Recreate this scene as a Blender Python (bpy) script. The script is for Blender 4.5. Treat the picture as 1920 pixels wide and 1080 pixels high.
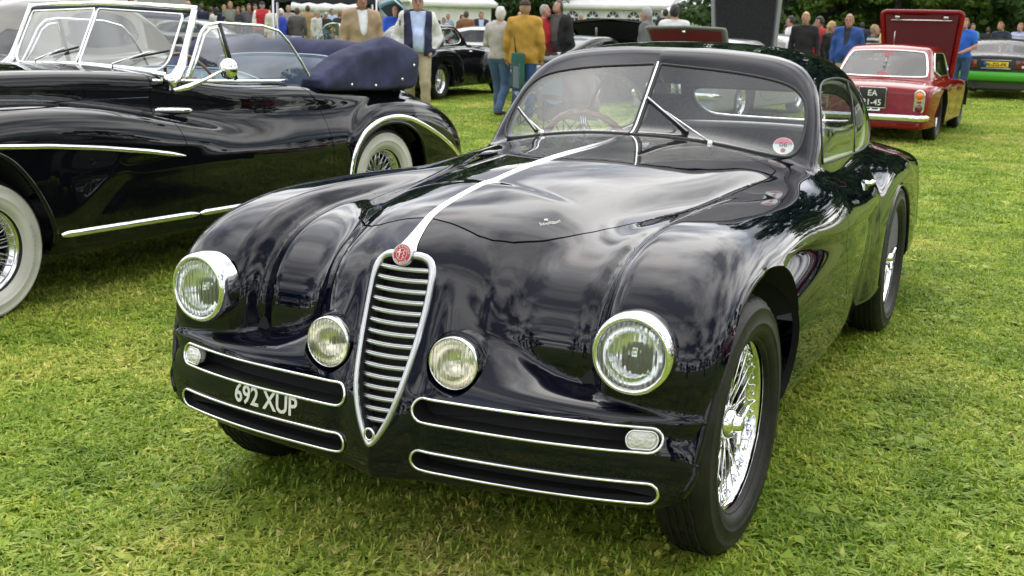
import bpy, bmesh, math, random
import numpy as np
from mathutils import Vector, Matrix
rng = np.random.default_rng(7)
random.seed(7)
PI = math.pi
for _o in list(bpy.data.objects):
    bpy.data.objects.remove(_o)
scene = bpy.context.scene
COL = scene.collection

# ------------------------------------------------------------------ camera
def _cam_axes(yaw, pitch, roll):
    f = np.array([math.sin(yaw) * math.cos(pitch), math.cos(yaw) * math.cos(pitch), math.sin(pitch)])
    r = np.cross(f, [0, 0, 1]); r /= np.linalg.norm(r)
    u = np.cross(r, f)
    c, s = math.cos(roll), math.sin(roll)
    return c * r + s * u, -s * r + c * u, f
CAM = np.array([1.5568, -2.9751, 1.4335])
CR, CU, CF = _cam_axes(math.radians(-26.366), math.radians(-13.071), math.radians(1.306))
cd = bpy.data.cameras.new('camera')
cam = bpy.data.objects.new('camera', cd); COL.objects.link(cam)
m = Matrix.Identity(4)
for i in range(3):
    m[i][0], m[i][1], m[i][2], m[i][3] = CR[i], CU[i], -CF[i], CAM[i]
cam.matrix_world = m
cd.sensor_width = 36; cd.lens = 2153.0 * 36 / 1920
cd.clip_start = 0.05; cd.clip_end = 3000
cd.dof.use_dof = True; cd.dof.focus_distance = 3.6; cd.dof.aperture_fstop = 9.0
scene.camera = cam

# ------------------------------------------------------------------ sky and sun
SUN_EL, SUN_AZ = math.radians(58), math.radians(-30)      # azimuth measured from +y towards +x
CLX, CLY = 4.1, -2.2                                  # drift of the cloud field
w = bpy.data.worlds.new('World'); scene.world = w; w.use_nodes = True
nt = w.node_tree; nt.nodes.clear()
N = nt.nodes.new; L = nt.links.new
out = N('ShaderNodeOutputWorld'); bg = N('ShaderNodeBackground'); bg.inputs['Strength'].default_value = 0.15
sky = N('ShaderNodeTexSky'); sky.sky_type = 'NISHITA'; sky.sun_disc = False
sky.sun_elevation = SUN_EL; sky.sun_rotation = SUN_AZ
sky.air_density = 1.0; sky.dust_density = 1.5
tc = N('ShaderNodeTexCoord'); sep = N('ShaderNodeSeparateXYZ'); L(tc.outputs['Generated'], sep.inputs[0])
# project the view direction on a cloud layer overhead
add = N('ShaderNodeMath'); add.operation = 'ADD'; add.inputs[1].default_value = 0.16; L(sep.outputs[2], add.inputs[0])
mx = N('ShaderNodeMath'); mx.operation = 'MAXIMUM'; mx.inputs[1].default_value = 0.05; L(add.outputs[0], mx.inputs[0])
dv = N('ShaderNodeVectorMath'); dv.operation = 'DIVIDE'; L(tc.outputs['Generated'], dv.inputs[0])
cmb = N('ShaderNodeCombineXYZ'); L(mx.outputs[0], cmb.inputs[0]); L(mx.outputs[0], cmb.inputs[1]); cmb.inputs[2].default_value = 1
L(cmb.outputs[0], dv.inputs[1])
nz = N('ShaderNodeTexNoise'); nz.inputs['Scale'].default_value = 1.15; nz.inputs['Detail'].default_value = 9; nz.inputs['Roughness'].default_value = 0.58
nz.inputs['Distortion'].default_value = 0.15
L(dv.outputs[0], nz.inputs['Vector'])
r1 = N('ShaderNodeValToRGB'); r1.color_ramp.interpolation = 'B_SPLINE'
r1.color_ramp.elements[0].position = 0.30; r1.color_ramp.elements[0].color = (0.12, 0.12, 0.12, 1)
r1.color_ramp.elements[1].position = 0.50; r1.color_ramp.elements[1].color = (1, 1, 1, 1)
L(nz.outputs['Fac'], r1.inputs[0])
nz2 = N('ShaderNodeTexNoise'); nz2.inputs['Scale'].default_value = 1.7; nz2.inputs['Detail'].default_value = 6; nz2.inputs['Roughness'].default_value = 0.5
nz2.inputs['Distortion'].default_value = 0.1
cmap = N('ShaderNodeMapping'); cmap.inputs['Location'].default_value = (CLX, CLY, 0); L(dv.outputs[0], cmap.inputs[0]); L(cmap.outputs[0], nz2.inputs['Vector'])
r2 = N('ShaderNodeValToRGB')
r2.color_ramp.elements[0].position = 0.40; r2.color_ramp.elements[0].color = (1.5, 1.6, 1.9, 1)
r2.color_ramp.elements[1].position = 0.62; r2.color_ramp.elements[1].color = (14.0, 13.8, 13.5, 1)
L(nz2.outputs['Fac'], r2.inputs[0])
mixc = N('ShaderNodeMix'); mixc.data_type = 'RGBA'
L(r1.outputs[0], mixc.inputs['Factor']); L(sky.outputs[0], mixc.inputs['A']); L(r2.outputs[0], mixc.inputs['B'])
# the veiled sun lights the cloud in front of it
dt = N('ShaderNodeVectorMath'); dt.operation = 'DOT_PRODUCT'; L(tc.outputs['Generated'], dt.inputs[0]); dt.inputs[1].default_value = (math.sin(SUN_AZ) * math.cos(SUN_EL), math.cos(SUN_AZ) * math.cos(SUN_EL), math.sin(SUN_EL))
mx0 = N('ShaderNodeMath'); mx0.operation = 'MAXIMUM'; mx0.inputs[1].default_value = 0; L(dt.outputs['Value'], mx0.inputs[0])
pw = N('ShaderNodeMath'); pw.operation = 'POWER'; pw.inputs[1].default_value = 4; L(mx0.outputs[0], pw.inputs[0])
ma = N('ShaderNodeMath'); ma.operation = 'MULTIPLY_ADD'; ma.inputs[1].default_value = 0.45; L(pw.outputs[0], ma.inputs[0])
# cloud decks look thinner and paler towards the horizon
hz = N('ShaderNodeMath'); hz.operation = 'SUBTRACT'; hz.inputs[0].default_value = 1; hz.use_clamp = True; L(sep.outputs[2], hz.inputs[1])
hp_ = N('ShaderNodeMath'); hp_.operation = 'POWER'; hp_.inputs[1].default_value = 3; L(hz.outputs[0], hp_.inputs[0])
hm = N('ShaderNodeMath'); hm.operation = 'MULTIPLY_ADD'; hm.inputs[1].default_value = 0.2; hm.inputs[2].default_value = 0.60; L(hp_.outputs[0], hm.inputs[0]); L(hm.outputs[0], ma.inputs[2])
vs = N('ShaderNodeVectorMath'); vs.operation = 'SCALE'; L(mixc.outputs['Result'], vs.inputs[0]); L(ma.outputs[0], vs.inputs['Scale'])
L(vs.outputs[0], bg.inputs[0]); L(bg.outputs[0], out.inputs[0])

sd = bpy.data.lights.new('sun', 'SUN'); sd.energy = 0.6; sd.angle = math.radians(130); sd.color = (1.0, 0.96, 0.88)
sun = bpy.data.objects.new('sun', sd); COL.objects.link(sun)
_dir = Vector((math.sin(SUN_AZ) * math.cos(SUN_EL), math.cos(SUN_AZ) * math.cos(SUN_EL), math.sin(SUN_EL)))
sun.rotation_euler = _dir.to_track_quat('Z', 'Y').to_euler()
scene.view_settings.view_transform = 'Standard'; scene.view_settings.look = 'None'
scene.view_settings.gamma = 1; scene.view_settings.use_curve_mapping = False
scene.view_settings.exposure = 1.22
scene.cycles.max_bounces = 8; scene.cycles.transparent_max_bounces = 16
scene.cycles.caustics_reflective = False; scene.cycles.caustics_refractive = False
try:
    scene.cycles.use_denoising = True
except Exception:
    pass

# ------------------------------------------------------------------ small tools
def tag(o, label=None, cat=None, group=None, kind=None):
    if label: o['label'] = label
    if cat: o['category'] = cat
    if group: o['group'] = group
    if kind: o['kind'] = kind
    return o
def empty(name, loc=(0, 0, 0), rz=0.0, parent=None):
    o = bpy.data.objects.new(name, None); COL.objects.link(o)
    o.location = loc; o.rotation_euler = (0, 0, rz); o.empty_display_size = 0.1
    if parent: o.parent = parent
    return o
def mesh_obj(name, V, F, mat, parent=None, smooth=True, mats=None, fm=None):
    me = bpy.data.meshes.new(name)
    V = np.asarray(V, float)
    me.from_pydata(V.tolist() if len(V) else [], [], F.tolist() if isinstance(F, np.ndarray) else [list(map(int, f)) for f in F])
    if smooth and len(me.polygons):
        me.polygons.foreach_set('use_smooth', np.ones(len(me.polygons), bool))
    for mm in (mats or [mat]): me.materials.append(mm)
    if fm is not None: me.polygons.foreach_set('material_index', np.asarray(fm, dtype=np.int32))
    me.update()
    o = bpy.data.objects.new(name, me); COL.objects.link(o)
    if parent: o.parent = parent
    return o
def copy_tree(o, parent=None):
    c = o.copy(); COL.objects.link(c); c.parent = parent
    for ch in list(o.children): copy_tree(ch, c)
    return c
class MB:
    """collects vertices and faces of one mesh"""
    def __init__(s): s.V = []; s.F = []; s.M = []; s.n = 0
    def add(s, V, F, m=0):
        V = np.asarray(V, float)
        s.V.append(V); s.F += [[int(i) + s.n for i in f] for f in F]; s.M += [m] * len(F); s.n += len(V); return s
    def build(s, name, mat, parent=None, smooth=True, mats=None):
        return mesh_obj(name, np.concatenate(s.V), s.F, mat, parent, smooth, mats, s.M if mats else None)
def frames(P, closed=False, up=(0, 0, 1)):
    P = np.asarray(P, float); n = len(P)
    T = (np.roll(P, -1, 0) - np.roll(P, 1, 0)) if closed else np.gradient(P, axis=0)
    T /= np.linalg.norm(T, axis=1)[:, None] + 1e-12
    up = np.asarray(up, float)
    U = np.zeros_like(P)
    u = up - T[0] * (up @ T[0])
    if np.linalg.norm(u) < 1e-3: u = np.array([1., 0, 0]) - T[0] * T[0][0]
    for i in range(n):
        u = u - T[i] * (u @ T[i]); u /= np.linalg.norm(u) + 1e-12; U[i] = u
    return T, U, np.cross(T, U)
def tube(P, r, k=8, closed=False, flat=1.0, caps=True, U=None):
    """sweep along P; r number or array; flat squashes along U"""
    P = np.asarray(P, float); n = len(P); T, UU, B = frames(P, closed)
    if U is not None:
        U = np.broadcast_to(np.asarray(U, float), P.shape).copy()
        U -= T * (U * T).sum(1)[:, None]; U /= np.linalg.norm(U, axis=1)[:, None] + 1e-12; UU = U; B = np.cross(T, U)
    r = np.broadcast_to(np.asarray(r, float), (n,))
    a = np.linspace(0, 2 * PI, k, endpoint=False)
    V = P[:, None] + r[:, None, None] * (np.cos(a)[None, :, None] * UU[:, None] * flat + np.sin(a)[None, :, None] * B[:, None])
    V = V.reshape(-1, 3); F = []
    m = n if closed else n - 1
    for i in range(m):
        j = (i + 1) % n
        for q in range(k):
            F.append((i * k + q, i * k + (q + 1) % k, j * k + (q + 1) % k, j * k + q))
    if not closed and caps:
        F.append(tuple(range(k - 1, -1, -1))); F.append(tuple((n - 1) * k + q for q in range(k)))
    return V, F
def box(c, s, bev=0.0):
    c = np.asarray(c, float); s = np.asarray(s, float) / 2
    if bev <= 0:
        V = np.array([[x, y, z] for x in (-1, 1) for y in (-1, 1) for z in (-1, 1)]) * s + c
        return V, [(0, 1, 3, 2), (4, 6, 7, 5), (0, 4, 5, 1), (2, 3, 7, 6), (0, 2, 6, 4), (1, 5, 7, 3)]
    bm = bmesh.new(); bmesh.ops.create_cube(bm, size=1)
    for v in bm.verts: v.co = Vector(np.array(v.co) * 2 * s + c)
    bmesh.ops.bevel(bm, geom=bm.edges[:], offset=bev, segments=2, affect='EDGES', profile=0.6)
    bm.verts.ensure_lookup_table()
    V = np.array([v.co[:] for v in bm.verts]); F = [[v.index for v in f.verts] for f in bm.faces]; bm.free()
    return V, F
def lathe(prof, k=32, axis='x', c=(0, 0, 0), close=False):
    """prof: list of (r, h) ; revolved round axis through c"""
    prof = np.asarray(prof, float); n = len(prof)
    a = np.linspace(0, 2 * PI, k, endpoint=False)
    r = prof[:, 0][:, None]; h = np.broadcast_to(prof[:, 1][:, None], (n, k))
    A, B = r * np.cos(a), r * np.sin(a)
    if axis == 'x': V = np.stack([h, A, B], -1)
    elif axis == 'y': V = np.stack([B, h, A], -1)
    else: V = np.stack([A, B, h], -1)
    V = V.reshape(-1, 3) + np.asarray(c, float); F = []
    for i in range(n if close else n - 1):
        j = (i + 1) % n
        for q in range(k):
            F.append((i * k + q, j * k + q, j * k + (q + 1) % k, i * k + (q + 1) % k))
    return V, F
def xform(V, M):
    V = np.asarray(V, float); M = np.array(M)
    return V @ M[:3, :3].T + M[:3, 3]
def basis(o, x, y, z):
    M = np.eye(4); M[:3, 0] = x; M[:3, 1] = y; M[:3, 2] = z; M[:3, 3] = o; return M
def look_basis(o, n, up=(0, 0, 1)):
    """local z -> n, local y -> up"""
    n = np.asarray(n, float); n = n / np.linalg.norm(n)
    x = np.cross(up, n); x /= np.linalg.norm(x); y = np.cross(n, x)
    return basis(o, x, y, n)

# ------------------------------------------------------------------ smooth curves and implicit surfaces
def spline(pts, n=1600):
    """natural cubic spline through (t, v) returned as a fast vectorised function"""
    pts = np.asarray(sorted(pts), float); x, y = pts[:, 0], pts[:, 1]; k = len(x)
    if k > 2:
        h = np.diff(x); A = np.eye(k); b = np.zeros(k)
        for i in range(1, k - 1):
            A[i, i - 1], A[i, i], A[i, i + 1] = h[i - 1], 2 * (h[i - 1] + h[i]), h[i]
            b[i] = 3 * ((y[i + 1] - y[i]) / h[i] - (y[i] - y[i - 1]) / h[i - 1])
        c = np.linalg.solve(A, b)
        bb = (y[1:] - y[:-1]) / h - h * (2 * c[:-1] + c[1:]) / 3; d = (c[1:] - c[:-1]) / (3 * h)
        X = np.linspace(x[0], x[-1], n); i = np.clip(np.searchsorted(x, X) - 1, 0, k - 2); t = X - x[i]
        Y = y[i] + bb[i] * t + c[i] * t * t + d[i] * t ** 3
    else:
        X = x; Y = y
    return lambda q: np.interp(q, X, Y)
def smin(a, b, k):
    h = np.maximum(k - np.abs(a - b), 0) / k
    return np.minimum(a, b) - h * h * h * k / 6
def smax(a, b, k): return -smin(-a, -b, k)
def sstep(a, b, x):
    t = np.clip((x - a) / (b - a), 0, 1); return t * t * t * (t * (6 * t - 15) + 10)
def surfnet(F, lo, hi, h, sym=True):
    lo = np.array(lo, float); hi = np.array(hi, float)
    n = np.ceil((hi - lo) / h).astype(int)
    if sym:
        nx = int(math.ceil(hi[0] / h)); xs = (np.arange(nx) + 0.5) * h
    else:
        xs = lo[0] + np.arange(n[0] + 1) * h
    ys = lo[1] + np.arange(n[1] + 1) * h; zs = lo[2] + np.arange(n[2] + 1) * h
    G = F(*np.meshgrid(xs, ys, zs, indexing='ij'))
    if sym:
        G = np.concatenate([G[::-1], G]); xs = np.concatenate([-xs[::-1], xs])
    org = np.array([xs[0], ys[0], zs[0]])
    S = G < 0
    c = np.zeros(np.array(G.shape) - 1, int)
    for dx in (0, 1):
        for dy in (0, 1):
            for dz in (0, 1):
                c += S[dx:dx + c.shape[0], dy:dy + c.shape[1], dz:dz + c.shape[2]]
    act = (c > 0) & (c < 8)
    I = np.argwhere(act); idx = -np.ones(act.shape, int); idx[act] = np.arange(len(I))
    P = np.zeros((len(I), 3)); cnt = np.zeros(len(I))
    cor = [(0, 0, 0), (1, 0, 0), (0, 1, 0), (1, 1, 0), (0, 0, 1), (1, 0, 1), (0, 1, 1), (1, 1, 1)]
    for a in range(8):
        for b in range(a + 1, 8):
            A, B = np.array(cor[a]), np.array(cor[b])
            if np.abs(A - B).sum() != 1: continue
            ga = G[tuple((I + A).T)]; gb = G[tuple((I + B).T)]
            msk = (ga < 0) != (gb < 0); t = ga[msk] / (ga[msk] - gb[msk])
            P[msk] += A + (B - A) * t[:, None]; cnt[msk] += 1
    V = org + h * (I + P / cnt[:, None])
    quads = []
    for ax in range(3):
        s0 = [slice(None)] * 3; s1 = [slice(None)] * 3; s0[ax] = slice(0, -1); s1[ax] = slice(1, None)
        a, b = S[tuple(s0)], S[tuple(s1)]
        u, v = (ax + 1) % 3, (ax + 2) % 3
        E = np.argwhere(a != b); E = E[(E[:, u] > 0) & (E[:, v] > 0) & (E[:, u] < G.shape[u] - 1) & (E[:, v] < G.shape[v] - 1)]
        def g(du, dv_):
            q = E.copy(); q[:, u] -= du; q[:, v] -= dv_; return idx[tuple(q.T)]
        Q = np.stack([g(1, 1), g(0, 1), g(0, 0), g(1, 0)], 1)
        fl = ~a[tuple(E.T)]
        Q[fl] = Q[fl][:, ::-1]
        quads.append(Q)
    Q = np.concatenate(quads); Q = Q[(Q >= 0).all(1)]
    return V, Q
def grad(F, V, e=1e-3):
    g = np.empty_like(V)
    for i in range(3):
        d = np.zeros(3); d[i] = e
        a = V + d; b = V - d
        g[:, i] = (F(a[:, 0], a[:, 1], a[:, 2]) - F(b[:, 0], b[:, 1], b[:, 2])) / (2 * e)
    return g
def project(F, V, it=3, cap=0.02):
    for _ in range(it):
        f = F(V[:, 0], V[:, 1], V[:, 2]); g = grad(F, V)
        st = -(f / np.maximum((g * g).sum(1), 1e-4))[:, None] * g
        n = np.linalg.norm(st, axis=1)[:, None]; V = V + st * np.minimum(1, cap / np.maximum(n, 1e-9))
    return V
def relax(V, Q, it=1):
    for _ in range(it):
        S = np.zeros_like(V); c = np.zeros(len(V))
        for i in range(4):
            for j in ((i + 1) % 4, (i + 3) % 4):
                np.add.at(S, Q[:, i], V[Q[:, j]]); np.add.at(c, Q[:, i], 1)
        V = 0.5 * V + 0.5 * S / c[:, None]
    return V
def subdiv(V, Q):
    n = len(V)
    E = np.concatenate([np.sort(Q[:, [i, (i + 1) % 4]], 1) for i in range(4)])
    U, inv = np.unique(E, axis=0, return_inverse=True); inv = inv.reshape(-1)
    m = len(Q); e = [inv[i * m:(i + 1) * m] + n for i in range(4)]
    c = np.arange(m) + n + len(U)
    V2 = np.concatenate([V, V[U].mean(1), V[Q].mean(1)])
    Q2 = np.concatenate([np.stack([Q[:, i], e[i], c, e[(i + 3) % 4]], 1) for i in range(4)])
    return V2, Q2
def implicit_mesh(F, lo, hi, h, levels=1, sym=True, it=3):
    V, Q = surfnet(F, lo, hi, h, sym)
    V = relax(V, Q, 1); V = project(F, V, it)
    for _ in range(levels):
        V, Q = subdiv(V, Q); V = project(F, V, it)
    return V, Q
def unit_normals(F, V):
    g = grad(F, V); return g / (np.linalg.norm(g, axis=1)[:, None] + 1e-9)
class Shell:
    """triangle/quad surface that can be cut along the zero line of a field"""
    def __init__(s, V, Q, T=None):
        s.V = V; s.Q = np.asarray(Q, int).reshape(-1, 4); s.T = np.zeros((0, 3), int) if T is None else np.asarray(T, int).reshape(-1, 3)
    def clean(s):
        used = np.unique(np.concatenate([s.Q.ravel(), s.T.ravel()])); mp = -np.ones(len(s.V), int); mp[used] = np.arange(len(used))
        return Shell(s.V[used], mp[s.Q], mp[s.T])
    def split(s, g):
        """g: field on the vertices -> (part with g<0, part with g>0)"""
        V = s.V; g = np.where(np.abs(g) < 1e-7, 1e-7, g)
        q = g[s.Q] < 0; qi = q.all(1); qo = (~q).all(1); qx = s.Q[~qi & ~qo]
        T = np.concatenate([s.T, qx[:, [0, 1, 2]], qx[:, [0, 2, 3]]])
        t = g[T] < 0; k = t.sum(1)
        Tin, Tout = T[k == 3], T[k == 0]
        X = T[(k == 1) | (k == 2)]; kk = k[(k == 1) | (k == 2)]
        ins, outs = [Tin], [Tout]
        if len(X):
            tt = g[X] < 0; lone = np.where(kk == 1, np.argmax(tt, 1), np.argmin(tt, 1))
            a = X[np.arange(len(X)), lone]; b = X[np.arange(len(X)), (lone + 1) % 3]; c = X[np.arange(len(X)), (lone + 2) % 3]
            E = np.concatenate([np.sort(np.stack([a, b], 1), 1), np.sort(np.stack([a, c], 1), 1)])
            U, inv = np.unique(E, axis=0, return_inverse=True); inv = inv.reshape(-1)
            w_ = g[U[:, 0]] / (g[U[:, 0]] - g[U[:, 1]])
            NV = V[U[:, 0]] * (1 - w_)[:, None] + V[U[:, 1]] * w_[:, None]
            ab = inv[:len(X)] + len(V); ac = inv[len(X):] + len(V)
            V = np.concatenate([V, NV])
            tri = np.stack([a, ab, ac], 1); q1 = np.stack([ab, b, c], 1); q2 = np.stack([ab, c, ac], 1)
            one = kk == 1
            ins += [tri[one], q1[~one], q2[~one]]; outs += [tri[~one], q1[one], q2[one]]
        A = Shell(V, s.Q[qi], np.concatenate(ins)).clean(); B = Shell(V, s.Q[qo], np.concatenate(outs)).clean()
        return A, B
    def boundary(s):
        E = np.concatenate([s.Q[:, [i, (i + 1) % 4]] for i in range(4)] + [s.T[:, [i, (i + 1) % 3]] for i in range(3)])
        key = E.min(1) * (len(s.V) + 1) + E.max(1); u, inv, cn = np.unique(key, return_inverse=True, return_counts=True)
        return E[cn[inv.reshape(-1)] == 1]
    def faces(s): return s.Q.tolist() + s.T.tolist()
    def flanged(s, N, d=0.015):
        """vertex and face lists with the open edges turned inwards by d"""
        E = s.boundary(); F = s.faces(); V = s.V
        if len(E):
            u, inv = np.unique(E, return_inverse=True); inv = inv.reshape(-1, 2); k = len(u); n = len(V)
            top = V[u]; V = np.concatenate([V, top, top - N[u] * d])
            F = F + np.stack([n + inv[:, 1], n + inv[:, 0], n + k + inv[:, 0], n + k + inv[:, 1]], 1).tolist()
        return V, F
    def build(s, name, mat, parent=None, F=None, flange=0.0, solid=0.0):
        if F is not None and flange > 0:
            V, Fc = s.flanged(unit_normals(F, s.V), flange)
        else: V, Fc = s.V, s.faces()
        nf = len(s.Q) + len(s.T); fm = np.zeros(len(Fc), int); fm[nf:] = 1
        return mesh_obj(name, V, Fc, mat, parent, True, [mat, M['shut_gap']], fm)
def rrect(u, v, cu, cv, hu, hv, r):
    """signed distance to a rounded rectangle"""
    a = np.abs(u - cu) - (hu - r); b = np.abs(v - cv) - (hv - r)
    return np.hypot(np.maximum(a, 0), np.maximum(b, 0)) + np.minimum(np.maximum(a, b), 0) - r
def polysdf(u, v, P):
    """signed distance to polygon P (k,2)"""
    P = np.asarray(P, float); d = np.full(np.shape(u), 1e9); ins = np.zeros(np.shape(u), bool)
    for i in range(len(P)):
        a, b = P[i - 1], P[i]; e = b - a; wu, wv = u - a[0], v - a[1]
        t = np.clip((wu * e[0] + wv * e[1]) / (e @ e + 1e-12), 0, 1)
        d = np.minimum(d, np.hypot(wu - e[0] * t, wv - e[1] * t))
        cr = ((a[1] > v) != (b[1] > v)) & (u < (b[0] - a[0]) * (v - a[1]) / (b[1] - a[1] + 1e-15) + a[0])
        ins ^= cr
    return np.where(ins, -d, d)
def smooth_poly(P, n=8, it=2):
    """round a closed polygon with Chaikin cuts"""
    P = np.asarray(P, float)
    for _ in range(it):
        A = 0.75 * P + 0.25 * np.roll(P, -1, 0); B = 0.25 * P + 0.75 * np.roll(P, -1, 0)
        P = np.stack([A, B], 1).reshape(-1, P.shape[1])
    return P
def resample(P, n, closed=True):
    P = np.asarray(P, float)
    if closed: P = np.vstack([P, P[:1]])
    s = np.r_[0, np.cumsum(np.linalg.norm(np.diff(P, axis=0), axis=1))]
    t = np.linspace(0, s[-1], n + (1 if closed else 0))
    R = np.stack([np.interp(t, s, P[:, i]) for i in range(P.shape[1])], 1)
    return R[:-1] if closed else R
def shoot(F, O, D, tmax=2.0, n=160):
    """first hit of rays with the implicit F"""
    O = np.atleast_2d(np.asarray(O, float)); D = np.broadcast_to(np.asarray(D, float), O.shape)
    t = np.linspace(0, tmax, n)
    P = O[:, None] + D[:, None] * t[None, :, None]
    G = F(P[..., 0], P[..., 1], P[..., 2]) < 0
    k = np.argmax(G, 1); k = np.where(G.any(1), np.maximum(k, 1), n - 1)
    a, b = t[k - 1], t[k]
    for _ in range(22):
        c = (a + b) / 2; Q = O + D * c[:, None]; neg = F(Q[:, 0], Q[:, 1], Q[:, 2]) < 0
        b = np.where(neg, c, b); a = np.where(neg, a, c)
    return O + D * ((a + b) / 2)[:, None]

# ------------------------------------------------------------------ materials
def mat(name, color=(0.5, 0.5, 0.5), rough=0.5, metal=0.0, **kw):
    m = bpy.data.materials.new(name); m.use_nodes = True
    b = m.node_tree.nodes['Principled BSDF']
    b.inputs['Base Color'].default_value = (*color, 1); b.inputs['Roughness'].default_value = rough; b.inputs['Metallic'].default_value = metal
    for k, v in kw.items():
        b.inputs[k.replace('_', ' ')].default_value = v
    return m
def nodes(m): return m.node_tree, m.node_tree.nodes, m.node_tree.links, m.node_tree.nodes['Principled BSDF']
def vary(m, c1, c2, scale=5.0, detail=4, coord='Object', lo=0.35, hi=0.65, bump=0.0, bscale=None, rough=None, stretch=None):
    """colour noise (and bump) on a material"""
    t, n, l, b = nodes(m)
    tc = n.new('ShaderNodeTexCoord'); nz = n.new('ShaderNodeTexNoise'); nz.inputs['Scale'].default_value = scale; nz.inputs['Detail'].default_value = detail
    src = tc.outputs[coord]
    if stretch:
        mp = n.new('ShaderNodeMapping'); mp.inputs['Scale'].default_value = stretch; l.new(src, mp.inputs[0]); src = mp.outputs[0]
    l.new(src, nz.inputs['Vector'])
    r = n.new('ShaderNodeValToRGB'); r.color_ramp.elements[0].position = lo; r.color_ramp.elements[1].position = hi
    r.color_ramp.elements[0].color = (*c1, 1); r.color_ramp.elements[1].color = (*c2, 1)
    l.new(nz.outputs['Fac'], r.inputs[0]); l.new(r.outputs[0], b.inputs['Base Color'])
    if rough:
        rr = n.new('ShaderNodeMapRange'); rr.inputs['To Min'].default_value = rough[0]; rr.inputs['To Max'].default_value = rough[1]
        l.new(nz.outputs['Fac'], rr.inputs['Value']); l.new(rr.outputs[0], b.inputs['Roughness'])
    if bump:
        n2 = n.new('ShaderNodeTexNoise'); n2.inputs['Scale'].default_value = bscale or scale; n2.inputs['Detail'].default_value = 6
        l.new(src, n2.inputs['Vector']); bp = n.new('ShaderNodeBump'); bp.inputs['Strength'].default_value = bump; bp.inputs['Distance'].default_value = 0.01
        l.new(n2.outputs['Fac'], bp.inputs['Height']); l.new(bp.outputs[0], b.inputs['Normal'])
    return m
def paint(name, color, rough=0.06, coat=1.0, wave=0.0012):
    m = mat(name, color, rough=0.35, Coat_Weight=coat, Coat_Roughness=0.012, Coat_IOR=1.46)
    m.node_tree.nodes['Principled BSDF'].inputs['Specular IOR Level'].default_value = 0.0
    t, n, l, b = nodes(m)
    tc = n.new('ShaderNodeTexCoord')
    if wave:                                   # hand beaten panels are never quite true
        nz = n.new('ShaderNodeTexNoise'); nz.inputs['Scale'].default_value = 3.2; nz.inputs['Detail'].default_value = 2
        l.new(tc.outputs['Object'], nz.inputs['Vector'])
        bp = n.new('ShaderNodeBump'); bp.inputs['Strength'].default_value = 1.0; bp.inputs['Distance'].default_value = wave
        l.new(nz.outputs['Fac'], bp.inputs['Height']); l.new(bp.outputs[0], b.inputs['Coat Normal'])
    n3 = n.new('ShaderNodeTexNoise'); n3.inputs['Scale'].default_value = 60; n3.inputs['Detail'].default_value = 5; n3.inputs['Roughness'].default_value = 0.7
    l.new(tc.outputs['Object'], n3.inputs['Vector'])
    mr = n.new('ShaderNodeMapRange'); mr.inputs['From Min'].default_value = 0.45; mr.inputs['From Max'].default_value = 0.85
    mr.inputs['To Min'].default_value = 0.010; mr.inputs['To Max'].default_value = 0.07
    l.new(n3.outputs['Fac'], mr.inputs['Value']); l.new(mr.outputs[0], b.inputs['Coat Roughness'])
    return m
def glassmat(name, tint=(0.86, 0.90, 0.89), rough=0.0, alpha=0.12, dirt=0.03):
    """thin automotive glass: see-through with a fresnel reflection"""
    m = bpy.data.materials.new(name); m.use_nodes = True; t = m.node_tree; t.nodes.clear()
    o = t.nodes.new('ShaderNodeOutputMaterial'); tr = t.nodes.new('ShaderNodeBsdfTransparent'); tr.inputs[0].default_value = (*tint, 1)
    gl = t.nodes.new('ShaderNodeBsdfGlossy'); gl.inputs['Roughness'].default_value = rough; gl.inputs['Color'].default_value = (1, 1, 1, 1)
    df = t.nodes.new('ShaderNodeBsdfDiffuse'); df.inputs[0].default_value = (0.7, 0.7, 0.68, 1)
    fr = t.nodes.new('ShaderNodeFresnel'); fr.inputs['IOR'].default_value = 1.5
    gb = t.nodes.new('ShaderNodeNewGeometry'); gi_ = t.nodes.new('ShaderNodeMapRange'); gi_.inputs['To Min'].default_value = 1.5; gi_.inputs['To Max'].default_value = 1 / 1.5
    t.links.new(gb.outputs['Backfacing'], gi_.inputs['Value']); t.links.new(gi_.outputs[0], fr.inputs['IOR'])
    mp = t.nodes.new('ShaderNodeMapRange'); mp.inputs['From Max'].default_value = 1; mp.inputs['To Min'].default_value = alpha * 0.35; mp.inputs['To Max'].default_value = 1.0
    t.links.new(fr.outputs[0], mp.inputs['Value'])
    m1 = t.nodes.new('ShaderNodeMixShader'); t.links.new(mp.outputs[0], m1.inputs[0]); t.links.new(tr.outputs[0], m1.inputs[1]); t.links.new(gl.outputs[0], m1.inputs[2])
    m2 = t.nodes.new('ShaderNodeMixShader'); m2.inputs[0].default_value = dirt; t.links.new(m1.outputs[0], m2.inputs[1]); t.links.new(df.outputs[0], m2.inputs[2])
    t.links.new(m2.outputs[0], o.inputs[0]); return m
M = {}
M['navy_paint'] = paint('navy_paint', (0.0009, 0.0013, 0.0062))
M['black_paint'] = paint('black_paint', (0.0025, 0.003, 0.004), wave=0.003)
M['chrome'] = mat('chrome', (0.86, 0.87, 0.88), 0.045, 1.0)
M['chrome_soft'] = mat('chrome_soft', (0.72, 0.73, 0.74), 0.16, 1.0)
M['satin'] = mat('satin_alloy', (0.56, 0.57, 0.58), 0.32, 1.0)
M['dark_metal'] = mat('dark_metal', (0.05, 0.05, 0.052), 0.5, 0.6)
M['well'] = mat('wheel_well', (0.008, 0.008, 0.008), 0.85)
M['tyre'] = vary(mat('tyre_rubber', (.012, .012, .011), 0.5, Specular_IOR_Level=.3), (.008, .008, .0075), (.020, .019, .017), 14, bump=.15, bscale=120)
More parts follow.
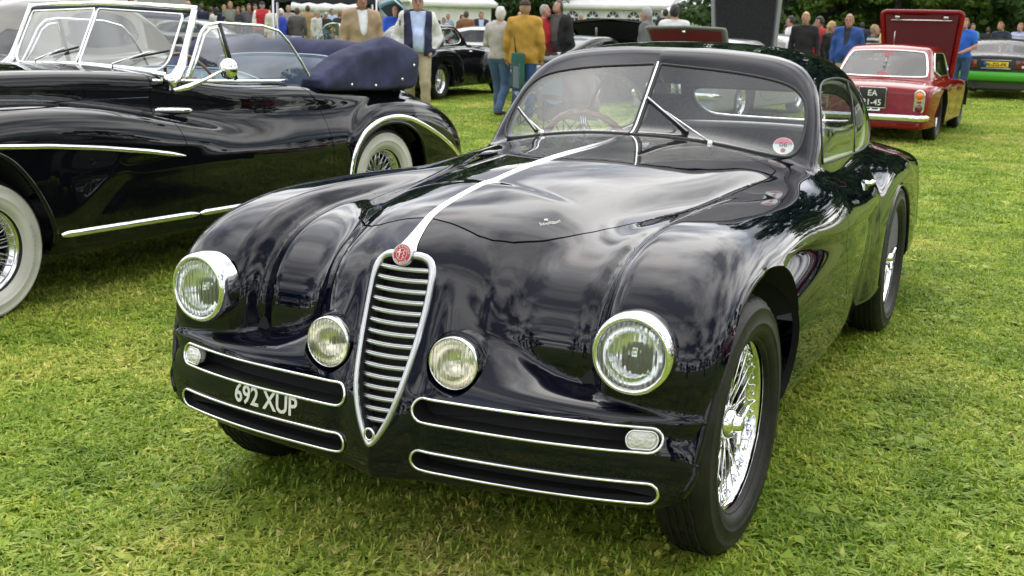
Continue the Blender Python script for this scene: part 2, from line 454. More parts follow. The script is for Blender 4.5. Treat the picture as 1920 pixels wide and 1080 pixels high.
M['whitewall'] = vary(mat('whitewall', (.6, .59, .53), 0.45), (.46, .455, .40), (.58, .57, .52), 5)
M['glass'] = glassmat('window_glass', dirt=.012)
M['glass_tint'] = glassmat('tinted_glass', (0.50, 0.54, 0.54), alpha=0.06, dirt=.006)
M['plate_white'] = mat('plate_letter', (0.70, 0.72, 0.66), 0.45)
M['white_plastic'] = mat('white_plastic', (0.8, 0.8, 0.78), 0.4)
M['rubber'] = mat('black_rubber', (0.012, 0.012, 0.012), 0.5)
M['shut_gap'] = mat('shut_gap', (.004, .004, .004), .9)
M['black'] = mat('matt_black', (0.006, 0.006, 0.006), 0.8)
M['headliner'] = vary(mat('grey_headliner', (0.2, 0.2, 0.2), 0.95), (.10, .10, .103), (.145, .145, .145), 40, bump=0.2, bscale=300)
M['cream'] = mat('cream_trim', (0.72, 0.71, 0.67), 0.5)
M['wood'] = vary(mat('wheel_wood', (0.12, 0.06, 0.035), 0.35), (.14, .06, .03), (.30, .15, .08), 25, stretch=(1, 1, 6))
M['red'] = mat('red_enamel', (0.45, 0.02, 0.03), 0.3)

# ================================================================== field
gm = mat('field_soil_grass', (.05, .09, .015), .95)
t, n, l, b = nodes(gm)
geo = n.new('ShaderNodeNewGeometry')
def _noise(scale, detail, src, rough=.55):
    q = n.new('ShaderNodeTexNoise'); q.inputs['Scale'].default_value = scale; q.inputs['Detail'].default_value = detail; q.inputs['Roughness'].default_value = rough
    l.new(src, q.inputs['Vector']); return q.outputs['Fac']
def _ramp(fac, cs):
    r = n.new('ShaderNodeValToRGB'); e = r.color_ramp.elements
    while len(e) < len(cs): e.new(0.5)
    for q, (p_, c_) in zip(e, cs): q.position = p_; q.color = (*c_, 1)
    l.new(fac, r.inputs[0]); return r.outputs[0]
c1 = _ramp(_noise(.55, 4, geo.outputs['Position']), [(.33, (.14, .23, .02)), (.5, (.21, .31, .03)), (.62, (.28, .34, .05)), (.72, (.34, .34, .09))])
c2 = _ramp(_noise(14, 6, geo.outputs['Position'], .7), [(.3, (.35, .4, .3)), (.6, (1.05, 1.05, 1.0)), (.8, (1.5, 1.4, 1.2))])
mxn = n.new('ShaderNodeMix'); mxn.data_type = 'RGBA'; mxn.blend_type = 'MULTIPLY'; mxn.inputs['Factor'].default_value = .85
l.new(c1, mxn.inputs['A']); l.new(c2, mxn.inputs['B']); l.new(mxn.outputs['Result'], b.inputs['Base Color'])
bp = n.new('ShaderNodeBump'); bp.inputs['Strength'].default_value = 1; bp.inputs['Distance'].default_value = .03
l.new(_noise(30, 6, geo.outputs['Position'], .7), bp.inputs['Height']); l.new(bp.outputs[0], b.inputs['Normal'])
V = []; F = []
gx = np.r_[-600, -200, -90, np.linspace(-50, 50, 26), 90, 200, 600]; gy = np.r_[-600, -200, -80, np.linspace(-30, 90, 31), 200, 600]
for i, x in enumerate(gx):
    for y in gy: V.append((x, y, 0.0))
for i in range(len(gx) - 1):
    for j in range(len(gy) - 1): F.append((i * len(gy) + j, (i + 1) * len(gy) + j, (i + 1) * len(gy) + j + 1, i * len(gy) + j + 1))
tag(mesh_obj('ground', V, F, gm, smooth=False), kind='structure')

# grass blades: tiles instanced by one geometry node object
bm_ = mat('grass_blades', (.08, .16, .02), .55)
t, n, l, b = nodes(bm_)
geo = n.new('ShaderNodeNewGeometry'); inf = n.new('ShaderNodeObjectInfo')
isl = geo.outputs['Random Per Island']
big = _ramp(_noise(.55, 4, geo.outputs['Position']), [(.33, (.215, .33, .034)), (.5, (.325, .425, .055)), (.62, (.43, .48, .095)), (.72, (.52, .50, .17))])
mid = _noise(2.2, 5, geo.outputs['Position'], .65)
per = _ramp(isl, [(0, (.46, .58, .42)), (.35, (.88, .98, .76)), (.7, (1.15, 1.1, 1.1)), (.90, (1.35, 1.25, 1.3)), (.95, (1.7, 1.3, 2.4)), (1, (2.0, 1.5, 3.4))])
m1 = n.new('ShaderNodeMix'); m1.data_type = 'RGBA'; m1.blend_type = 'MULTIPLY'; m1.inputs['Factor'].default_value = 1
l.new(big, m1.inputs['A']); l.new(per, m1.inputs['B'])
m2 = n.new('ShaderNodeMix'); m2.data_type = 'RGBA'; m2.blend_type = 'MULTIPLY'; m2.inputs['Factor'].default_value = .7
l.new(m1.outputs['Result'], m2.inputs['A']); l.new(_ramp(mid, [(.27, (.62, .46, .50)), (.33, (.52, .64, .45)), (.5, (.98, 1.0, .92)), (.66, (1.38, 1.24, 1.4))]), m2.inputs['B'])
l.new(m2.outputs['Result'], b.inputs['Base Color'])
b.inputs['Specular IOR Level'].default_value = .35
tl = n.new('ShaderNodeBsdfTranslucent'); l.new(m2.outputs['Result'], tl.inputs[0]); ms = n.new('ShaderNodeMixShader'); ms.inputs[0].default_value = .34
mo = [q for q in n if q.type == 'OUTPUT_MATERIAL'][0]
l.new(b.outputs[0], ms.inputs[1]); l.new(tl.outputs[0], ms.inputs[2]); l.new(ms.outputs[0], mo.inputs[0])
def blade_tile(name, size, count, h, wd, lean, leafy=.25):
    r = rng
    c = np.stack([r.uniform(-size * .58, size * .58, count), r.uniform(-size * .58, size * .58, count), np.full(count, -.004)], 1)
    # tufts
    k = max(8, count // 26); cen = r.uniform(-size * .58, size * .58, (k, 2)); j = r.integers(0, k, count); tf = r.random(count) < .6
    c[tf, :2] = cen[j[tf]] + r.normal(0, size * .022, (tf.sum(), 2))
    a = r.uniform(0, 2 * PI, count); H = h * r.uniform(.45, 1.25, count) ** 1.2; W = wd * r.uniform(.6, 1.4, count)
    leaf = r.random(count) < leafy; W = np.where(leaf, W * 2.3, W); H = np.where(leaf, H * .75, H)
    wide = r.random(count) < .007; W = np.where(wide, W * 3.0, W); H = np.where(wide, h * 1.25, H)
    ln = lean * r.uniform(.15, 1.6, count); ln = np.where(wide, 2.2, ln)
    dry = r.random(count) < .05; ln = np.where(dry, 2.6, ln); H = np.where(dry, h * .5, H)
    d = np.stack([np.cos(a), np.sin(a), 0 * a], 1); s_ = np.stack([-np.sin(a), np.cos(a), 0 * a], 1)
    up = np.array([0, 0, 1.])
    # curl of the tip
    P0 = c; P1 = c + up * (H * .55 / (1 + ln * .35))[:, None] + d * (H * ln * .25)[:, None]; P2 = c + up * (H / (1 + ln * .9))[:, None] + d * (H * ln * .75)[:, None]
    w0, w1 = (W * .45)[:, None] * s_, (W * .5)[:, None] * s_
    w1 = np.where(leaf[:, None], w1 * 1.3, w1)
    V = np.stack([P0 - w0 * .6, P0 + w0 * .6, P1 + w1, P1 - w1, P2], 1).reshape(-1, 3)
    i = np.arange(count) * 5
    F = np.stack([i, i + 1, i + 2, i + 3], 1).tolist() + np.stack([i + 3, i + 2, i + 4], 1).tolist()
    me = bpy.data.meshes.new(name); me.from_pydata(V.tolist(), [], F); me.materials.append(bm_)
    return bpy.data.objects.new(name, me)
tiles = bpy.data.collections.new('grass_tiles')
for k in range(5): tiles.objects.link(blade_tile('tile_%02d' % k, .5, 4300, .046, .0056, 1.3, .33))
for k in range(3): tiles.objects.link(blade_tile('tile_%02d' % (5 + k), 1.2, 5200, .050, .0085, 1.2, .2))
for k in range(2): tiles.objects.link(blade_tile('tile_%02d' % (8 + k), 3.0, 7000, .055, .022, 1.2, .15))
def seen(x, y, mg):
    q = (np.array([x, y, 0.0]) - CAM); Z = q @ CF
    if Z < .5: return False
    u, v = q @ CR / Z * 2153, q @ CU / Z * 2153
    pad = mg * 2153 / Z
    return abs(u) < 960 + pad and -540 - pad < v < 540 + pad
P = []; RT = []; ID = []; SC = []
def lay(step, d0, d1, lo, hi, box_):
    x0, x1, y0, y1 = box_
    for x in np.arange(x0, x1, step):
        for y in np.arange(y0, y1, step):
            d = math.hypot(x - CAM[0], y - CAM[1])
            if d0 <= d < d1 and (seen(x, y, step) or (step < 1 and -1.5 < x < 3.2 and y < 5)):
                P.append((x + rng.uniform(-.1, .1) * step, y + rng.uniform(-.1, .1) * step, 0)); RT.append(rng.integers(0, 4) * PI / 2 + rng.uniform(-.3, .3)); ID.append(int(rng.integers(lo, hi))); SC.append(1.12)
lay(.5, 0, 9, 0, 5, (-8, 8, -3, 8)); lay(1.2, 8.6, 24, 5, 8, (-24, 14, 0, 28)); lay(3.0, 23, 75, 8, 10, (-60, 30, 10, 80))
me = bpy.data.meshes.new('grass'); me.from_pydata(P, [], [])
for nm, ty, dat in (('rot', 'FLOAT', RT), ('idx', 'INT', ID), ('scl', 'FLOAT', SC)):
    at = me.attributes.new(nm, ty, 'POINT'); at.data.foreach_set('value', np.array(dat, dtype=np.float32 if ty == 'FLOAT' else np.int32))
go = bpy.data.objects.new('grass', me); COL.objects.link(go); tag(go, 'short mown grass with broad leaves and dry straw', 'grass', kind='stuff')
ng = bpy.data.node_groups.new('grass_nodes', 'GeometryNodeTree')
ng.interface.new_socket('Geometry', in_out='INPUT', socket_type='NodeSocketGeometry'); ng.interface.new_socket('Geometry', in_out='OUTPUT', socket_type='NodeSocketGeometry')
gi = ng.nodes.new('NodeGroupInput'); gout = ng.nodes.new('NodeGroupOutput'); ip = ng.nodes.new('GeometryNodeInstanceOnPoints')
ci = ng.nodes.new('GeometryNodeCollectionInfo'); ci.inputs['Collection'].default_value = tiles; ci.inputs['Separate Children'].default_value = True; ci.inputs['Reset Children'].default_value = True
def named(nm, ty):
    q = ng.nodes.new('GeometryNodeInputNamedAttribute'); q.data_type = ty; q.inputs[0].default_value = nm; return q.outputs[0]
cx = ng.nodes.new('ShaderNodeCombineXYZ'); ng.links.new(named('rot', 'FLOAT'), cx.inputs[2])
ng.links.new(gi.outputs[0], ip.inputs['Points']); ng.links.new(ci.outputs[0], ip.inputs['Instance']); ip.inputs['Pick Instance'].default_value = True
ng.links.new(named('idx', 'INT'), ip.inputs['Instance Index']); ng.links.new(cx.outputs[0], ip.inputs['Rotation']); ng.links.new(ip.outputs[0], gout.inputs[0])
mod = go.modifiers.new('grass', 'NODES'); mod.node_group = ng

# ---- trees
leafm = []
for k, (ca, cb) in enumerate((((.024, .060, .010), (.11, .20, .025)), ((.015, .042, .010), (.065, .135, .022)), ((.04, .08, .012), (.16, .25, .035)))):
    m_ = mat('foliage', (.04, .08, .02), .6); t, n, l, b = nodes(m_); geo = n.new('ShaderNodeNewGeometry')
    l.new(_ramp(geo.outputs['Random Per Island'], [(0, ca), (1, cb)]), b.inputs['Base Color'])
    tl = n.new('ShaderNodeBsdfTranslucent'); tl.inputs[0].default_value = (*cb, 1); ms = n.new('ShaderNodeMixShader'); ms.inputs[0].default_value = .25
    mo = [q for q in n if q.type == 'OUTPUT_MATERIAL'][0]; l.new(b.outputs[0], ms.inputs[1]); l.new(tl.outputs[0], ms.inputs[2]); l.new(ms.outputs[0], mo.inputs[0]); leafm.append(m_)
barkm = vary(mat('bark', (.04, .032, .025), .9), (.018, .015, .012), (.06, .05, .04), 6, bump=.6, bscale=20)
def make_tree(kind, H, R, low, nclus, nleaf, lsz, seed):
    r = np.random.default_rng(seed); e = empty('tree')
    b = MB(); lean = r.normal(0, .3, 2)
    P = [(0, 0, -.1), (lean[0] * .2, lean[1] * .2, H * .3), (lean[0], lean[1], H * .75)]; b.add(*tube(P, [H * .028, H * .02, H * .008], 10))
    C = []
    for i in range(nclus):
        z = low + (H - low) * r.random() ** .9; f = (z - low) / (H - low); prof = math.sin(PI * min(max(.12 + .84 * f ** .8, 0), 1)) ** .6
        a = r.uniform(0, 2 * PI); rad = R * prof * math.sqrt(r.uniform(.12, 1)); C.append((rad * math.cos(a), rad * math.sin(a), z))
    C = np.array(C)
    for i in r.choice(nclus, min(14, nclus), replace=False):
        c = C[i]; s0 = np.array([0, 0, max(H * .18, c[2] * .6)]); b.add(*tube([s0, (s0 + c) / 2 + [0, 0, .3], c], [H * .009, H * .005, .02], 6))
    b.build('trunk', barkm, e)
    j = r.integers(0, nclus, nleaf); sz = R * .19 * r.uniform(.6, 1.3, nclus)[j]
    d = r.normal(0, 1, (nleaf, 3)); d /= np.linalg.norm(d, axis=1)[:, None]; pos = C[j] + d * (sz * r.uniform(.4, 1, nleaf) ** .5)[:, None] * [1.15, 1.15, .7]
    nrm = d + r.normal(0, .5, (nleaf, 3)) + [0, 0, .5]; nrm /= np.linalg.norm(nrm, axis=1)[:, None]
    u = np.cross(nrm, r.normal(0, 1, (nleaf, 3))); u /= np.linalg.norm(u, axis=1)[:, None]; v = np.cross(nrm, u)
    s_ = (lsz * r.uniform(.6, 1.4, nleaf))[:, None]
    V = np.stack([pos - u * s_, pos - v * s_ * .55, pos + u * s_, pos + v * s_ * .55], 1).reshape(-1, 3)
    i = np.arange(nleaf) * 4; F = np.stack([i, i + 1, i + 2, i + 3], 1)
    mesh_obj('crown', V, F, leafm[kind], e, smooth=False)
    return e
protos = [make_tree(0, 13, 5.0, 1.6, 90, 15000, .17, 11), make_tree(1, 15, 4.6, 2.2, 90, 15000, .17, 12), make_tree(2, 9, 4.2, .5, 80, 15000, .13, 13), make_tree(1, 7, 4.0, .25, 80, 15000, .13, 14)]
def px_dir(px):                      # bearing of a picture column
    d = CF + CR * (px - 960) / 2153; return math.atan2(d[0], d[1])
used = [False] * 4; n_tree = 0
TREES = []
tr = np.random.default_rng(5)
for px in np.arange(-250, 2300, 105):                                        # the belt of trees closing the field
    TREES.append((px_dir(px + tr.uniform(-35, 35)), tr.uniform(66, 76) if px < 1330 else tr.uniform(46, 54), [3, 1, 0, 3, 2][int(tr.integers(0, 5))] if px > 1300 else [3, 1, 0, 2, 3][int(tr.integers(0, 5))], 'belt'))
for px in np.arange(-200, 2250, 120):
    TREES.append((px_dir(px + tr.uniform(-40, 40)), tr.uniform(84, 92), int(tr.integers(0, 2)), 'behind'))
for a in np.arange(30, 320, 7.7):                                            # round the rest of the field, seen mirrored in the paint
    TREES.append((math.radians(a + tr.uniform(-3, 3)), tr.uniform(62, 92), int(tr.integers(0, 4)), 'round'))
tree_label = {0: 'broad mid green tree', 1: 'tall dark green tree', 2: 'low pale green leafy tree', 3: 'low dark bushy tree'}
ORD = 'first second third fourth fifth sixth seventh eighth ninth tenth eleventh twelfth thirteenth fourteenth fifteenth sixteenth seventeenth eighteenth nineteenth twentieth'.split()
ORD = ORD + ['twenty-' + q for q in ORD[:9]] + ['thirtieth'] + ['thirty-' + q for q in ORD[:9]]
cnt_ = {}
for a, d, k, grp in TREES:
    o = protos[k] if not used[k] else copy_tree(protos[k]); used[k] = True
    o.location = (CAM[0] + d * math.sin(a), CAM[1] + d * math.cos(a), 0); o.rotation_euler = (0, 0, tr.uniform(0, 6.28)); s_ = tr.uniform(.85, 1.2) * (1.0 if grp != 'behind' else 1.35); o.scale = (s_, s_, s_)
    g_ = {'belt': 'trees closing the far side of the field', 'behind': 'trees in the second row', 'round': 'trees round the near side of the field'}[grp]
    q_ = cnt_[grp] = cnt_.get(grp, -1) + 1
    tag(o, tree_label[k] + ', ' + ORD[q_] + {'belt': ' from the left in the belt beyond the crowd', 'behind': ' from the left in the second row', 'round': ' round the near edge of the field'}[grp], 'tree', g_)

# the far wood that closes the view between the trunks: one mass of leaves
hr = np.random.default_rng(21); nl = 70000
pa = hr.uniform(-420, 2420, nl); aa = np.array([px_dir(q) for q in np.linspace(-420, 2420, 400)]); an = np.interp(pa, np.linspace(-420, 2420, 400), aa)
cl = np.floor(pa / 26) + np.floor(hr.uniform(0, 3, nl)) * .31; ph = np.sin(cl * 12.9898) * 43758.5453; ph -= np.floor(ph)
zz = hr.uniform(0, 1, nl) ** .8 * (5.5 + 3.5 * ph); dd = 98 + 5 * ph + hr.uniform(-1.6, 1.6, nl) - 1.5 * np.sin(zz * 1.1 + ph * 9)
P_ = np.stack([CAM[0] + dd * np.sin(an), CAM[1] + dd * np.cos(an), zz], 1); nr = hr.normal(0, 1, (nl, 3)); nr[:, 1] -= .8; nr /= np.linalg.norm(nr, axis=1)[:, None]
u_ = np.cross(nr, hr.normal(0, 1, (nl, 3))); u_ /= np.linalg.norm(u_, axis=1)[:, None]; v_ = np.cross(nr, u_); s_ = (.30 * hr.uniform(.6, 1.5, nl))[:, None]
V = np.stack([P_ - u_ * s_, P_ - v_ * s_ * .6, P_ + u_ * s_, P_ + v_ * s_ * .6], 1).reshape(-1, 3); i_ = np.arange(nl) * 4
tag(mesh_obj('far_wood', V, np.stack([i_, i_ + 1, i_ + 2, i_ + 3], 1), leafm[1], smooth=False), 'dark wood closing the view at the very back', 'wood', kind='stuff')

# ================================================================== the black coupe
_zt = spline([(-.70, .30), (-.64, .36), (-.60, .52), (-.54, .69), (-.487, .815), (-.434, .862), (-.358, .902), (-.244, .934), (-.058, .962), (.148, .985), (.5, 1.005), (.73, 1.010), (1.0, 1.012), (1.2, 1.012), (2, 1.0), (3, .93), (4.2, .8)])
_y0 = spline([(.2, -.596), (.28, -.624), (.36, -.633), (.42, -.631), (.47, -.624), (.52, -.610), (.6, -.579), (.7, -.540), (.8, -.497), (.85, -.462), (.9, -.40), (.95, -.3), (1.0, -.15), (1.05, 0.0)])
_ab = spline([(-.7, .21), (-.45, .225), (-.3, .262), (-.2, .33), (-.05, .375), (.185, .412), (.676, .505), (1.1, .57), (1.465, .625), (2, .66), (4.2, .66)])
_ag = spline([(.2, .818), (.45, .828), (.50, .836), (.525, .81), (.545, .55), (.565, .43), (.6, .352), (.65, .300), (.7, .285), (.76, .275), (.85, .272), (1.1, .27)])
def _ztn(x, y): return _zt(y) - 0.10 * np.abs(x / _ab(y)) ** 2.2 * sstep(-.55, -.1, y) - .02 * np.abs(x / .1) * (1 - sstep(-.5, -.2, y))
def F_nose(x, y, z):
    # bonnet and prow
    a = _ab(y)
    zt = _ztn(x, y)
    side = x - a - 0.05 * np.maximum(.88 - z, 0)
    top = (z - zt) * .85
    d = smax(side, top, 0.13)
    ynose = _y0(z) + .045 * (1 - np.exp(-(x / .075) ** 1.5)) + .9 * np.maximum(x - .02, 0) ** 2
    d = smax(d, .27 - z, .06)
    return smax(d, (ynose - y) * .9, 0.05)
def F_front(x, y, z):
    # apron below, running up into the lamp bulges beside the grille
    a = _ag(z)
    t = sstep(.56, .82, z); n_ = 4.0 - 1.7 * t; D = .06 + .04 * sstep(.5, .6, z) + .07 * t
    u = np.minimum(x / a, 1.15)
    ys = _y0(z) + .026 * (1 - np.exp(-x / .05)) + (.010 + .022 * sstep(.48, .56, z) * (1 - sstep(.70, .82, z))) * np.exp(-((x - .112) / .028) ** 2) + .12 * x * x + D * u ** n_
    f = (ys - y) / np.sqrt(1 + (D * n_ * u ** (n_ - 1) / a) ** 2)
    f = smax(f, x - a, .09 + .13 * t)
    f = smax(f, (z - _ztn(x, y) + .003) * .85, .06)
    f = smax(f, .262 + .03 * x - z, .06)
    return smax(f, y - (.0 + .0 * x), .1)
_fc = spline([(-.6, .915), (.1, .915), (.4, .912), (.78, .896), (1.2, .865), (1.6, .83), (1.9, .80), (4, .78)])
_zs = spline([(-.6, .30), (-.25, .30), (-.05, .55), (.12, .73), (.3, .783), (.6, .783), (1.0, .765), (1.6, .74), (4, .7)])
_fx = spline([(-.6, .862), (0, .872), (.5, .868), (.9, .848), (1.3, .828), (1.6, .815), (2.0, .80), (4, .78)])
def F_fender(x, y, z):
    # pontoon with a shallow valley towards the bonnet
    v = 1 - sstep(.475, .60, x)                               # 1 in the valley
    fade = 1 - sstep(.3, 1.5, y)
    g = np.exp(-((x - .520) / .026) ** 2) * (1 - sstep(-.1, .6, y))
    b = _fc(y) - .55 - .036 * v * fade - .020 * g
    af = .60 - .055 * v - .026 * g + .055 * np.exp(-((x - .23) / .065) ** 2)
    yy = np.minimum(y - .12, 0)
    zz = z - .55
    n = 2.7
    q = (np.abs(yy / af) ** n + np.maximum(zz / b, 0) ** n) ** (1 / n)
    f = (q - 1) * .42
    # tuck under below the lamps
    wx = _fx(y) - .16 * np.maximum(z - .62, 0) ** 2 / .06 * .35 - .05 * np.maximum(.45 - z, 0)
    f = smax(f, x - wx, .22)
    f = smax(f, .30 + (_zs(y) - .30) - z, .045)
    return smax(f, y - 2.2, .3)
_cw = spline([(.9, .62), (1.3, .675), (1.8, .668), (2.4, .642), (2.9, .595), (3.4, .495), (4.0, .30)])
_cz = spline([(1.0, 1.0), (1.3, 1.20), (1.45, 1.32), (1.6, 1.35), (1.8, 1.362), (2.1, 1.362), (2.4, 1.335), (2.8, 1.25), (3.2, 1.115), (3.6, .92), (4.0, .70)])
def F_cabin(x, y, z):
    w_ = _cw(y) - .22 * np.maximum(z - .9, 0) ** 1.5 / .35 ** .5
    zt = _cz(np.maximum(y, 1.55)) - .06 * (x / .6) ** 2.4
    f = smax(x - w_, (z - zt) * .95, .22)
    ws = (1.165 + .17 * x + .10 * x * x + (z - 1.005) * .93 - y) * .73
    f = smax(f, ws, .055)
    f = smax(f, .7 - z, .05)
    return f
_mw = spline([(.2, .80), (.5, .806), (1.0, .812), (1.5, .798), (2.0, .760), (2.6, .73), (3.2, .66), (3.7, .55), (4.1, .40)])
_mz = spline([(.2, .80), (.6, .88), (1.1, .985), (1.3, .985), (1.6, .935), (2.2, .915), (3.0, .88), (3.5, .78), (3.9, .60), (4.1, .45)])
def F_main(x, y, z):
    w_ = _mw(y) + .03 * np.sin(np.clip((z - .3) / .6, 0, 1) * PI)
    zt = _mz(y) - .05 * (x / .6) ** 2
    f = smax(x - w_, (z - zt) * .97, .30 - .13 * sstep(1.3, 2.0, y))
    f = smax(f, .29 - z, .06); f = smax(f, .22 - y, .08)
    return smax(f, y - 3.95, .5)
def F_rear(x, y, z):
    # rear wing
    u = (y - 2.65) / np.where(y < 2.65, .86, 1.1); v = (z - .42) / np.where(z > .42, .435, .5)
    w_ = .797 - .02 * u
    q = (np.abs(u) ** 2.6 + np.abs(v) ** 2.6) ** (1 / 2.6)
    f = smax((q - 1) * .55, x - w_, .26)
    f = smax(f, .5 - x, .1)
    return smax(f, .29 - z, .06)
def F_hero(x, y, z):
    x = np.sqrt(x * x + 1e-8)
    n = smin(F_nose(x, y, z), F_front(x, y, z), .05)
    f = F_fender(x, y, z)
    # keep the wing's flank from filling the space in front of the prow
    f = smin(f, F_main(x, y, z), .10)
    f = smin(f, n, .026 + .10 * sstep(.62, .84, z))
    f = smin(f, F_rear(x, y, z), .028)
    # swage that trails back from the wheel arch
    f = smin(f, F_cabin(x, y, z), .045)
    return f
#ENDF
ARCH_F = [(-.51, .10), (-.495, .30), (-.47, .40), (-.44, .51), (-.395, .625), (-.32, .72), (-.19, .787), (-.03, .809), (.12, .80), (.28, .76), (.40, .685), (.475, .58), (.505, .46), (.49, .37), (.44, .30), (.40, .10)]
ARCH_R = [(2.17, .10), (2.19, .30), (2.21, .42), (2.27, .55), (2.38, .65), (2.52, .71), (2.68, .73), (2.84, .70), (3.0, .63), (3.10, .53), (3.14, .42), (3.15, .30), (3.15, .10)]
SIDEWIN = [(1.40, .938), (1.40, .938), (1.425, 1.06), (1.50, 1.155), (1.60, 1.205), (1.74, 1.232), (2.1, 1.232), (2.42, 1.20), (2.68, 1.125), (2.85, 1.03), (2.87, .965), (2.78, .915), (2.5, .898), (1.9, .918), (1.5, .934), (1.40, .938)]
WSCR = [(.010, .99), (.010, .99), (.010, .99), (.3, .985), (.5, .965), (.585, .965), (.612, 1.0), (.610, 1.08), (.595, 1.15), (.55, 1.205), (.47, 1.235), (.3, 1.262), (.010, 1.283), (.010, 1.283), (.010, 1.283)]
GRILLE = [(0, .838), (.045, .838), (.075, .826), (.090, .80), (.0925, .76), (.0915, .70), (.088, .64), (.081, .57), (.070, .50), (.052, .44), (.030, .395), (.012, .368), (0, .360)]
def sym(P): return P + [(-a, b) for a, b in reversed(P) if a > 1e-6]
def front_pt(xz, off=0.0, F=F_hero, y0=-1.0):
    xz = np.asarray(xz, float); O = np.stack([xz[:, 0], np.full(len(xz), y0), xz[:, 1]], 1)
    P = shoot(F, O, (0, 1, 0), 1.6, 220)
    return P + unit_normals(F, P) * off if off else P
def side_pt(yz, s=1, off=0.0, F=F_hero):
    yz = np.asarray(yz, float); O = np.stack([np.full(len(yz), 1.3), yz[:, 0], yz[:, 1]], 1)
    P = shoot(F, O, (-1, 0, 0), 1.3, 200)
    if off: P = P + unit_normals(F, P) * off
    P[:, 0] *= s; return P
def top_pt(xy, off=0.0, F=F_hero):
    xy = np.asarray(xy, float); O = np.stack([xy[:, 0], xy[:, 1], np.full(len(xy), 1.7)], 1)
    P = shoot(F, O, (0, 0, -1), 1.5, 220)
    return P + unit_normals(F, P) * off if off else P
def strip_mesh(P, Nn, w, h, cols=5):
    """a domed ribbon lying on a surface: P centre line, Nn normals, w width, h height"""
    P = np.asarray(P, float); n = len(P); T = np.gradient(P, axis=0); T /= np.linalg.norm(T, axis=1)[:, None]
    B = np.cross(T, Nn); B /= np.linalg.norm(B, axis=1)[:, None]
    w = np.broadcast_to(w, (n,)); u = np.linspace(-1, 1, cols)
    prof = np.sqrt(np.maximum(1 - np.abs(u) ** 2.5, 0))
    V = P[:, None] + B[:, None] * (u[None, :, None] * w[:, None, None] / 2) + Nn[:, None] * (prof[None, :, None] * h)
    F = [(i * cols + j, i * cols + j + 1, (i + 1) * cols + j + 1, (i + 1) * cols + j) for i in range(n - 1) for j in range(cols - 1)]
    return V.reshape(-1, 3), F
def fill_poly(P3, centre=None):
    P3 = np.asarray(P3, float); c = P3.mean(0) if centre is None else np.asarray(centre)
    n = len(P3); return np.vstack([P3, c]), [(i, (i + 1) % n, n) for i in range(n)]
_tc = {}
def text_mesh(s, size=1.0, ext=0.0, shear=0.0, res=3, align='CENTER', space=1.0, fat=0.0):
    cu = bpy.data.curves.new('t', 'FONT'); cu.body = s; cu.size = size; cu.extrude = ext; cu.shear = shear; cu.resolution_u = res
    cu.align_x = align; cu.space_character = space; cu.offset = fat
    o = bpy.data.objects.new('t', cu); COL.objects.link(o)
    dg = bpy.context.evaluated_depsgraph_get(); me = o.evaluated_get(dg).to_mesh()
    V = np.array([v.co[:] for v in me.vertices]); F = [list(p.vertices) for p in me.polygons]
    o.evaluated_get(dg).to_mesh_clear(); bpy.data.objects.remove(o); bpy.data.curves.remove(cu)
    return V, F

# ---- wheels
def tyre_profile(R, rr, hw):
    """half section from inner bead over the tread to the outer bead; returns (r, x)"""
    side = [(rr, .62), (rr + .006, .78), (rr + .009, .80), (rr + .012, .80), (rr + .0125, .83), (rr + (R - rr) * .30, .98), (rr + (R - rr) * .40, .995), (rr + (R - rr) * .41, 1.015), (rr + (R - rr) * .44, 1.015), (rr + (R - rr) * .45, 1.0), (rr + (R - rr) * .60, .985), (rr + (R - rr) * .72, .95), (rr + (R - rr) * .73, .962), (rr + (R - rr) * .76, .945), (R - .022, .84), (R - .008, .74), (R - .002, .60)]
    P = [(r, -x * hw) for r, x in side] + [(R, -.3 * hw), (R, 0), (R, .3 * hw)] + [(r, x * hw) for r, x in reversed(side)]
    return P
def make_tyre(parent, R, rr, hw, mt=None, K=96, white=None, name='tyre'):
    prof = tyre_profile(R, rr, hw); V, F = lathe(prof, K, 'x')
    # tread: shoulder notches and grooves
    r = np.hypot(V[:, 1], V[:, 2]); a = np.arctan2(V[:, 2], V[:, 1])
    k = np.round(a / (2 * PI / K)).astype(int)
    notch = (r > R - .012) & (k % 2 == 0)
    sc = np.where(notch, (r - .007) / r, 1.0); V[:, 1] *= sc; V[:, 2] *= sc
    fm = None; mats = [mt or M['tyre']]
    if white:
        mats.append(M['whitewall']); n = len(prof); fm = []
        for i in range(n - 1):
            ra, rb = prof[i][0], prof[i + 1][0]
            fm += [1 if (min(ra, rb) >= white[0] - 1e-4 and max(ra, rb) <= white[1] + 1e-4 and i > n // 2) else 0] * K
    return mesh_obj(name, V, F, None, parent, True, mats, fm)
def ring_grooves(parent, R, hw):
    b = MB()
    for x in (-.42, -.15, .15, .42):
        a = np.linspace(0, 2 * PI, 72, endpoint=False)
        b.add(*tube(np.stack([x * hw + .004 * np.sign(np.sin(a * 36)), (R + .0005) * np.cos(a), (R + .0005) * np.sin(a)], 1), .003, 4, True))
    o = b.build('tread_groove', M['black'], parent); return o
def make_spoke(L0, L1, r=.0026):
    return tube([L0, L1], r, 5)
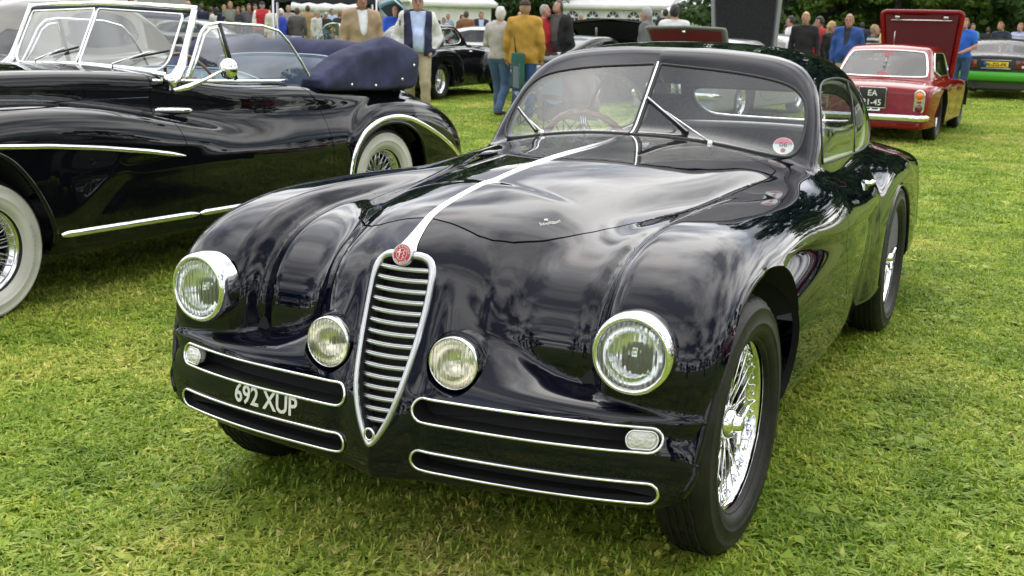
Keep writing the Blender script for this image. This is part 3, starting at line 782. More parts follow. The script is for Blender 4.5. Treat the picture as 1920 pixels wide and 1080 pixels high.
def wire_wheel(name, loc, R, rr, hw, steer=0.0, side=1, mchrome='chrome', nsp=24, separate=False, white=None, parent=None, hubface=.035, camber=0.0, knock=True, detail=True):
    w_ = empty(name, loc, 0, parent); w_.rotation_euler = (0, camber, steer + (0 if side > 0 else PI))
    make_tyre(w_, R, rr + .002, hw, white=white)
    if detail: ring_grooves(w_, R, hw)
    mc = M[mchrome]
    # rim: outer flange, bead seat, well
    prof = [(rr + .012, hw * .66), (rr + .014, hw * .60), (rr + .010, hw * .54), (rr - .003, hw * .52), (rr - .008, hw * .40), (rr - .010, hw * .30), (rr - .026, hw * .22), (rr - .028, -hw * .2), (rr - .012, -hw * .3), (rr - .006, -hw * .52), (rr + .010, -hw * .60), (rr + .012, -hw * .66)]
    prof = [(rr + .012, hw * .60)] + prof[1:]
    V, F = lathe(prof, 72, 'x'); mesh_obj('rim', V, F, mc, w_)
    # hub barrel with splines and the knock-off cap
    b = MB(); hx = hubface
    b.add(*lathe([(.0, hx + .012), (.030, hx + .012), (.040, hx + .002), (.046, hx - .012), (.046, hx - .03), (.038, hx - .034), (.036, -.05), (.052, -.055), (.052, -.075), (.0, -.075)], 36, 'x'))
    for i in range(36):
        a = 2 * PI * i / 36; b.add(*tube([(hx - .014, .047 * math.cos(a), .047 * math.sin(a)), (hx - .030, .047 * math.cos(a), .047 * math.sin(a))], .0022, 4))
    b.build('hub', mc, w_)
    if knock:
        b = MB(); b.add(*lathe([(.0, hx + .034), (.014, hx + .033), (.022, hx + .026), (.026, hx + .014), (.030, hx + .010)], 28, 'x'))
        for s in (0, PI):
            a = .9 + s; d = np.array([0, math.cos(a), math.sin(a)])
            P = [np.array([hx + .020, 0, 0]) + d * t + np.array([q, 0, 0]) for t, q in ((.01, 0), (.03, .002), (.05, .008), (.062, .012))]
            b.add(*tube(P, [.012, .013, .011, .006], 8, flat=.6))
        b.build('knock_off_cap', mc, w_)
    # spokes: outer row to the rim's outer side, inner rows crossing
    rows = [(.044, hx - .016, rr - .008, hw * .38, nsp, .30), (.044, hx - .026, rr - .022, hw * .10, nsp, .42), (.050, -.062, rr - .024, -hw * .05, nsp, .26)]
    if separate:
        for ri, (r0, x0, r1, x1, n, tw) in enumerate(rows):
            for sgn in (1, -1):
                me = None
                for i in range(n // 2):
                    a0 = 2 * PI * (2 * i + (sgn > 0) * .9) / n
                    if me is None:
                        A = (x0, r0 * math.cos(0), r0 * math.sin(0)); B_ = (x1, r1 * math.cos(sgn * tw), r1 * math.sin(sgn * tw))
                        V, F = make_spoke(A, B_); o = mesh_obj('spoke', V, F, mc, w_); me = o.data
                    else:
                        o = bpy.data.objects.new('spoke', me); COL.objects.link(o); o.parent = w_
                    o.rotation_euler = (a0, 0, 0)
        bn = MB()
        for i in range(48):
            a = 2 * PI * i / 48; rr_ = rr - .014 if i % 2 else rr - .024; x = hw * (.36 if i % 2 else .08)
            bn.add(*tube([(x, rr_ * math.cos(a), rr_ * math.sin(a)), (x - .002, (rr_ - .014) * math.cos(a), (rr_ - .014) * math.sin(a))], .004, 5))
        tag(bn.build('spoke_nipples', mc, w_), kind='stuff')
    else:
        b = MB()
        for (r0, x0, r1, x1, n, tw) in rows:
            for sgn in (1, -1):
                for i in range(n // 2):
                    a0 = 2 * PI * (2 * i + (sgn > 0) * .9) / n
                    b.add(*make_spoke((x0, r0 * math.cos(a0), r0 * math.sin(a0)), (x1, r1 * math.cos(a0 + sgn * tw), r1 * math.sin(a0 + sgn * tw))))
        b.build('spokes', mc, w_)
    V, F = lathe([(rr - .03, -hw * .55), (.06, -hw * .7), (.0, -hw * .7)], 32, 'x'); mesh_obj('brake_drum', V, F, M['dark_metal'], w_)
    return w_
def well_liner(name, arch, parent, x0=.42, x1=.79, s=1):
    P = smooth_poly(arch, it=2); P = P[(P[:, 1] > .14)] if False else P
    P = np.stack([P[:, 0], np.maximum(P[:, 1], .32)], 1); n = len(P); V = np.vstack([np.stack([s * (x1 - .07 * (P[:, 1] < .58)), P[:, 0], P[:, 1]], 1), np.stack([np.full(n, s * x0), P[:, 0], P[:, 1]], 1), [[s * x0, P[:, 0].mean(), .4]]])
    F = [(i, (i + 1) % n, n + (i + 1) % n, n + i) for i in range(n) if max(P[i][1], P[(i + 1) % n][1]) > .325] + [(n + i, n + (i + 1) % n, 2 * n) for i in range(n)]
    return mesh_obj(name, V, F, M['well'], parent)

# ---- assemble
hero = empty('classic_coupe'); tag(hero, 'gleaming dark navy two-door coupe with tall narrow grille and plate 692 XUP, nearest the camera', 'car')
HV, HQ = implicit_mesh(F_hero, (-1, -.8, .2), (1, 4.3, 1.5), .024, levels=1)
# finer mesh towards the viewer
S = Shell(HV, HQ)
ax = lambda V: np.abs(V[:, 0])
def cut(S, fld): A, B = S.split(fld(S.V)); return A, B
# wheel arches
for AR in (ARCH_F, ARCH_R):
    PP = smooth_poly(AR, it=2)
    _, S = cut(S, lambda V: np.maximum(polysdf(V[:, 1], V[:, 2], PP), .45 - ax(V)))
# lamp recesses, slots, grille
_, S = cut(S, lambda V: np.maximum(np.hypot(ax(V) - .192, V[:, 2] - .588) - .079, V[:, 1] + .2))
SL = [(.42, .467, .318, .030), (.42, .336, .318, .0265)]
for cu, cv, hu, hv in SL:
    _, S = cut(S, lambda V: np.maximum(rrect(ax(V), V[:, 2], cu, cv, hu, hv, hv * .98), V[:, 1] + .2))
GP = smooth_poly(sym(GRILLE), it=1)
_, S = cut(S, lambda V: np.maximum(polysdf(V[:, 0], V[:, 2], GP) + .012, V[:, 1] + .2))
# glass
WP = smooth_poly(WSCR, it=2)
_glass, S = cut(S, lambda V: np.maximum(polysdf(ax(V), V[:, 2], WP), V[:, 1] - 1.75))
_, wsc = cut(_glass, lambda V: .010 - ax(V))if False else (None, _glass)
_, _g = cut(wsc, lambda V: .011 - ax(V)) if False else (None, wsc)
SWP = smooth_poly(SIDEWIN, it=2)
sidew, S = cut(S, lambda V: np.maximum(polysdf(V[:, 1], V[:, 2], SWP), .35 - ax(V)))
rearf = lambda V: np.maximum(rrect(V[:, 0], V[:, 2], 0, 1.025, .43, .098, .085), 2.9 - V[:, 1])
rearw, S = cut(S, rearf)
# bonnet lid: shut line given in plan
BON = [(0, -.347), (.09, -.343), (.175, -.35), (.236, -.303), (.238, -.300), (.24, -.296), (.31, -.215), (.40, -.06), (.455, .15), (.50, .4), (.545, .7), (.60, 1.05), (.54, 1.10), (.3, 1.085), (0, 1.05)]
BP = smooth_poly(sym(BON), it=1)
bonf = lambda V: np.where(V[:, 2] > .6, polysdf(V[:, 0], V[:, 1], BP), .5)
bon, S = cut(S, lambda V: bonf(V) + .0022)
_, S = cut(S, lambda V: bonf(V) - .003)
# doors
DOOR = [(1.40, 1.0), (1.375, .93), (1.25, .865), (1.165, .79), (1.14, .70), (1.175, .60), (1.235, .48), (1.265, .36), (1.30, .325), (1.98, .325), (2.04, .36), (2.06, .5), (2.07, .8), (2.12, .93), (2.12, 1.0)]
DP = smooth_poly(DOOR, it=1)
dof = lambda V: np.maximum(polysdf(V[:, 1], V[:, 2], DP), .3 - ax(V))
doors, S = cut(S, lambda V: dof(V) + .002)
_, S = cut(S, lambda V: dof(V) - .003)
np_ = M['navy_paint']
S.build('body', np_, hero, F_hero, flange=.022)
bon.build('bonnet', np_, hero, F_hero, flange=.018)
dR, dL = cut(doors, lambda V: V[:, 0])
dl = dL.build('door', np_, hero, F_hero, flange=.02); dr = dR.build('door', np_, hero, F_hero, flange=.02)
# panes
def panes(sh, name, half=True):
    if half:
        a, b = cut(sh, lambda V: V[:, 0])
        return [a.build(name, M['glass'], hero), b.build(name, M['glass'], hero)]
    return [sh.build(name, M['glass'], hero)]
panes(wsc, 'windscreen_pane'); panes(sidew, 'side_window_pane'); panes(rearw, 'rear_window_pane', False)
# window rubbers and bright surrounds
for s in (1, -1):
    P = resample(WP, 90) * [s, 1]; Q3 = front_pt(P, .001, y0=.2) if False else None
    W3 = np.stack([P[:, 0], 1.165 + .17 * np.abs(P[:, 0]) + .10 * P[:, 0] ** 2 + (P[:, 1] - 1.005) * .93, P[:, 1]], 1)
    W3 = project(F_hero, W3 + [0, -.003, 0])
    mesh_obj('windscreen_rubber', *tube(W3, .0065, 6, True), M['rubber'], hero)
    mesh_obj('windscreen_trim', *tube(W3 + unit_normals(F_hero, W3) * .0035, .0014, 6, True), M['chrome_soft'], hero)
    P = side_pt(resample(SWP, 110), s)
    mesh_obj('side_window_frame', *tube(P, .0045, 6, True), M['rubber'], hero)
    P2 = side_pt(resample(SWP, 110), s, -.03); mesh_obj('side_window_inner_frame', *tube(P2, .011, 6, True), M['cream'], hero)
    B2 = side_pt([(2.325, 1.212), (2.28, 1.13), (2.22, 1.02), (2.165, .905)], s, -.004)
    mesh_obj('window_pillar', *tube(B2, .014, 6, U=(1, 0, 0), flat=.5), M['rubber'], hero)
    AP = side_pt(resample(smooth_poly(ARCH_F, it=2), 90), s, -.004); AP = AP[(AP[:, 2] > .31)]
    k = np.argmax(np.linalg.norm(np.diff(AP, axis=0, append=AP[:1]), axis=1)); AP = np.roll(AP, -k - 1, 0)
    AP[3:-3, 0] = np.convolve(np.pad(AP[:, 0], 6, mode='edge'), np.ones(13) / 13, 'valid')[3:-3]
    if AP[0, 1] > AP[-1, 1]: AP = AP[::-1]
    AP = AP[:int(np.argmin(np.abs(AP[:, 1] - .12) + 9 * (AP[:, 2] < .6)))]
    TL = side_pt([(.22, .806), (.35, .800), (.5, .792), (.65, .784), (.8, .776), (.95, .768), (1.08, .762)], s, -.004); LP = resample(np.vstack([AP, TL]), 90, False)
    LP[4:-4, 0] = np.convolve(np.pad(LP[:, 0], 5, mode='edge'), np.ones(11) / 11, 'valid')[4:-4]
    mesh_obj('wheel_arch_lip', *tube(LP - [s * .002, 0, 0], np.r_[np.full(55, .0105), np.linspace(.0105, .002, 35)], 8, U=(1, 0, 0), flat=.9), np_, hero)
    AP = side_pt(resample(smooth_poly(ARCH_R, it=2), 70), s, -.004); AP = AP[(AP[:, 2] > .31)]
    k = np.argmax(np.linalg.norm(np.diff(AP, axis=0, append=AP[:1]), axis=1)); AP = np.roll(AP, -k - 1, 0)
    mesh_obj('wheel_arch_lip', *tube(AP, .010, 8), np_, hero)
    well_liner('wheel_well', ARCH_F, hero, .40, .832, s); well_liner('wheel_well', ARCH_R, hero, .40, .76, s)
RW = resample(smooth_poly([(.43 * a, 1.025 + .098 * b) for a, b in ((-.8, 1), (.8, 1), (1, .7), (1, -.6), (.8, -1), (-.8, -1), (-1, -.6), (-1, .7))], it=2), 80)
R3 = shoot(F_hero, np.stack([RW[:, 0], np.full(80, 4.6), RW[:, 1]], 1), (0, -1, 0), 2.2, 200)
mesh_obj('rear_window_trim', *tube(R3, .009, 6, True), M['chrome'], hero)
c0 = np.array([[0, 1.165 + (z - 1.005) * .93, z] for z in np.linspace(1.0, 1.287, 12)]); c0 = project(F_hero, c0)
mesh_obj('windscreen_divider', *tube(c0 + [0, -.003, .002], .0048, 8), M['chrome'], hero)

# wheels
FW, RWH = .74, .715
wheels = []
wl = wire_wheel('wheel', (FW, 0, .362), .362, .232, .082, steer=-.02, separate=True, parent=hero, hubface=.030)
wire_wheel('wheel', (-FW, 0, .362), .362, .232, .082, side=-1, parent=hero, detail=True)
wire_wheel('wheel', (RWH, 2.7, .362), .362, .232, .080, parent=hero, hubface=.04)
wire_wheel('wheel', (-RWH, 2.7, .362), .362, .232, .080, side=-1, parent=hero, detail=False)
b = MB(); b.add(*tube([(-.7, 0, .34), (.7, 0, .34)], .035, 8)).add(*tube([(-.7, 2.7, .36), (.7, 2.7, .36)], .05, 8)); b.add(*box((0, 1.6, .31), (1.1, 3.6, .05))); b.add(*box((0, .35, .62), (.5, .9, .35)))
b.build('chassis', M['well'], hero)

# headlamps and fog lamps
def lens_material(name, tint, rib, ribs2=0.0):
    m = glassmat(name, tint, rough=.06, alpha=.22, dirt=.09); t = m.node_tree
    rf = t.nodes.new('ShaderNodeBsdfRefraction'); rf.inputs['IOR'].default_value = 1.12; rf.inputs['Roughness'].default_value = .30; rf.inputs[0].default_value = (*tint, 1)
    for n_ in list(t.nodes):
        if n_.type == 'BSDF_TRANSPARENT':
            for lk in list(n_.outputs[0].links): t.links.new(rf.outputs[0], lk.to_socket)
    tc = t.nodes.new('ShaderNodeTexCoord'); wv = t.nodes.new('ShaderNodeTexWave'); wv.inputs['Scale'].default_value = rib; wv.bands_direction = 'X'
    wv.inputs['Distortion'].default_value = .4
    bp = t.nodes.new('ShaderNodeBump'); bp.inputs['Strength'].default_value = .9; bp.inputs['Distance'].default_value = .004
    t.links.new(tc.outputs['Object'], wv.inputs['Vector']); t.links.new(wv.outputs['Fac'], bp.inputs['Height'])
    for n_ in t.nodes:
        if n_.type in ('BSDF_GLOSSY', 'FRESNEL', 'BSDF_DIFFUSE', 'BSDF_REFRACTION'): t.links.new(bp.outputs[0], n_.inputs['Normal'])
    return m
M['lens_clear'] = lens_material('headlamp_glass', (.93, .95, .94), 26)
M['lens_fog'] = lens_material('fog_lamp_glass', (.95, .94, .87), 30)
M['lens_ind'] = mat('indicator_lens', (.72, .71, .66), .25, 0, Transmission_Weight=.2, Coat_Weight=.6)
_t, _n, _l, _b = nodes(M['lens_ind'])
_v = _n.new('ShaderNodeTexVoronoi'); _v.inputs['Scale'].default_value = 110; _tc = _n.new('ShaderNodeTexCoord'); _l.new(_tc.outputs['Object'], _v.inputs['Vector'])
_bp = _n.new('ShaderNodeBump'); _bp.inputs['Strength'].default_value = .9; _bp.inputs['Distance'].default_value = .004; _l.new(_v.outputs['Distance'], _bp.inputs['Height']); _l.new(_bp.outputs[0], _b.inputs['Normal'])
M['reflector'] = mat('lamp_reflector', (.93, .94, .95), .09, 1.0)
M['reflector_fog'] = mat('fog_reflector', (.95, .93, .86), .16, 1.0)
M['bulb_yellow'] = mat('yellow_bulb', (.85, .60, .03), .15, 0, Coat_Weight=1.0)
def lamp(name, c, n, r, rl, deep, lens, refl, label, big=True):
    e = empty(name, (0, 0, 0), 0, hero); B = look_basis(c, n)
    if big: prof = [(r * .98, -deep), (r * 1.0, -deep * .5), (r * .985, -deep * .15), (r * .95, .004), (r * .90, .0095), (r * .85, .010), (rl * 1.005, .005), (rl * .99, -.004)]
    else: prof = [(r * .97, -deep), (r, -.010), (r * .97, .001), (r * .93, .003), (rl * .99, -.004)]
    V, F = lathe(prof, 64, 'z'); mesh_obj('ring', xform(V, B), F, M['chrome'], e)
    V, F = lathe([(rl * math.sin(a), (.016 if big else .012) * (math.cos(a) ** .8 if a < 1.57 else 0)) for a in np.linspace(0.02, PI / 2, 14)], 56, 'z'); mesh_obj('lens', xform(V, B), F, lens, e)
    V, F = lathe([(rl * 1.0, 0), (rl * .97, -.012), (rl * .88, -.026), (rl * .72, -.040), (rl * .5, -.051), (rl * .25, -.057), (.010, -.059), (.001, -.059)], 56, 'z'); mesh_obj('reflector', xform(V, B), F, refl, e)
    V, F = lathe([(.001, -.022), (.010, -.026), (.012, -.04), (.008, -.068)], 16, 'z'); mesh_obj('bulb', xform(V, B), F, M['reflector'] if big or c[0] > 0 else M['bulb_yellow'], e)
    return e
for s in (1, -1):
    lamp('headlight', (s * .657, -.519, .674), (s * .06, -1, .03), .1025, .083, .062, M['lens_clear'], M['reflector'], '')
    lamp('fog_lamp', (s * .192, -.548, .588), (s * .05, -1, .05), .0705, .065, .05, M['lens_fog'], M['reflector_fog'], '', False)
    # painted bowl round the fog lamp
    a = np.linspace(0, 2 * PI, 64, endpoint=False)
    rim = front_pt(np.stack([s * .192 + .079 * np.cos(a), .588 + .079 * np.sin(a)], 1))
    inn = np.stack([s * .192 + .070 * np.cos(a), np.full(64, -.522), .588 + .070 * np.sin(a)], 1)
    cen = np.array([[s * .192, -.46, .588]])
    V = np.vstack([rim, rim * .5 + inn * .5 + [0, .008, 0], inn, cen]); F = [(i + k * 64, (i + 1) % 64 + k * 64, (i + 1) % 64 + 64 + k * 64, i + 64 + k * 64) for k in (0, 1) for i in range(64)] + [(128 + i, 128 + (i + 1) % 64, 192) for i in range(64)]
    mesh_obj('lamp_bowl', V, F, np_, hero)
    # slots: bright rim, dark throat
    for j, (cu, cv, hu, hv) in enumerate(SL):
        a = np.r_[np.linspace(-PI / 2, PI / 2, 20), np.linspace(PI / 2, 3 * PI / 2, 20)]
        ctr = np.r_[np.full(20, cu + hu - hv), np.full(20, cu - hu + hv)]
        O = np.stack([ctr + hv * np.cos(a), cv + hv * np.sin(a)], 1); O = resample(O, 130); O[:, 0] *= s
        P = front_pt(O); sl = empty('bumper_slot', (0, 0, 0), 0, hero)
        mesh_obj('slot_trim', *tube(P + unit_normals(F_hero, P) * .003, .0041, 8, True), M['chrome'], sl)
        n = len(P); Bk = P + [0, .07, 0]
        V = np.vstack([P, Bk]); F = [(i, (i + 1) % n, n + (i + 1) % n, n + i) for i in range(n)]
        V2, F2 = fill_poly(Bk); F += [[q + 2 * n for q in f] for f in F2]
        mesh_obj('slot_throat', np.vstack([V, V2]), F, M['black'], sl)
    a = np.linspace(0, 2 * PI, 40, endpoint=False)
    ux = s * (.692 + np.sign(np.cos(a)) * (.017 + .019 * np.abs(np.cos(a)))); uz = .467 + .0215 * np.sin(a)
    P = front_pt(np.stack([ux, uz], 1)); ctr = P.mean(0) + [0, -.012, 0]
    V = np.vstack([P + [0, .02, 0], P + [0, -.004, 0], P * .8 + ctr * .2 + [0, -.005, 0], ctr[None]]); F = [(i + k * 40, (i + 1) % 40 + k * 40, (i + 1) % 40 + 40 + k * 40, i + 40 + k * 40) for k in (0, 1) for i in range(40)] + [(80 + i, 80 + (i + 1) % 40, 120) for i in range(40)]
    mesh_obj('indicator_lamp', V, F, M['lens_ind'], hero)
    mesh_obj('indicator_rim', *tube(P + [0, -.004, 0], .0026, 6, True), M['chrome_soft'], hero)

# grille: frame, bars, crank hole, badge
GF = resample(smooth_poly(sym(GRILLE), it=2), 200)
gr = empty('grille', (0, 0, 0), 0, hero)
gc = np.array([0, .62]);
Pf = front_pt(GF, .004)
T = np.roll(GF, -1, 0) - np.roll(GF, 1, 0); T /= np.linalg.norm(T, axis=1)[:, None]; Nn = np.stack([T[:, 1], -T[:, 0]], 1)
if ((GF - gc) * Nn).sum() < 0: Nn = -Nn
wd = .0118 + .004 * sstep(.75, .83, GF[:, 1])
prof = [(.35, -.004), (.2, .005), (-.25, .0085), (-.8, .007), (-.95, .001), (-1.0, -.05)]
n = len(GF); rows = []
for u, h in prof:
    q = GF + Nn * (wd * u)[:, None]; p3 = Pf.copy(); p3[:, 0] = q[:, 0]; p3[:, 2] = q[:, 1]; p3[:, 1] -= h; rows.append(p3)
V = np.concatenate(rows); F = [(k * n + i, k * n + (i + 1) % n, (k + 1) * n + (i + 1) % n, (k + 1) * n + i) for k in range(len(prof) - 1) for i in range(n)]
mesh_obj('grille_frame', V, F, M['satin'], gr)
for k in range(15):
    z = .798 - k * .0268
    # half width of the opening at this height
    ins = GF[(np.abs(GF[:, 1] - z) < .008) & (GF[:, 0] > 0)]
    hwid = float(np.interp(z, np.sort(GF[GF[:, 0] > 0][:, 1]), GF[GF[:, 0] > 0][:, 0][np.argsort(GF[GF[:, 0] > 0][:, 1])])) - .0075
    if hwid < .012: continue
    xs = np.linspace(-hwid, hwid, 15); y0 = float(front_pt([(0.0, z)])[0, 1])
    yc = y0 + .016 + (np.abs(xs) / .09) ** 2 * .020
    prof = [(.0058, -.010), (.0064, -.006), (.0064, 0), (.0047, .0035), (.0036, .0012), (.0019, .0045), (0, .005), (-.0019, .0045), (-.0034, .0012), (-.0045, .0035), (-.0058, 0), (-.0056, -.010)]
    V = [(x, yq - d, z + e_) for x, yq in zip(xs, yc) for e_, d in prof]; c = len(prof)
    F = [(i * c + j, i * c + j + 1, (i + 1) * c + j + 1, (i + 1) * c + j) for i in range(14) for j in range(c - 1)]
    mesh_obj('grille_bar', V, F, M['satin'], gr)
Pb = Pf + [0, .055, 0]; V, F = fill_poly(Pb, Pb.mean(0)); mesh_obj('grille_backing', V, F, M['black'], gr)
c = front_pt([(0, .393)])[0]; a = np.linspace(0, 2 * PI, 24, endpoint=False)
mesh_obj('crank_hole_ring', *tube(np.stack([.0135 * np.cos(a), np.full(24, c[1] - .010), c[2] + .0155 * np.sin(a)], 1), .0035, 8, True), M['chrome'], gr)
V, F = lathe([(.0001, 0), (.013, 0), (.013, .03)], 20, 'y', (0, c[1] - .0095, c[2])); mesh_obj('crank_hole', V, F, M['black'], gr)
bc = front_pt([(0, .834)])[0]; bn = unit_normals(F_hero, bc[None])[0]; bn = np.array([0, -.93, .36])
Bd = look_basis(bc + bn * .010, bn)
bd = empty('badge', (0, 0, 0), 0, hero)
V, F = lathe([(.0295, -.016), (.0295, -.002), (.0275, .002), (.0255, .001)], 40, 'z'); mesh_obj('badge_rim', xform(V, Bd), F, M['satin'], bd)
V, F = lathe([(.0256, .0008), (.014, .0022), (.0001, .0026)], 40, 'z'); mesh_obj('badge_disc', xform(V, Bd), F, M['red'], bd)
mw = M['white_plastic']; b = MB()
for ring_txt, a0, flip in (('ALFA ROMEO', PI / 2, False), ('MILANO', -PI / 2, True)):
    V, F = text_mesh(ring_txt, .0085, .0002, space=1.15); r0 = .0185 if not flip else .0250
    an = a0 - V[:, 0] / .0195 if not flip else a0 + V[:, 0] / .0195
    rad = r0 + V[:, 1] if not flip else r0 - V[:, 1] - .000
    b.add(xform(np.stack([rad * np.cos(an), rad * np.sin(an), V[:, 2] + .0026], 1), Bd), F)
b.add(xform(box((-.006, 0, .003), (.003, .024, .001))[0], Bd), box((0, 0, 0), (1, 1, 1))[1]); b.add(xform(box((-.007, .004, .003), (.012, .003, .001))[0], Bd), box((0, 0, 0), (1, 1, 1))[1])
b.add(*(lambda VF: (xform(VF[0], Bd), VF[1]))(tube([(.002, -.011, .003), (.008, -.008, .003), (.003, -.003, .003), (.009, .001, .003), (.004, .005, .003), (.008, .010, .003)], .0014, 5)))
a = np.linspace(0, 2 * PI, 36, endpoint=False); b.add(*(lambda VF: (xform(VF[0], Bd), VF[1]))(tube(np.stack([.0150 * np.cos(a), .0150 * np.sin(a), .0025 + 0 * a], 1), .0006, 4, True)))
b.build('badge_emblem', mw, bd)

# bright strip down the bonnet
ys = np.r_[-.505, np.linspace(-.47, 1.0, 60)]
P = np.vstack([front_pt([(0, .845)]), top_pt(np.stack([0 * ys[2:], ys[2:]], 1))]); P = resample(P, 70, False); P = project(F_hero, P)
Nn = unit_normals(F_hero, P); Nn[:, 0] = 0; wdt = .021 - .007 * np.linspace(0, 1, 70) + .040 * np.exp(-np.arange(70) / 2.6)
wdt[-4:] *= [1, .9, .7, .3]
V, F = strip_mesh(P, Nn, wdt, .0055, 9); mesh_obj('bonnet_strip', V, F, M['chrome_soft'], hero)
V, F = strip_mesh(P[4:], Nn[4:], .0035, .0075, 5); mesh_obj('strip_ridge', V, F, M['chrome'], hero)

# script on the bonnet, plate characters
def decal(V, F, origin, ux, uy, lift, name, mt, parent=None, ray_dir=None):
    """lay a flat mesh on the car: origin + u*ux + v*uy then drop along the normal"""
    o = np.asarray(origin, float); P = o + V[:, :1] * np.asarray(ux) + V[:, 1:2] * np.asarray(uy)
    P = project(F_hero, P, 5); N_ = unit_normals(F_hero, P)
    P = P + N_ * (lift + V[:, 2:3]); return mesh_obj(name, P, F, mt, parent or hero, smooth=False)
o = hit0 = project(F_hero, np.array([[.268, -.160, .889]]))[0]
ux = np.array([.29, -.114, .892]) - np.array([.248, -.203, .886]); ux /= np.linalg.norm(ux); nn = unit_normals(F_hero, o[None])[0]; uy = np.cross(nn, ux)
V, F = text_mesh('Superleggera', .0185, .0004, shear=.45, space=.82, fat=-.00025); V[:, 1] -= .004
V[:, 1] += .0015 * np.sin(V[:, 0] * 200)
decal(V, F, o, ux, uy, .0008, 'script_lettering', M['cream'])
V = np.array([(0, .010, 0), (.003, .015, 0), (.010, .019, 0), (.004, .018, 0), (.003, .022, 0), (0, .019, 0), (-.003, .020, 0), (-.010, .014, 0), (-.003, .014, 0)]) * [1, 1, 1]
decal(V, [list(range(9))], o, ux, uy, .0012, 'winged_emblem', M['cream'])
V, F = text_mesh('692 XUP', .072, .0006, space=.98, fat=.0012); V[:, 0] *= .90; V[:, 1] *= 1.05
o = front_pt([(-.377, .382)])[0]
decal(V, F, o, (1, -.105, 0), (0, 0, 1), .0015, 'plate_lettering', M['plate_white'])
a = [(-.13, -.019), (.13, -.019), (.13, .064), (-.13, .064)]
V = []; F = []
for i in range(15):
    for j in range(5): V.append((-.138 + .276 * i / 14, -.016 + .085 * j / 4, 0))
F = [(i * 5 + j, (i + 1) * 5 + j, (i + 1) * 5 + j + 1, i * 5 + j + 1) for i in range(14) for j in range(4)]
decal(np.array(V), F, o, (1, -.105, 0), (0, 0, 1), .0007, 'plate_backing', M['black_paint'])

# wipers
def ws_pt(x, z, off=0.0): return np.array([x, 1.165 + .17 * abs(x) + .10 * x * x + (z - 1.005) * .93, z]) + np.array([0, -.73, .68]) * off
def wiper(pv, el, b0, b1):
    e = empty('wiper', (0, 0, 0), 0, hero)
    pv3 = ws_pt(*pv, .012); mesh_obj('pivot', *tube([pv3 + [0, .01, -.03], pv3 + [0, -.012, .012], pv3 + [0, -.012, .02]], [.010, .011, .006], 10), M['chrome'], e)
    mid = (ws_pt(*b0, .02) + ws_pt(*b1, .02)) / 2
    mesh_obj('arm', *tube([pv3 + [0, -.012, .014], (pv3 + mid) / 2 + [0, -.02, .012], mid + [0, -.010, .006]], [.0045, .0032, .0025], 6), M['chrome_soft'], e)
    mesh_obj('blade', *tube([ws_pt(*b0, .013), ws_pt(*b1, .013)], .0035, 6), M['satin'], e)
    mesh_obj('blade_rubber', *tube([ws_pt(*b0, .005), ws_pt(*b1, .005)], .0075, 6), M['rubber'], e)
wiper((.300, .990), None, (.010, 1.150), (.200, 1.035)); wiper((-.400, .985), None, (-.580, 1.078), (-.445, 1.00))
# exterior details: door handle, aerial boss on the cowl
h = side_pt([(1.97, .80)], 1, .016)[0]
he = empty('door_handle', (0, 0, 0), 0, None); he.parent = dl
mesh_obj('lever', *tube([h + [0, -.05, 0], h + [.004, 0, .002], h + [-.002, .05, 0]], [.009, .012, .008], 8), M['chrome'], he)
mesh_obj('boss', *tube([h + [-.03, -.045, 0], h + [0, -.045, 0]], [.014, .011], 10), M['chrome'], he)

# interior
F_in = lambda x, y, z: F_hero(x, y, z) + .024
def F_cab(x, y, z):
    f = smax(F_in(x, y, z), 1.20 - y, .02); f = smax(f, y - 3.62, .05); return smax(f, .36 - z, .05)
IV, IQ = implicit_mesh(F_cab, (-1, 1.1, .3), (1, 3.8, 1.5), .045, levels=1, it=2)
I = Shell(IV, IQ)
_, I = cut(I, lambda V: np.maximum(polysdf(ax(V), V[:, 2], WP) - .004, V[:, 1] - 1.75))
_, I = cut(I, lambda V: np.maximum(polysdf(V[:, 1], V[:, 2], SWP) - .004, .3 - ax(V)))
_, I = cut(I, lambda V: np.maximum(rrect(V[:, 0], V[:, 2], 0, 1.02, .43, .098, .085), 2.9 - V[:, 1]))
_, I = cut(I, lambda V: np.maximum(V[:, 1] - 1.24, V[:, 2] - 1.05))
I.build('cabin_lining', M['headliner'], hero)
b = MB(); P = [(x, 1.30 + .10 * x * x + .16 * abs(x), .955 - .02 * (x / .6) ** 2) for x in np.linspace(-.62, .62, 24)]
b.add(*tube(P, .055, 10, U=(0, 0, 1), flat=.6)); P = [(x, 1.36 + .1 * abs(x), .86) for x in np.linspace(-.62, .62, 12)]; b.add(*tube(P, .10, 10, U=(0, 0, 1), flat=1.0)); b.build('dashboard', M['navy_paint'], hero)
# parcel shelf with pale edge
P = [(x, 3.22 - .16 * (x / .46) ** 2, .915) for x in np.linspace(-.47, .47, 24)]
mesh_obj('parcel_shelf_edge', *tube(P, .022, 8, U=(0, 0, 1), flat=.8), M['cream'], hero)
P = np.array(P); V = np.vstack([P, P + [0, .4, -.01]]); F = [(i, i + 1, 24 + i + 1, 24 + i) for i in range(23)]; mesh_obj('parcel_shelf', V, F, M['headliner'], hero)
for s in (1, -1):
    st = empty('seat', (0, 0, 0), 0, hero); x = s * .34
    V, F = box((x, 2.05, .52), (.50, .52, .16), .05); mesh_obj('seat_cushion', V, F, M['headliner'], st)
    V, F = box((0, 0, 0), (.50, .14, .42), .05); Rm = np.array([[1, 0, 0], [0, math.cos(-.25), -math.sin(-.25)], [0, math.sin(-.25), math.cos(-.25)]]); mesh_obj('backrest', V @ Rm.T + [x, 2.36, .72 - .05], F, M['headliner'], st)
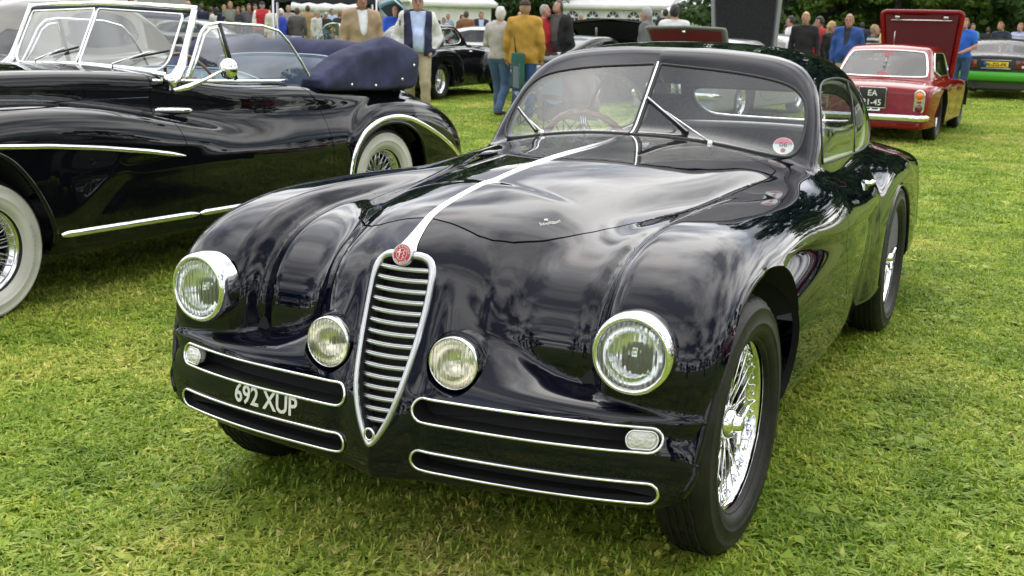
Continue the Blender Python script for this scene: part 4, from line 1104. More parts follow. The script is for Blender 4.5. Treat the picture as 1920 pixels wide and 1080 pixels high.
sw = empty('steering_wheel', (0, 0, 0), 0, hero); C0 = np.array([-.385, 1.665, .875]); nB = look_basis(C0, (0, .92, .40))
a = np.linspace(0, 2 * PI, 90, endpoint=False); rr_ = .205
P = np.stack([rr_ * np.cos(a), rr_ * np.sin(a), 0 * a], 1); mesh_obj('rim', *tube(xform(P, nB), .0145 + .0018 * np.cos(a * 30), 10, True), M['wood'], sw)
b = MB()
for q in (0, PI / 2, PI, 3 * PI / 2):
    for d in (-.012, 0, .012):
        b.add(*tube(xform(np.array([(.03 * math.cos(q), .03 * math.sin(q), -.02), (rr_ * math.cos(q) + d * math.sin(q), rr_ * math.sin(q) + d * math.cos(q), 0)]), nB), .0022, 5))
b.build('spokes', M['chrome'], sw); mesh_obj('column', *tube(xform(np.array([(0, 0, .01), (0, 0, -.35)]), nB), .022, 10), M['rubber'], sw)
mr_ = empty('rear_view_mirror', (0, 0, 0), 0, hero)
V, F = box((-.035, 1.60, 1.178), (.155, .018, .052), .006); mesh_obj('mirror_case', V, F, M['chrome_soft'], mr_)
V, F = box((-.035, 1.588, 1.178), (.07, .006, .044), .002); mesh_obj('mirror_clip', V, F, M['headliner'], mr_)
mesh_obj('stalk', *tube([(-.035, 1.60, 1.20), (-.03, 1.52, 1.262)], .0035, 6), M['chrome'], mr_)
# round tax disc inside the windscreen
td = empty('tax_disc', (0, 0, 0), 0, hero); n_ws = np.array([.16, -.73, .66]); Bt = look_basis(ws_pt(.548, 1.012, -.010) , n_ws)
M['pink'] = mat('pink_print', (.75, .16, .25), .5); M['grey_print'] = mat('grey_print', (.16, .13, .15), .6)
V, F = lathe([(.0001, .0), (.038, 0)], 36, 'z'); mesh_obj('disc_paper', xform(V, Bt), F, M['white_plastic'], td)
aa = np.linspace(.25, PI - .25, 20); Pp = np.array([(.0355 * math.cos(t), .0355 * math.sin(t), .001) for t in aa]); mesh_obj('disc_band', xform(Pp, Bt), [list(range(20))], M['pink'], td, smooth=False)
V, F = text_mesh('06', .030, 0, fat=.0006); V[:, 1] -= .004; mesh_obj('disc_month', xform(V + [0, 0, .002], Bt), F, M['grey_print'], td, smooth=False)
V, F = text_mesh('11', .016, 0); mesh_obj('disc_year', xform(V + [.024, 0, .002], Bt), F, M['grey_print'], td, smooth=False)
V, F = lathe([(.0001, .0), (.009, 0)], 20, 'z'); mesh_obj('disc_crest', xform(V + [0, -.021, .002], Bt), F, M['red'], td)

# ================================================================== the black open tourer on the left
_lc = spline([(-.7, .55), (-.5, .80), (-.25, .93), (0.05, .985), (.36, .99), (.68, .965), (1.19, .88), (1.62, .81), (2.12, .72), (2.5, .64), (3, .5)])
_lcw = spline([(-.7, .80), (0, .855), (.6, .865), (1.2, .86), (1.7, .85), (2.2, .828), (2.6, .79), (3, .7)])
_lz = spline([(-.8, .9), (-.3, 1.08), (.3, 1.15), (1.0, 1.15), (1.25, 1.135), (1.5, 1.10), (2.2, 1.065), (2.6, 1.03), (3.1, 1.0), (3.4, .985), (3.6, .94), (3.85, .85), (4.1, .70), (4.3, .50)])
_lw = spline([(-.8, .22), (-.3, .36), (.3, .47), (.9, .56), (1.25, .66), (1.6, .74), (2.2, .775), (2.8, .76), (3.3, .70), (3.8, .58), (4.3, .38)])
def F_left(x, y, z):
    x = np.sqrt(x * x + 1e-8)
    w_ = _lw(y); w_ = w_ + np.maximum(.838 - w_, 0) * sstep(.95, .60, z) * sstep(.05, .42, y) * (1 - sstep(2.7, 3.2, y))
    f = smax(x - w_, (z - _lz(y) + .05 * (x / .7) ** 2) * .95, .10 + 0 * x)
    f = smax(f, .26 - z, .06); f = smax(f, -.75 - y, .1); f = smax(f, y - 4.25, .3)
    # front wing running back along the door
    c = _lc(y); q = smax(x - _lcw(y) + .02, (z - c) * .9, .24)
    q = smax(q, .38 - x, .1); q = smax(q, .30 + .32 * sstep(.2, .9, y) - z, .16)
    q = smax(q, -.68 - y, .2); q = smax(q, y - 2.75, .3)
    f = smin(f, q, .05)
    u = (y - 3.02) / np.where(y < 3.02, .52, 1.06); v = (z - .40) / np.where(z > .4, .51, .5)
    r = smax(((np.abs(u) ** 2.3 + np.abs(v) ** 2.3) ** (1 / 2.3) - 1) * .45, x - .855 + .06 * np.maximum(y - 3.3, 0), .22)
    r = smax(r, .45 - x, .1); r = smax(r, .28 - z, .05)
    return smin(f, r, .035)
LA_F = [(-.40, .10), (-.42, .35), (-.40, .56), (-.33, .70), (-.20, .79), (-.05, .815), (.06, .775), (.15, .69), (.23, .57), (.285, .45), (.31, .33), (.31, .10)]
LA_R = [(2.60, .10), (2.60, .45), (2.64, .57), (2.72, .67), (2.86, .735), (3.0, .755), (3.18, .735), (3.34, .65), (3.42, .52), (3.44, .38), (3.44, .10)]
tour = empty('open_tourer', (-3.728, .716, 0), -math.radians(4.0)); tag(tour, 'large black open tourer with whitewall wire wheels and folded navy soft top', 'car')
kp = M['black_paint']
LV, LQ = implicit_mesh(F_left, (-1, -.9, .2), (1, 4.4, 1.3), .028, levels=1)
S = Shell(LV, LQ)
for AR in (LA_F, LA_R):
    PP = smooth_poly(AR, it=2); _, S = cut(S, lambda V: np.maximum(polysdf(V[:, 1], V[:, 2], PP), .45 - ax(V)))
cock = lambda V: np.where(V[:, 2] > .85, rrect(ax(V), V[:, 1], 0, 2.36, .635, .99, .22), .5)
_, S = cut(S, cock)
LD = [(1.13, 1.2), (1.13, 1.05), (1.12, .96), (1.13, .86), (1.17, .76), (1.21, .60), (1.235, .42), (1.26, .33), (2.36, .33), (2.42, .42), (2.41, .65), (2.37, .84), (2.28, .97), (2.17, 1.06), (2.15, 1.2)]
LDP = smooth_poly(LD, it=1)
df = lambda V: np.maximum(polysdf(V[:, 1], V[:, 2], LDP), .3 - ax(V))
drs, S = cut(S, lambda V: df(V) + .0025); _, S = cut(S, lambda V: df(V) - .0025)
BL = smooth_poly([(-.7, .97), (1.2, .985), (1.285, 1.0), (1.29, 1.06), (1.25, 1.10), (1.2, 1.3), (-.7, 1.3)], it=1)
bf = lambda V: np.where(ax(V) > .1, polysdf(V[:, 1], V[:, 2], BL), polysdf(V[:, 1], V[:, 2], BL))
bonn, S = cut(S, lambda V: bf(V) + .0025); _, S = cut(S, lambda V: bf(V) - .0025)
S.build('body', kp, tour, F_left, flange=.02); bonn.build('bonnet', kp, tour, F_left, flange=.015)
a_, b_ = cut(drs, lambda V: V[:, 0]); a_.build('door', kp, tour, F_left, flange=.02); ldoor = b_.build('door', kp, tour, F_left, flange=.02)
for s in (1, -1):
    well_liner('wheel_well', LA_F, tour, .40, .80, s); well_liner('wheel_well', LA_R, tour, .42, .80, s)
    for AR, nm in ((LA_F, 'f'), (LA_R, 'r')):
        AP = side_pt(resample(smooth_poly(AR, it=2), 80), s, -.003, F_left); AP = AP[AP[:, 2] > .31]
        k = np.argmax(np.linalg.norm(np.diff(AP, axis=0, append=AP[:1]), axis=1)); AP = np.roll(AP, -k - 1, 0)
        mesh_obj('wheel_arch_lip', *tube(AP, .012, 8), kp, tour)
    # bright strips
    def bright(P2, w_, nm='bright_strip', h=.012):
        P = side_pt(resample(np.array(P2), 50, False), s, 0, F_left); Q = P * [s, 1, 1]; Nn = unit_normals(F_left, Q); Nn[:, 0] *= s
        ww = np.full(50, w_); ww[:2] *= [.4, .8]; ww[-3:] *= [.9, .7, .35]
        V, F = strip_mesh(P, Nn, ww, h, 7); return mesh_obj(nm, V, F, M['chrome'], tour)
    bright(smooth_poly([(-.55, .70), (-.3, .79), (0, .815), (.29, .80), (.6, .765), (1.14, .685), (1.14, .685), (1.14, .685)], it=2)[:-12] if False else [(-.5, .735), (-.25, .80), (0, .822), (.29, .803), (.6, .77), (.9, .728), (1.15, .684)], .026)
    bright([(.33, .365), (.8, .36), (1.2, .355), (1.234, .355)], .035); bright([(1.242, .355), (1.8, .352), (2.4, .35)], .034)
    RP = spline([(0, 2.575), (1, 2.585), (2, 2.62), (3, 2.70), (4, 2.84), (5, 3.02), (6, 3.22), (7, 3.45), (8, 3.66), (9, 3.86), (10, 4.02)]); RZ = spline([(0, .34), (1, .45), (2, .57), (3, .68), (4, .755), (5, .785), (6, .765), (7, .69), (8, .60), (9, .49), (10, .38)])
    tt = np.linspace(0, 10, 60); bright(np.stack([RP(tt), RZ(tt)], 1), .032)
H = side_pt([(1.125, .915), (1.24, .912), (1.355, .908)], 1, .002, F_left)
dh = empty('door_handle', (0, 0, 0), 0, None); dh.parent = ldoor
V, F = tube(np.array([H[0] + [0, .02, 0], H[0] + [0, .04, 0], H[1], H[2] - [0, .02, 0], H[2]]), [.008, .017, .018, .017, .010], 10, flat=1.0); mesh_obj('grip', V, F, M['chrome'], dh)
mesh_obj('grip_groove', *tube(H[[0, 2]] + [[.012, .05, .002], [.012, -.03, .002]], .005, 6), M['dark_metal'], dh)
wire_wheel('wheel', (.715, -.06, .335), .345, .205, .085, steer=.05, parent=tour, mchrome='chrome_soft', white=(.212, .325), hubface=.02)
wire_wheel('wheel', (-.715, -.06, .335), .345, .205, .085, side=-1, parent=tour, mchrome='chrome_soft', white=(.212, .325), hubface=.02)
wire_wheel('wheel', (.725, 3.0, .352), .362, .205, .085, parent=tour, mchrome='chrome_soft', white=(.212, .335), hubface=.02)
wire_wheel('wheel', (-.725, 3.0, .352), .362, .205, .085, side=-1, parent=tour, mchrome='chrome_soft', white=(.212, .335), hubface=.02)
for w_, r0 in ((tour.children[-4], .262), (tour.children[-2], .270)) if False else ():
    pass
# maker's lettering on the whitewalls
def wall_text(s, r0, loc, a0, st):
    V, F = text_mesh(s, .038, 0, space=1.35); an = a0 - V[:, 0] / r0; rad = r0 + V[:, 1] - .012
    V2 = np.stack([np.full(len(V), .087), -rad * np.cos(an), rad * np.sin(an)], 1)
    o = mesh_obj('wall_lettering', V2, F, M['whitewall_ink'], tour, smooth=False); o.location = loc; o.rotation_euler = (0, 0, st); return o
M['whitewall_ink'] = mat('whitewall_ink', (.42, .42, .38), .5)
wall_text('Firestone', .270, (.715, -.06, .335), PI, .05)
# windscreen
def lws(u, z): return np.array([u, 1.165 + .07 * abs(u) / .66 + (z - 1.15) * .52, z])
for s in (1, -1):
    g = np.array([lws(.012 * s, 1.155), lws(.60 * s, 1.135), lws(.635 * s, 1.17), lws(.625 * s, 1.425), lws(.012 * s, 1.445)])
    mesh_obj('windscreen_pane', g, [list(range(5))], M['glass'], tour, smooth=False)
    fr = [lws(.012 * s, 1.15), lws(.58 * s, 1.13), lws(.625 * s, 1.145), lws(.645 * s, 1.19), lws(.635 * s, 1.43), lws(.012 * s, 1.452)]
    mesh_obj('windscreen_frame', *tube(resample(fr, 60), .007, 8, True), M['chrome'], tour)
    pil = [lws(.69 * s, 1.455) + [0, .01, 0], lws(.70 * s, 1.36) + [0, .015, 0], lws(.71 * s, 1.24) + [0, .02, 0], lws(.715 * s, 1.15) + [0, .03, 0], lws(.725 * s, 1.09) + [0, .0, 0], lws(.74 * s, 1.07) + [0, -.05, 0]]
    mesh_obj('windscreen_pillar', *tube(resample(pil, 24, False), np.r_[np.full(12, .019), np.linspace(.020, .044, 12)], 10, U=(1, 0, 0), flat=.9), M['chrome'], tour)
hd = [lws(-.70, 1.462), lws(-.35, 1.474), lws(0, 1.482), lws(.35, 1.474), lws(.70, 1.462)]
mesh_obj('header_rail', *tube(np.array(hd) + [0, .012, 0], .017, 8), M['chrome'], tour)
mesh_obj('header_seal', *tube(np.array(hd) + [0, .006, -.018], .009, 6), M['rubber'], tour)
bs = [lws(u, 1.135 - .03 * (abs(u) / .66) ** 2) + [0, -.01, 0] for u in np.linspace(-.66, .66, 15)]
mesh_obj('scuttle_moulding', *tube(bs, .016, 8), M['chrome'], tour)
for s, pu in ((1, .30), (-1, -.36)):
    w_ = empty('wiper', (0, 0, 0), 0, tour); p0 = lws(pu, 1.145) + [0, -.035, -.012]; p1 = lws(pu + .13, 1.20) + [0, -.03, 0]; p2 = lws(pu + .21, 1.225) + [0, -.02, 0]
    mesh_obj('arm', *tube([p0, p0 + [0, -.005, .02], p1, p2], [.008, .006, .005, .004], 6), M['chrome'], w_)
    mesh_obj('blade', *tube([lws(pu + .08, 1.185) + [0, -.018, 0], lws(pu + .34, 1.235) + [0, -.018, 0]], .0065, 6), M['rubber'], w_)
# side glass with its frames
for s in (1, -1):
    X = lambda z: .715 - .03 * (z - 1.06) / .3
    FR = [(1.305, 1.085), (1.37, 1.19), (1.45, 1.335), (1.50, 1.375), (1.60, 1.388), (1.95, 1.375), (2.09, 1.345), (2.17, 1.28), (2.27, 1.16), (2.34, 1.06)]
    P = [(s * X(z), y, z) for y, z in FR]; mesh_obj('side_window_pane', np.array(P), [list(range(len(P)))], M['glass'], tour, smooth=False)
    mesh_obj('window_frame', *tube(resample(np.vstack([P, P[0:1]])[:-1], 80, False), .0085, 8), M['chrome'], tour)
    mesh_obj('quarter_light_frame', *tube([(s * X(z), y, z) for y, z in ((1.335, 1.09), (1.40, 1.19), (1.475, 1.32), (1.52, 1.352), (1.585, 1.362), (1.60, 1.30), (1.66, 1.09))], .007, 8), M['chrome'], tour)
    mesh_obj('quarter_light_post', *tube([(s * X(z), y, z) for y, z in ((1.60, 1.39), (1.69, 1.07))], .012, 6), M['dark_metal'], tour)
    P = side_pt([(y, 1.02) for y in np.linspace(1.15, 2.2, 20)], s, 0, F_left); P[:, 2] = np.interp(P[:, 1], [1.15, 2.2], [1.075, 1.045]); P[:, 0] = s * (np.abs(P[:, 0]) - .018)
    mesh_obj('waist_moulding', *tube(P, .011, 8), M['chrome'], tour)
mb_ = empty('door_mirror', (0, 0, 0), 0, tour)
B_ = look_basis((.93, 1.40, 1.145), (.25, -1, .05)); V, F = lathe([(.0001, .030), (.020, .027), (.042, .015), (.056, -.004), (.058, -.010), (.054, -.012), (.0001, -.012)], 36, 'z'); mesh_obj('mirror_head', xform(V, B_), F, M['chrome'], mb_)
mesh_obj('mirror_arm', *tube([(.83, 1.10, 1.035), (.86, 1.17, 1.05), (.895, 1.27, 1.09), (.925, 1.36, 1.135)], [.010, .017, .009, .008], 8), M['chrome'], mb_)
# cockpit
M['blue_leather'] = vary(mat('blue_leather', (.04, .07, .12), .38), (.03, .055, .10), (.055, .09, .15), 8, bump=.1, bscale=120)
M['pale_leather'] = mat('pale_blue_leather', (.20, .29, .37), .4)
M['navy_cloth'] = vary(mat('navy_cloth', (.018, .022, .06), .9), (.014, .017, .045), (.028, .033, .085), 9, bump=.35, bscale=260)
V, F = box((0, 2.35, .62), (1.40, 2.1, .03)); mesh_obj('cabin_floor', V, F, M['black'], tour)
for s in (1, -1): mesh_obj('door_lining', *box((s * .66, 2.3, .80), (.03, 2.0, .40), .012), M['blue_leather'], tour)
def bench(name, y, ztop, w2, mt, ribs=0, lean=.2, curve=0.0):
    st = empty(name, (0, 0, 0), 0, tour); xs = np.linspace(-w2, w2, 29)
    P = [(x, y + lean * .0 - curve * (x / w2) ** 2, ztop - .06 * (abs(x) / w2) ** 4) for x in xs]
    T_ = []
    for j, (dz, dy) in enumerate([(0, .02), (-.02, -.03), (-.10, -.07), (-.28, -.06), (-.42, -.10), (-.46, -.45), (-.55, -.5)]):
        for i, p_ in enumerate(P):
            rb = .008 * (i % 2) if ribs else 0
            T_.append((p_[0], p_[1] + dy + rb, p_[2] + dz))
    k = len(xs); F = [(j * k + i, j * k + i + 1, (j + 1) * k + i + 1, (j + 1) * k + i) for j in range(6) for i in range(k - 1)]
    mesh_obj('upholstery', T_, F, mt, st)
    mesh_obj('piping', *tube(np.array(P) + [0, 0, .004], .008, 6), M['pale_leather'], st)
bench('rear_seat', 3.02, 1.17, .64, M['blue_leather'], curve=.25); bench('front_seat', 2.02, 1.10, .60, M['pale_leather'], ribs=1)
V, F = tube([(-.66, 1.42, 1.02), (0, 1.38, 1.05), (.66, 1.42, 1.02)], .07, 8); mesh_obj('dashboard', V, F, M['wood'], tour)
sw = empty('steering_wheel', (0, 0, 0), 0, tour); Bw = look_basis((.33, 1.72, 1.03), (0, .86, .5)); a = np.linspace(0, 2 * PI, 48, endpoint=False)
mesh_obj('rim', *tube(xform(np.stack([.2 * np.cos(a), .2 * np.sin(a), 0 * a], 1), Bw), .010, 6, True), M['wood'], sw)
b = MB(); [b.add(*tube(xform(np.array([(0, 0, -.02), (.2 * math.cos(q), .2 * math.sin(q), 0)]), Bw), .004, 5)) for q in (0, 2.1, 4.2)]; b.build('spokes', M['chrome'], sw)
# folded soft top: a heavy roll round the back of the cockpit
TOP_P = smooth_poly([(2.32, 1.02), (2.50, 1.13), (2.74, 1.20), (3.02, 1.205), (3.30, 1.25), (3.37, 1.22), (3.42, 1.02), (3.38, .975), (2.95, .965), (2.62, .975)], it=1)
def F_top(x, y, z):
    xa = np.abs(x)
    wr = .009 * np.sin(9 * y + 5 * z + 2 * x) + .007 * np.sin(23 * z - 11 * y + 4 * x) + .010 * np.abs(np.sin(8 * x + 5 * y - 9 * z)) - .008
    # rear roll
    r = smax(np.hypot((y - 3.27) * .9, (z - 1.115) * 1.0) - .150, xa - .74, .10)
    # side arms running forward
    t = np.clip((y - 2.40) / .9, 0, 1); hh = .045 + .10 * sstep(0, .55, t); zc = 1.03 + .10 * sstep(0, .55, t)
    q = smax(np.sqrt(((xa - .665) / .105) ** 2 + ((z - zc) / hh) ** 2) * .09 - .09, 2.42 - y, .06); q = smax(q, y - 3.42, .06)
    # flat folded side of the hood
    pl = polysdf(y, z, TOP_P); k0 = smax(smax(pl, xa - .775 + .12 * (z - 1.0), .035), .60 - xa, .03); r = smin(r, k0 + .007 * np.abs(np.sin(13 * (z - 1.0) - 6.5 * (y - 2.4))) * 2.2 - .008, .05)
    # skirt hanging to the body
    k = smax(xa - .775 + .10 * (z - 1.0), .62 - xa, .03); k = smax(k, .985 - z + .03 * np.abs(y - 2.9), .03); k = smax(k, z - 1.20, .05); k = smax(k, 2.62 - y, .12); k = smax(k, y - 3.40, .05)
    f = smin(smin(r, q, .09), k, .06); m = smax(smax(y - 3.42, 3.25 - y, .04), smax(.97 - z, z - 1.2, .03), .03); f = smin(f, smax(m, xa - .74, .05), .06)
    return f + wr
V, Q = implicit_mesh(F_top, (-.95, 2.2, .85), (.95, 3.65, 1.4), .026, levels=1, sym=False, it=2)
st = empty('folded_soft_top', (0, 0, 0), 0, tour); mesh_obj('cloth_cover', V, Q, M['navy_cloth'], st)
pp = shoot(F_top, [(1.1, 2.66, 1.01), (1.1, 2.93, .995), (1.1, 3.2, 1.03), (1.1, 3.34, 1.12)], (-1, 0, 0), .9)
for p_ in pp:
    V, F = lathe([(.0001, .008), (.008, .006), (.011, 0), (.012, -.004)], 16, 'x', p_); mesh_obj('press_stud', V * 1.0, F, M['chrome_soft'], st)
V, F = box((0, 1.6, .30), (1.2, 3.4, .05)); mesh_obj('chassis', V, F, M['well'], tour)

# ================================================================== the other cars on the field
def place(e, x, y, head, z=0):
    """head: compass angle of the car's nose from +y towards +x"""
    e.location = (x, y, z); e.rotation_euler = (0, 0, PI - head)
def car(name, label, sp, x, y, head):
    """sp: a dictionary of profiles. Local frame: nose towards -y, origin on the ground under the front axle"""
    e = empty(name); tag(e, label, 'car')
    w, z, bot = spline(sp['w']), spline(sp['z']), spline(sp.get('bot', [(-2, .22), (6, .22)]))
    cw, cz = spline(sp['cw']), spline(sp['cz']); y0, y1 = sp['len']; WB = sp['wb']; k1 = sp.get('k', .12); tum = sp.get('tumble', .25); belt = sp['belt']
    bumps = sp.get('bumps', [])
    def F(X, Y, Z):
        X = np.sqrt(X * X + 1e-8)
        wz = w(Y) - sp.get('tuck', .10) * np.maximum(.5 - Z, 0)
        f = smax(X - wz, (Z - z(Y) + sp.get('crown', .03) * (X / .7) ** 2) * .95, k1)
        f = smax(f, bot(Y) - Z, .05); f = smax(f, y0 - Y, sp.get('kf', .12)); f = smax(f, Y - y1 - sp.get('rake', 0) * (Z - .5), sp.get('kr', .08))
        for (yc, hl, zc, hz, xo, wd) in bumps:
            u = (Y - yc) / hl; v = (Z - zc) / hz
            q = smax(((np.abs(u) ** 2.4 + np.abs(v) ** 2.4) ** (1 / 2.4) - 1) * min(hl, hz), X - xo, .14); q = smax(q, xo - wd - X, .06); q = smax(q, .24 - Z, .04); f = smin(f, q, .05)
        if sp.get('cabin', True):
            c = smax(X - cw(Y) + tum * np.maximum(Z - belt, 0), (Z - cz(Y) + .04 * (X / .6) ** 2) * .95, sp.get('kc', .10)); c = smax(c, belt - .25 - Z, .03); c = smax(c, Y - y1 + .25, .05); c = smax(c, y0 + .4 - Y, .05); f = smin(f, c, sp.get('kj', .03))
        return f
    V, Q = implicit_mesh(F, (-1.1, y0 - .15, .1), (1.1, y1 + .25, 1.75), sp.get('h', .05), levels=1, it=2)
    S = Shell(V, Q)
    fr, rr = sp.get('archf', .37), sp.get('archr', .37)
    for yc, r in ((0, fr), (WB, rr)):
        _, S = cut(S, lambda V: np.maximum(np.hypot(V[:, 1] - yc, np.maximum(V[:, 2] - sp.get('wr', .32), 0)) - r, .45 - ax(V)))
    gm_ = sp.get('glass', M['glass_tint'])
    if sp.get('cabin', True):
        for nm, poly, fld in sp['windows']:
            if nm == 'side_window_pane': g = lambda V: np.maximum(polysdf(V[:, 1], V[:, 2], poly), .3 - ax(V))
            else: g = lambda V: np.maximum(polysdf(ax(V), V[:, 2], poly), np.maximum(fld[0] - V[:, 1], V[:, 1] - fld[1]))
            pn, S = cut(S, g)
            if nm == 'side_window_pane':
                for q_ in cut(pn, lambda V: V[:, 0]): q_.build(nm, gm_, e)
            else: pn.build(nm, gm_, e)
    if 'boot' in sp:                                        # open compartment, seen from above
        bx, by0, by1 = sp['boot']; _, S = cut(S, lambda V: np.where(V[:, 2] > .62, rrect(V[:, 0], V[:, 1], 0, (by0 + by1) / 2, bx, (by1 - by0) / 2, .08), .5))
    if 'doors' in sp:
        d0, d1, dz = sp['doors']; DPp = [(d0, .30), (d0, dz), (d1, dz), (d1, .30)]
        dg_ = lambda V: np.maximum(polysdf(V[:, 1], V[:, 2], smooth_poly(DPp, it=2)), .3 - ax(V))
        dd, S = cut(S, lambda V: dg_(V) + .004); _, S = cut(S, lambda V: dg_(V) - .004)
        a1, a2 = cut(dd, lambda V: V[:, 0]); a1.build('door', sp['paint'], e, F, flange=.02); a2.build('door', sp['paint'], e, F, flange=.02)
    S.build('body', sp['paint'], e, F, flange=.03)
    for s in (1, -1):
        for yc, r in ((0, fr), (WB, rr)):
            P = [(yc + (r + .02) * math.cos(t), sp.get('wr', .32) + (r + .02) * math.sin(t)) for t in np.linspace(0, PI, 14)]; n = len(P)
            V = [(s * .85 * w(yc) / .8 * .93, a, b_) for a, b_ in P] + [(s * .45, a, b_) for a, b_ in P]
            mesh_obj('wheel_well', V, [(i, i + 1, n + i + 1, n + i) for i in range(n - 1)] + [list(range(n, 2 * n))], M['well'], e)
    R_ = sp.get('wr', .32); tr_ = sp.get('track', .68)
    for s in (1, -1):
        for yc in (0, WB):
            if sp.get('wire'): wire_wheel('wheel', (s * tr_, yc, R_), R_, R_ * .62, .085, side=s, parent=e, detail=False, hubface=.03, nsp=20)
            else:
                w_ = empty('wheel', (s * tr_, yc, R_), 0, e); w_.rotation_euler = (0, 0, 0 if s > 0 else PI)
                make_tyre(w_, R_, R_ * .62, .09, K=48)
                V, Fc = lathe([(R_ * .64, .055), (R_ * .60, .045), (R_ * .55, .03), (R_ * .3, .045), (.06, .06), (.0001, .062)], 40, 'x'); mesh_obj('rim', V, Fc, M['satin'], w_)
    # cabin: floor, seats, wheel
    if sp.get('cabin', True) or sp.get('seats'):
        ys = sp.get('seat_y', WB * .55); zs = sp.get('seat_z', .52)
        V, Fc = box((0, WB * .5, .27), (1.1, WB * .9 + .8, .04)); mesh_obj('cabin_floor', V, Fc, M['black'], e)
        sm = sp.get('trim', M['black_leather'])
        for s in (1, -1):
            st = empty('seat', (0, 0, 0), 0, e)
            V, Fc = box((s * .34, ys, zs - .1), (.5, .5, .2), .05); mesh_obj('seat_cushion', V, Fc, sm, st)
            V, Fc = box((s * .34, ys + .3, zs + .22), (.48, .14, .50), .05); mesh_obj('backrest', V, Fc, sm, st)
            if sp.get('headrest'): V, Fc = box((s * .34, ys + .32, zs + .55), (.26, .10, .16), .04); mesh_obj('headrest', V, Fc, sm, st)
        sw = empty('steering_wheel', (0, 0, 0), 0, e); Bw = look_basis((sp.get('drv', .34), ys - .48, zs + .32), (0, .9, .42)); a = np.linspace(0, 2 * PI, 36, endpoint=False)
        mesh_obj('rim', *tube(xform(np.stack([.19 * np.cos(a), .19 * np.sin(a), 0 * a], 1), Bw), .010, 6, True), M['rubber'], sw)
        b = MB(); [b.add(*tube(xform(np.array([(0, 0, -.02), (.19 * math.cos(q), .19 * math.sin(q), 0)]), Bw), .006, 5)) for q in (.5, 2.6, 4.7)]; b.build('spokes', M['chrome_soft'], sw)
        V, Fc = tube([(-.6, ys - .78, belt - .05), (.6, ys - .78, belt - .05)], .08, 8); mesh_obj('dashboard', V, Fc, M['black'], e)
    e['_'] = 1; del e['_']
    place(e, x, y, head); return e, F
def rear_on(F, pts, y_from, off=0.0):
    pts = np.asarray(pts, float); P = shoot(F, np.stack([pts[:, 0], np.full(len(pts), y_from), pts[:, 1]], 1), (0, -1, 0), 3.0, 200)
    return P + [0, off, 0]
def bumper(e, F, xs, zc, y_from, off, hgt, mt, name='bumper', wrap=0.0, cs=10):
    P = rear_on(F, [(x, zc) for x in xs], y_from); P[:, 1] = np.maximum(P[:, 1], P[:, 1].max() - .30)
    P = P + [0, off, 0]
    if wrap:
        for s in (0, -1): pass
        a_ = P[0] + [-.035, -wrap * .5, 0]; a2 = P[0] + [-.05, -wrap, 0]; b_ = P[-1] + [.035, -wrap * .5, 0]; b2 = P[-1] + [.05, -wrap, 0]; P = np.vstack([a2, a_, P, b_, b2])
    P = resample(P, 40, False); V, Fc = tube(P, hgt / 2, cs, U=(0, 0, 1)); 
    T, U, B = frames(P); n = cs
    Pn = np.repeat(P, n, 0); d = V[:len(Pn)] - Pn; d[:, 0] *= .55; d[:, 1] *= .55; V[:len(Pn)] = Pn + d
    return mesh_obj(name, V, Fc, mt, e)
def text_plate(e, txts, c, wd, hg, bg_, fg, size, rim=True, lines=None, rot=0.0, fat=.0012):
    """a number plate facing +y"""
    p = empty('number_plate', c, 0, e); p.rotation_euler = (rot, 0, 0)
    V, F = box((0, 0, 0), (wd, .012, hg), .004); mesh_obj('plate', V, F, bg_, p)
    if rim: mesh_obj('plate_rim', *tube(resample([(-wd / 2, .004, -hg / 2), (wd / 2, .004, -hg / 2), (wd / 2, .004, hg / 2), (-wd / 2, .004, hg / 2)], 48), .006, 5, True), M['chrome_soft'], p)
    k = len(txts)
    for i, s in enumerate(txts):
        V, F = text_mesh(s, size, .001, fat=fat); zc = (k - 1) / 2 - i; mesh_obj('plate_lettering', np.stack([-V[:, 0], .008 + V[:, 2], V[:, 1] - size * .34 + zc * size * 1.12], 1), F, fg, p, smooth=False)
    return p
def lid(name, e, w0, w1, L_, th, base, ang, outer, inner, lip=.035, bow=.03, hinge_at_front=True, side=1):
    """an opened panel: starts at base, rises by ang (radians from horizontal) towards side*y; inner face towards the viewer"""
    o = empty(name, base, 0, e); o.rotation_euler = (ang * side, 0, 0); n, m_ = 12, 8; V = []; F = []
    def gridf(z, f0=1.0): return [((-1 + 2 * i / n) * (w0 + (w1 - w0) * j / m_) * f0, side * L_ * (.5 + (j / m_ - .5) * f0), z + bow * (1 - (-1 + 2 * i / n) ** 2)) for j in range(m_ + 1) for i in range(n + 1)]
    q = [(j * (n + 1) + i, j * (n + 1) + i + 1, (j + 1) * (n + 1) + i + 1, (j + 1) * (n + 1) + i) for j in range(m_) for i in range(n)]
    mesh_obj('panel_skin', gridf(th / 2), q, outer, o)
    rimP = [(-w0, 0, 0), (0, 0, bow), (w0, 0, 0), (w1, side * L_ * .97, 0), (w1 * .93, side * L_, 0), (0, side * L_, bow), (-w1 * .93, side * L_, 0), (-w1, side * L_ * .97, 0)]
    P = resample(rimP, 100); mesh_obj('panel_edge', *tube(P, lip, 8, True, flat=.5), outer, o)
    mesh_obj('inner_lining', gridf(-th / 2, .90), q, inner, o); return o
M['black_leather'] = mat('black_leather', (.015, .015, .015), .45)
M['red_paint'] = paint('signal_red_paint', (.20, .002, .003), wave=.004)
M['silver_paint'] = paint('silver_paint', (.28, .29, .29), wave=.004)
M['grey_paint'] = paint('dark_grey_paint', (.06, .06, .062), wave=.003); M['green_paint'] = paint('dark_green_paint', (.012, .022, .018), wave=.004)
M['lime'] = mat('lime_bumper', (.06, .36, .02), .4); M['white_paint'] = paint('white_paint', (.78, .78, .76), wave=0)
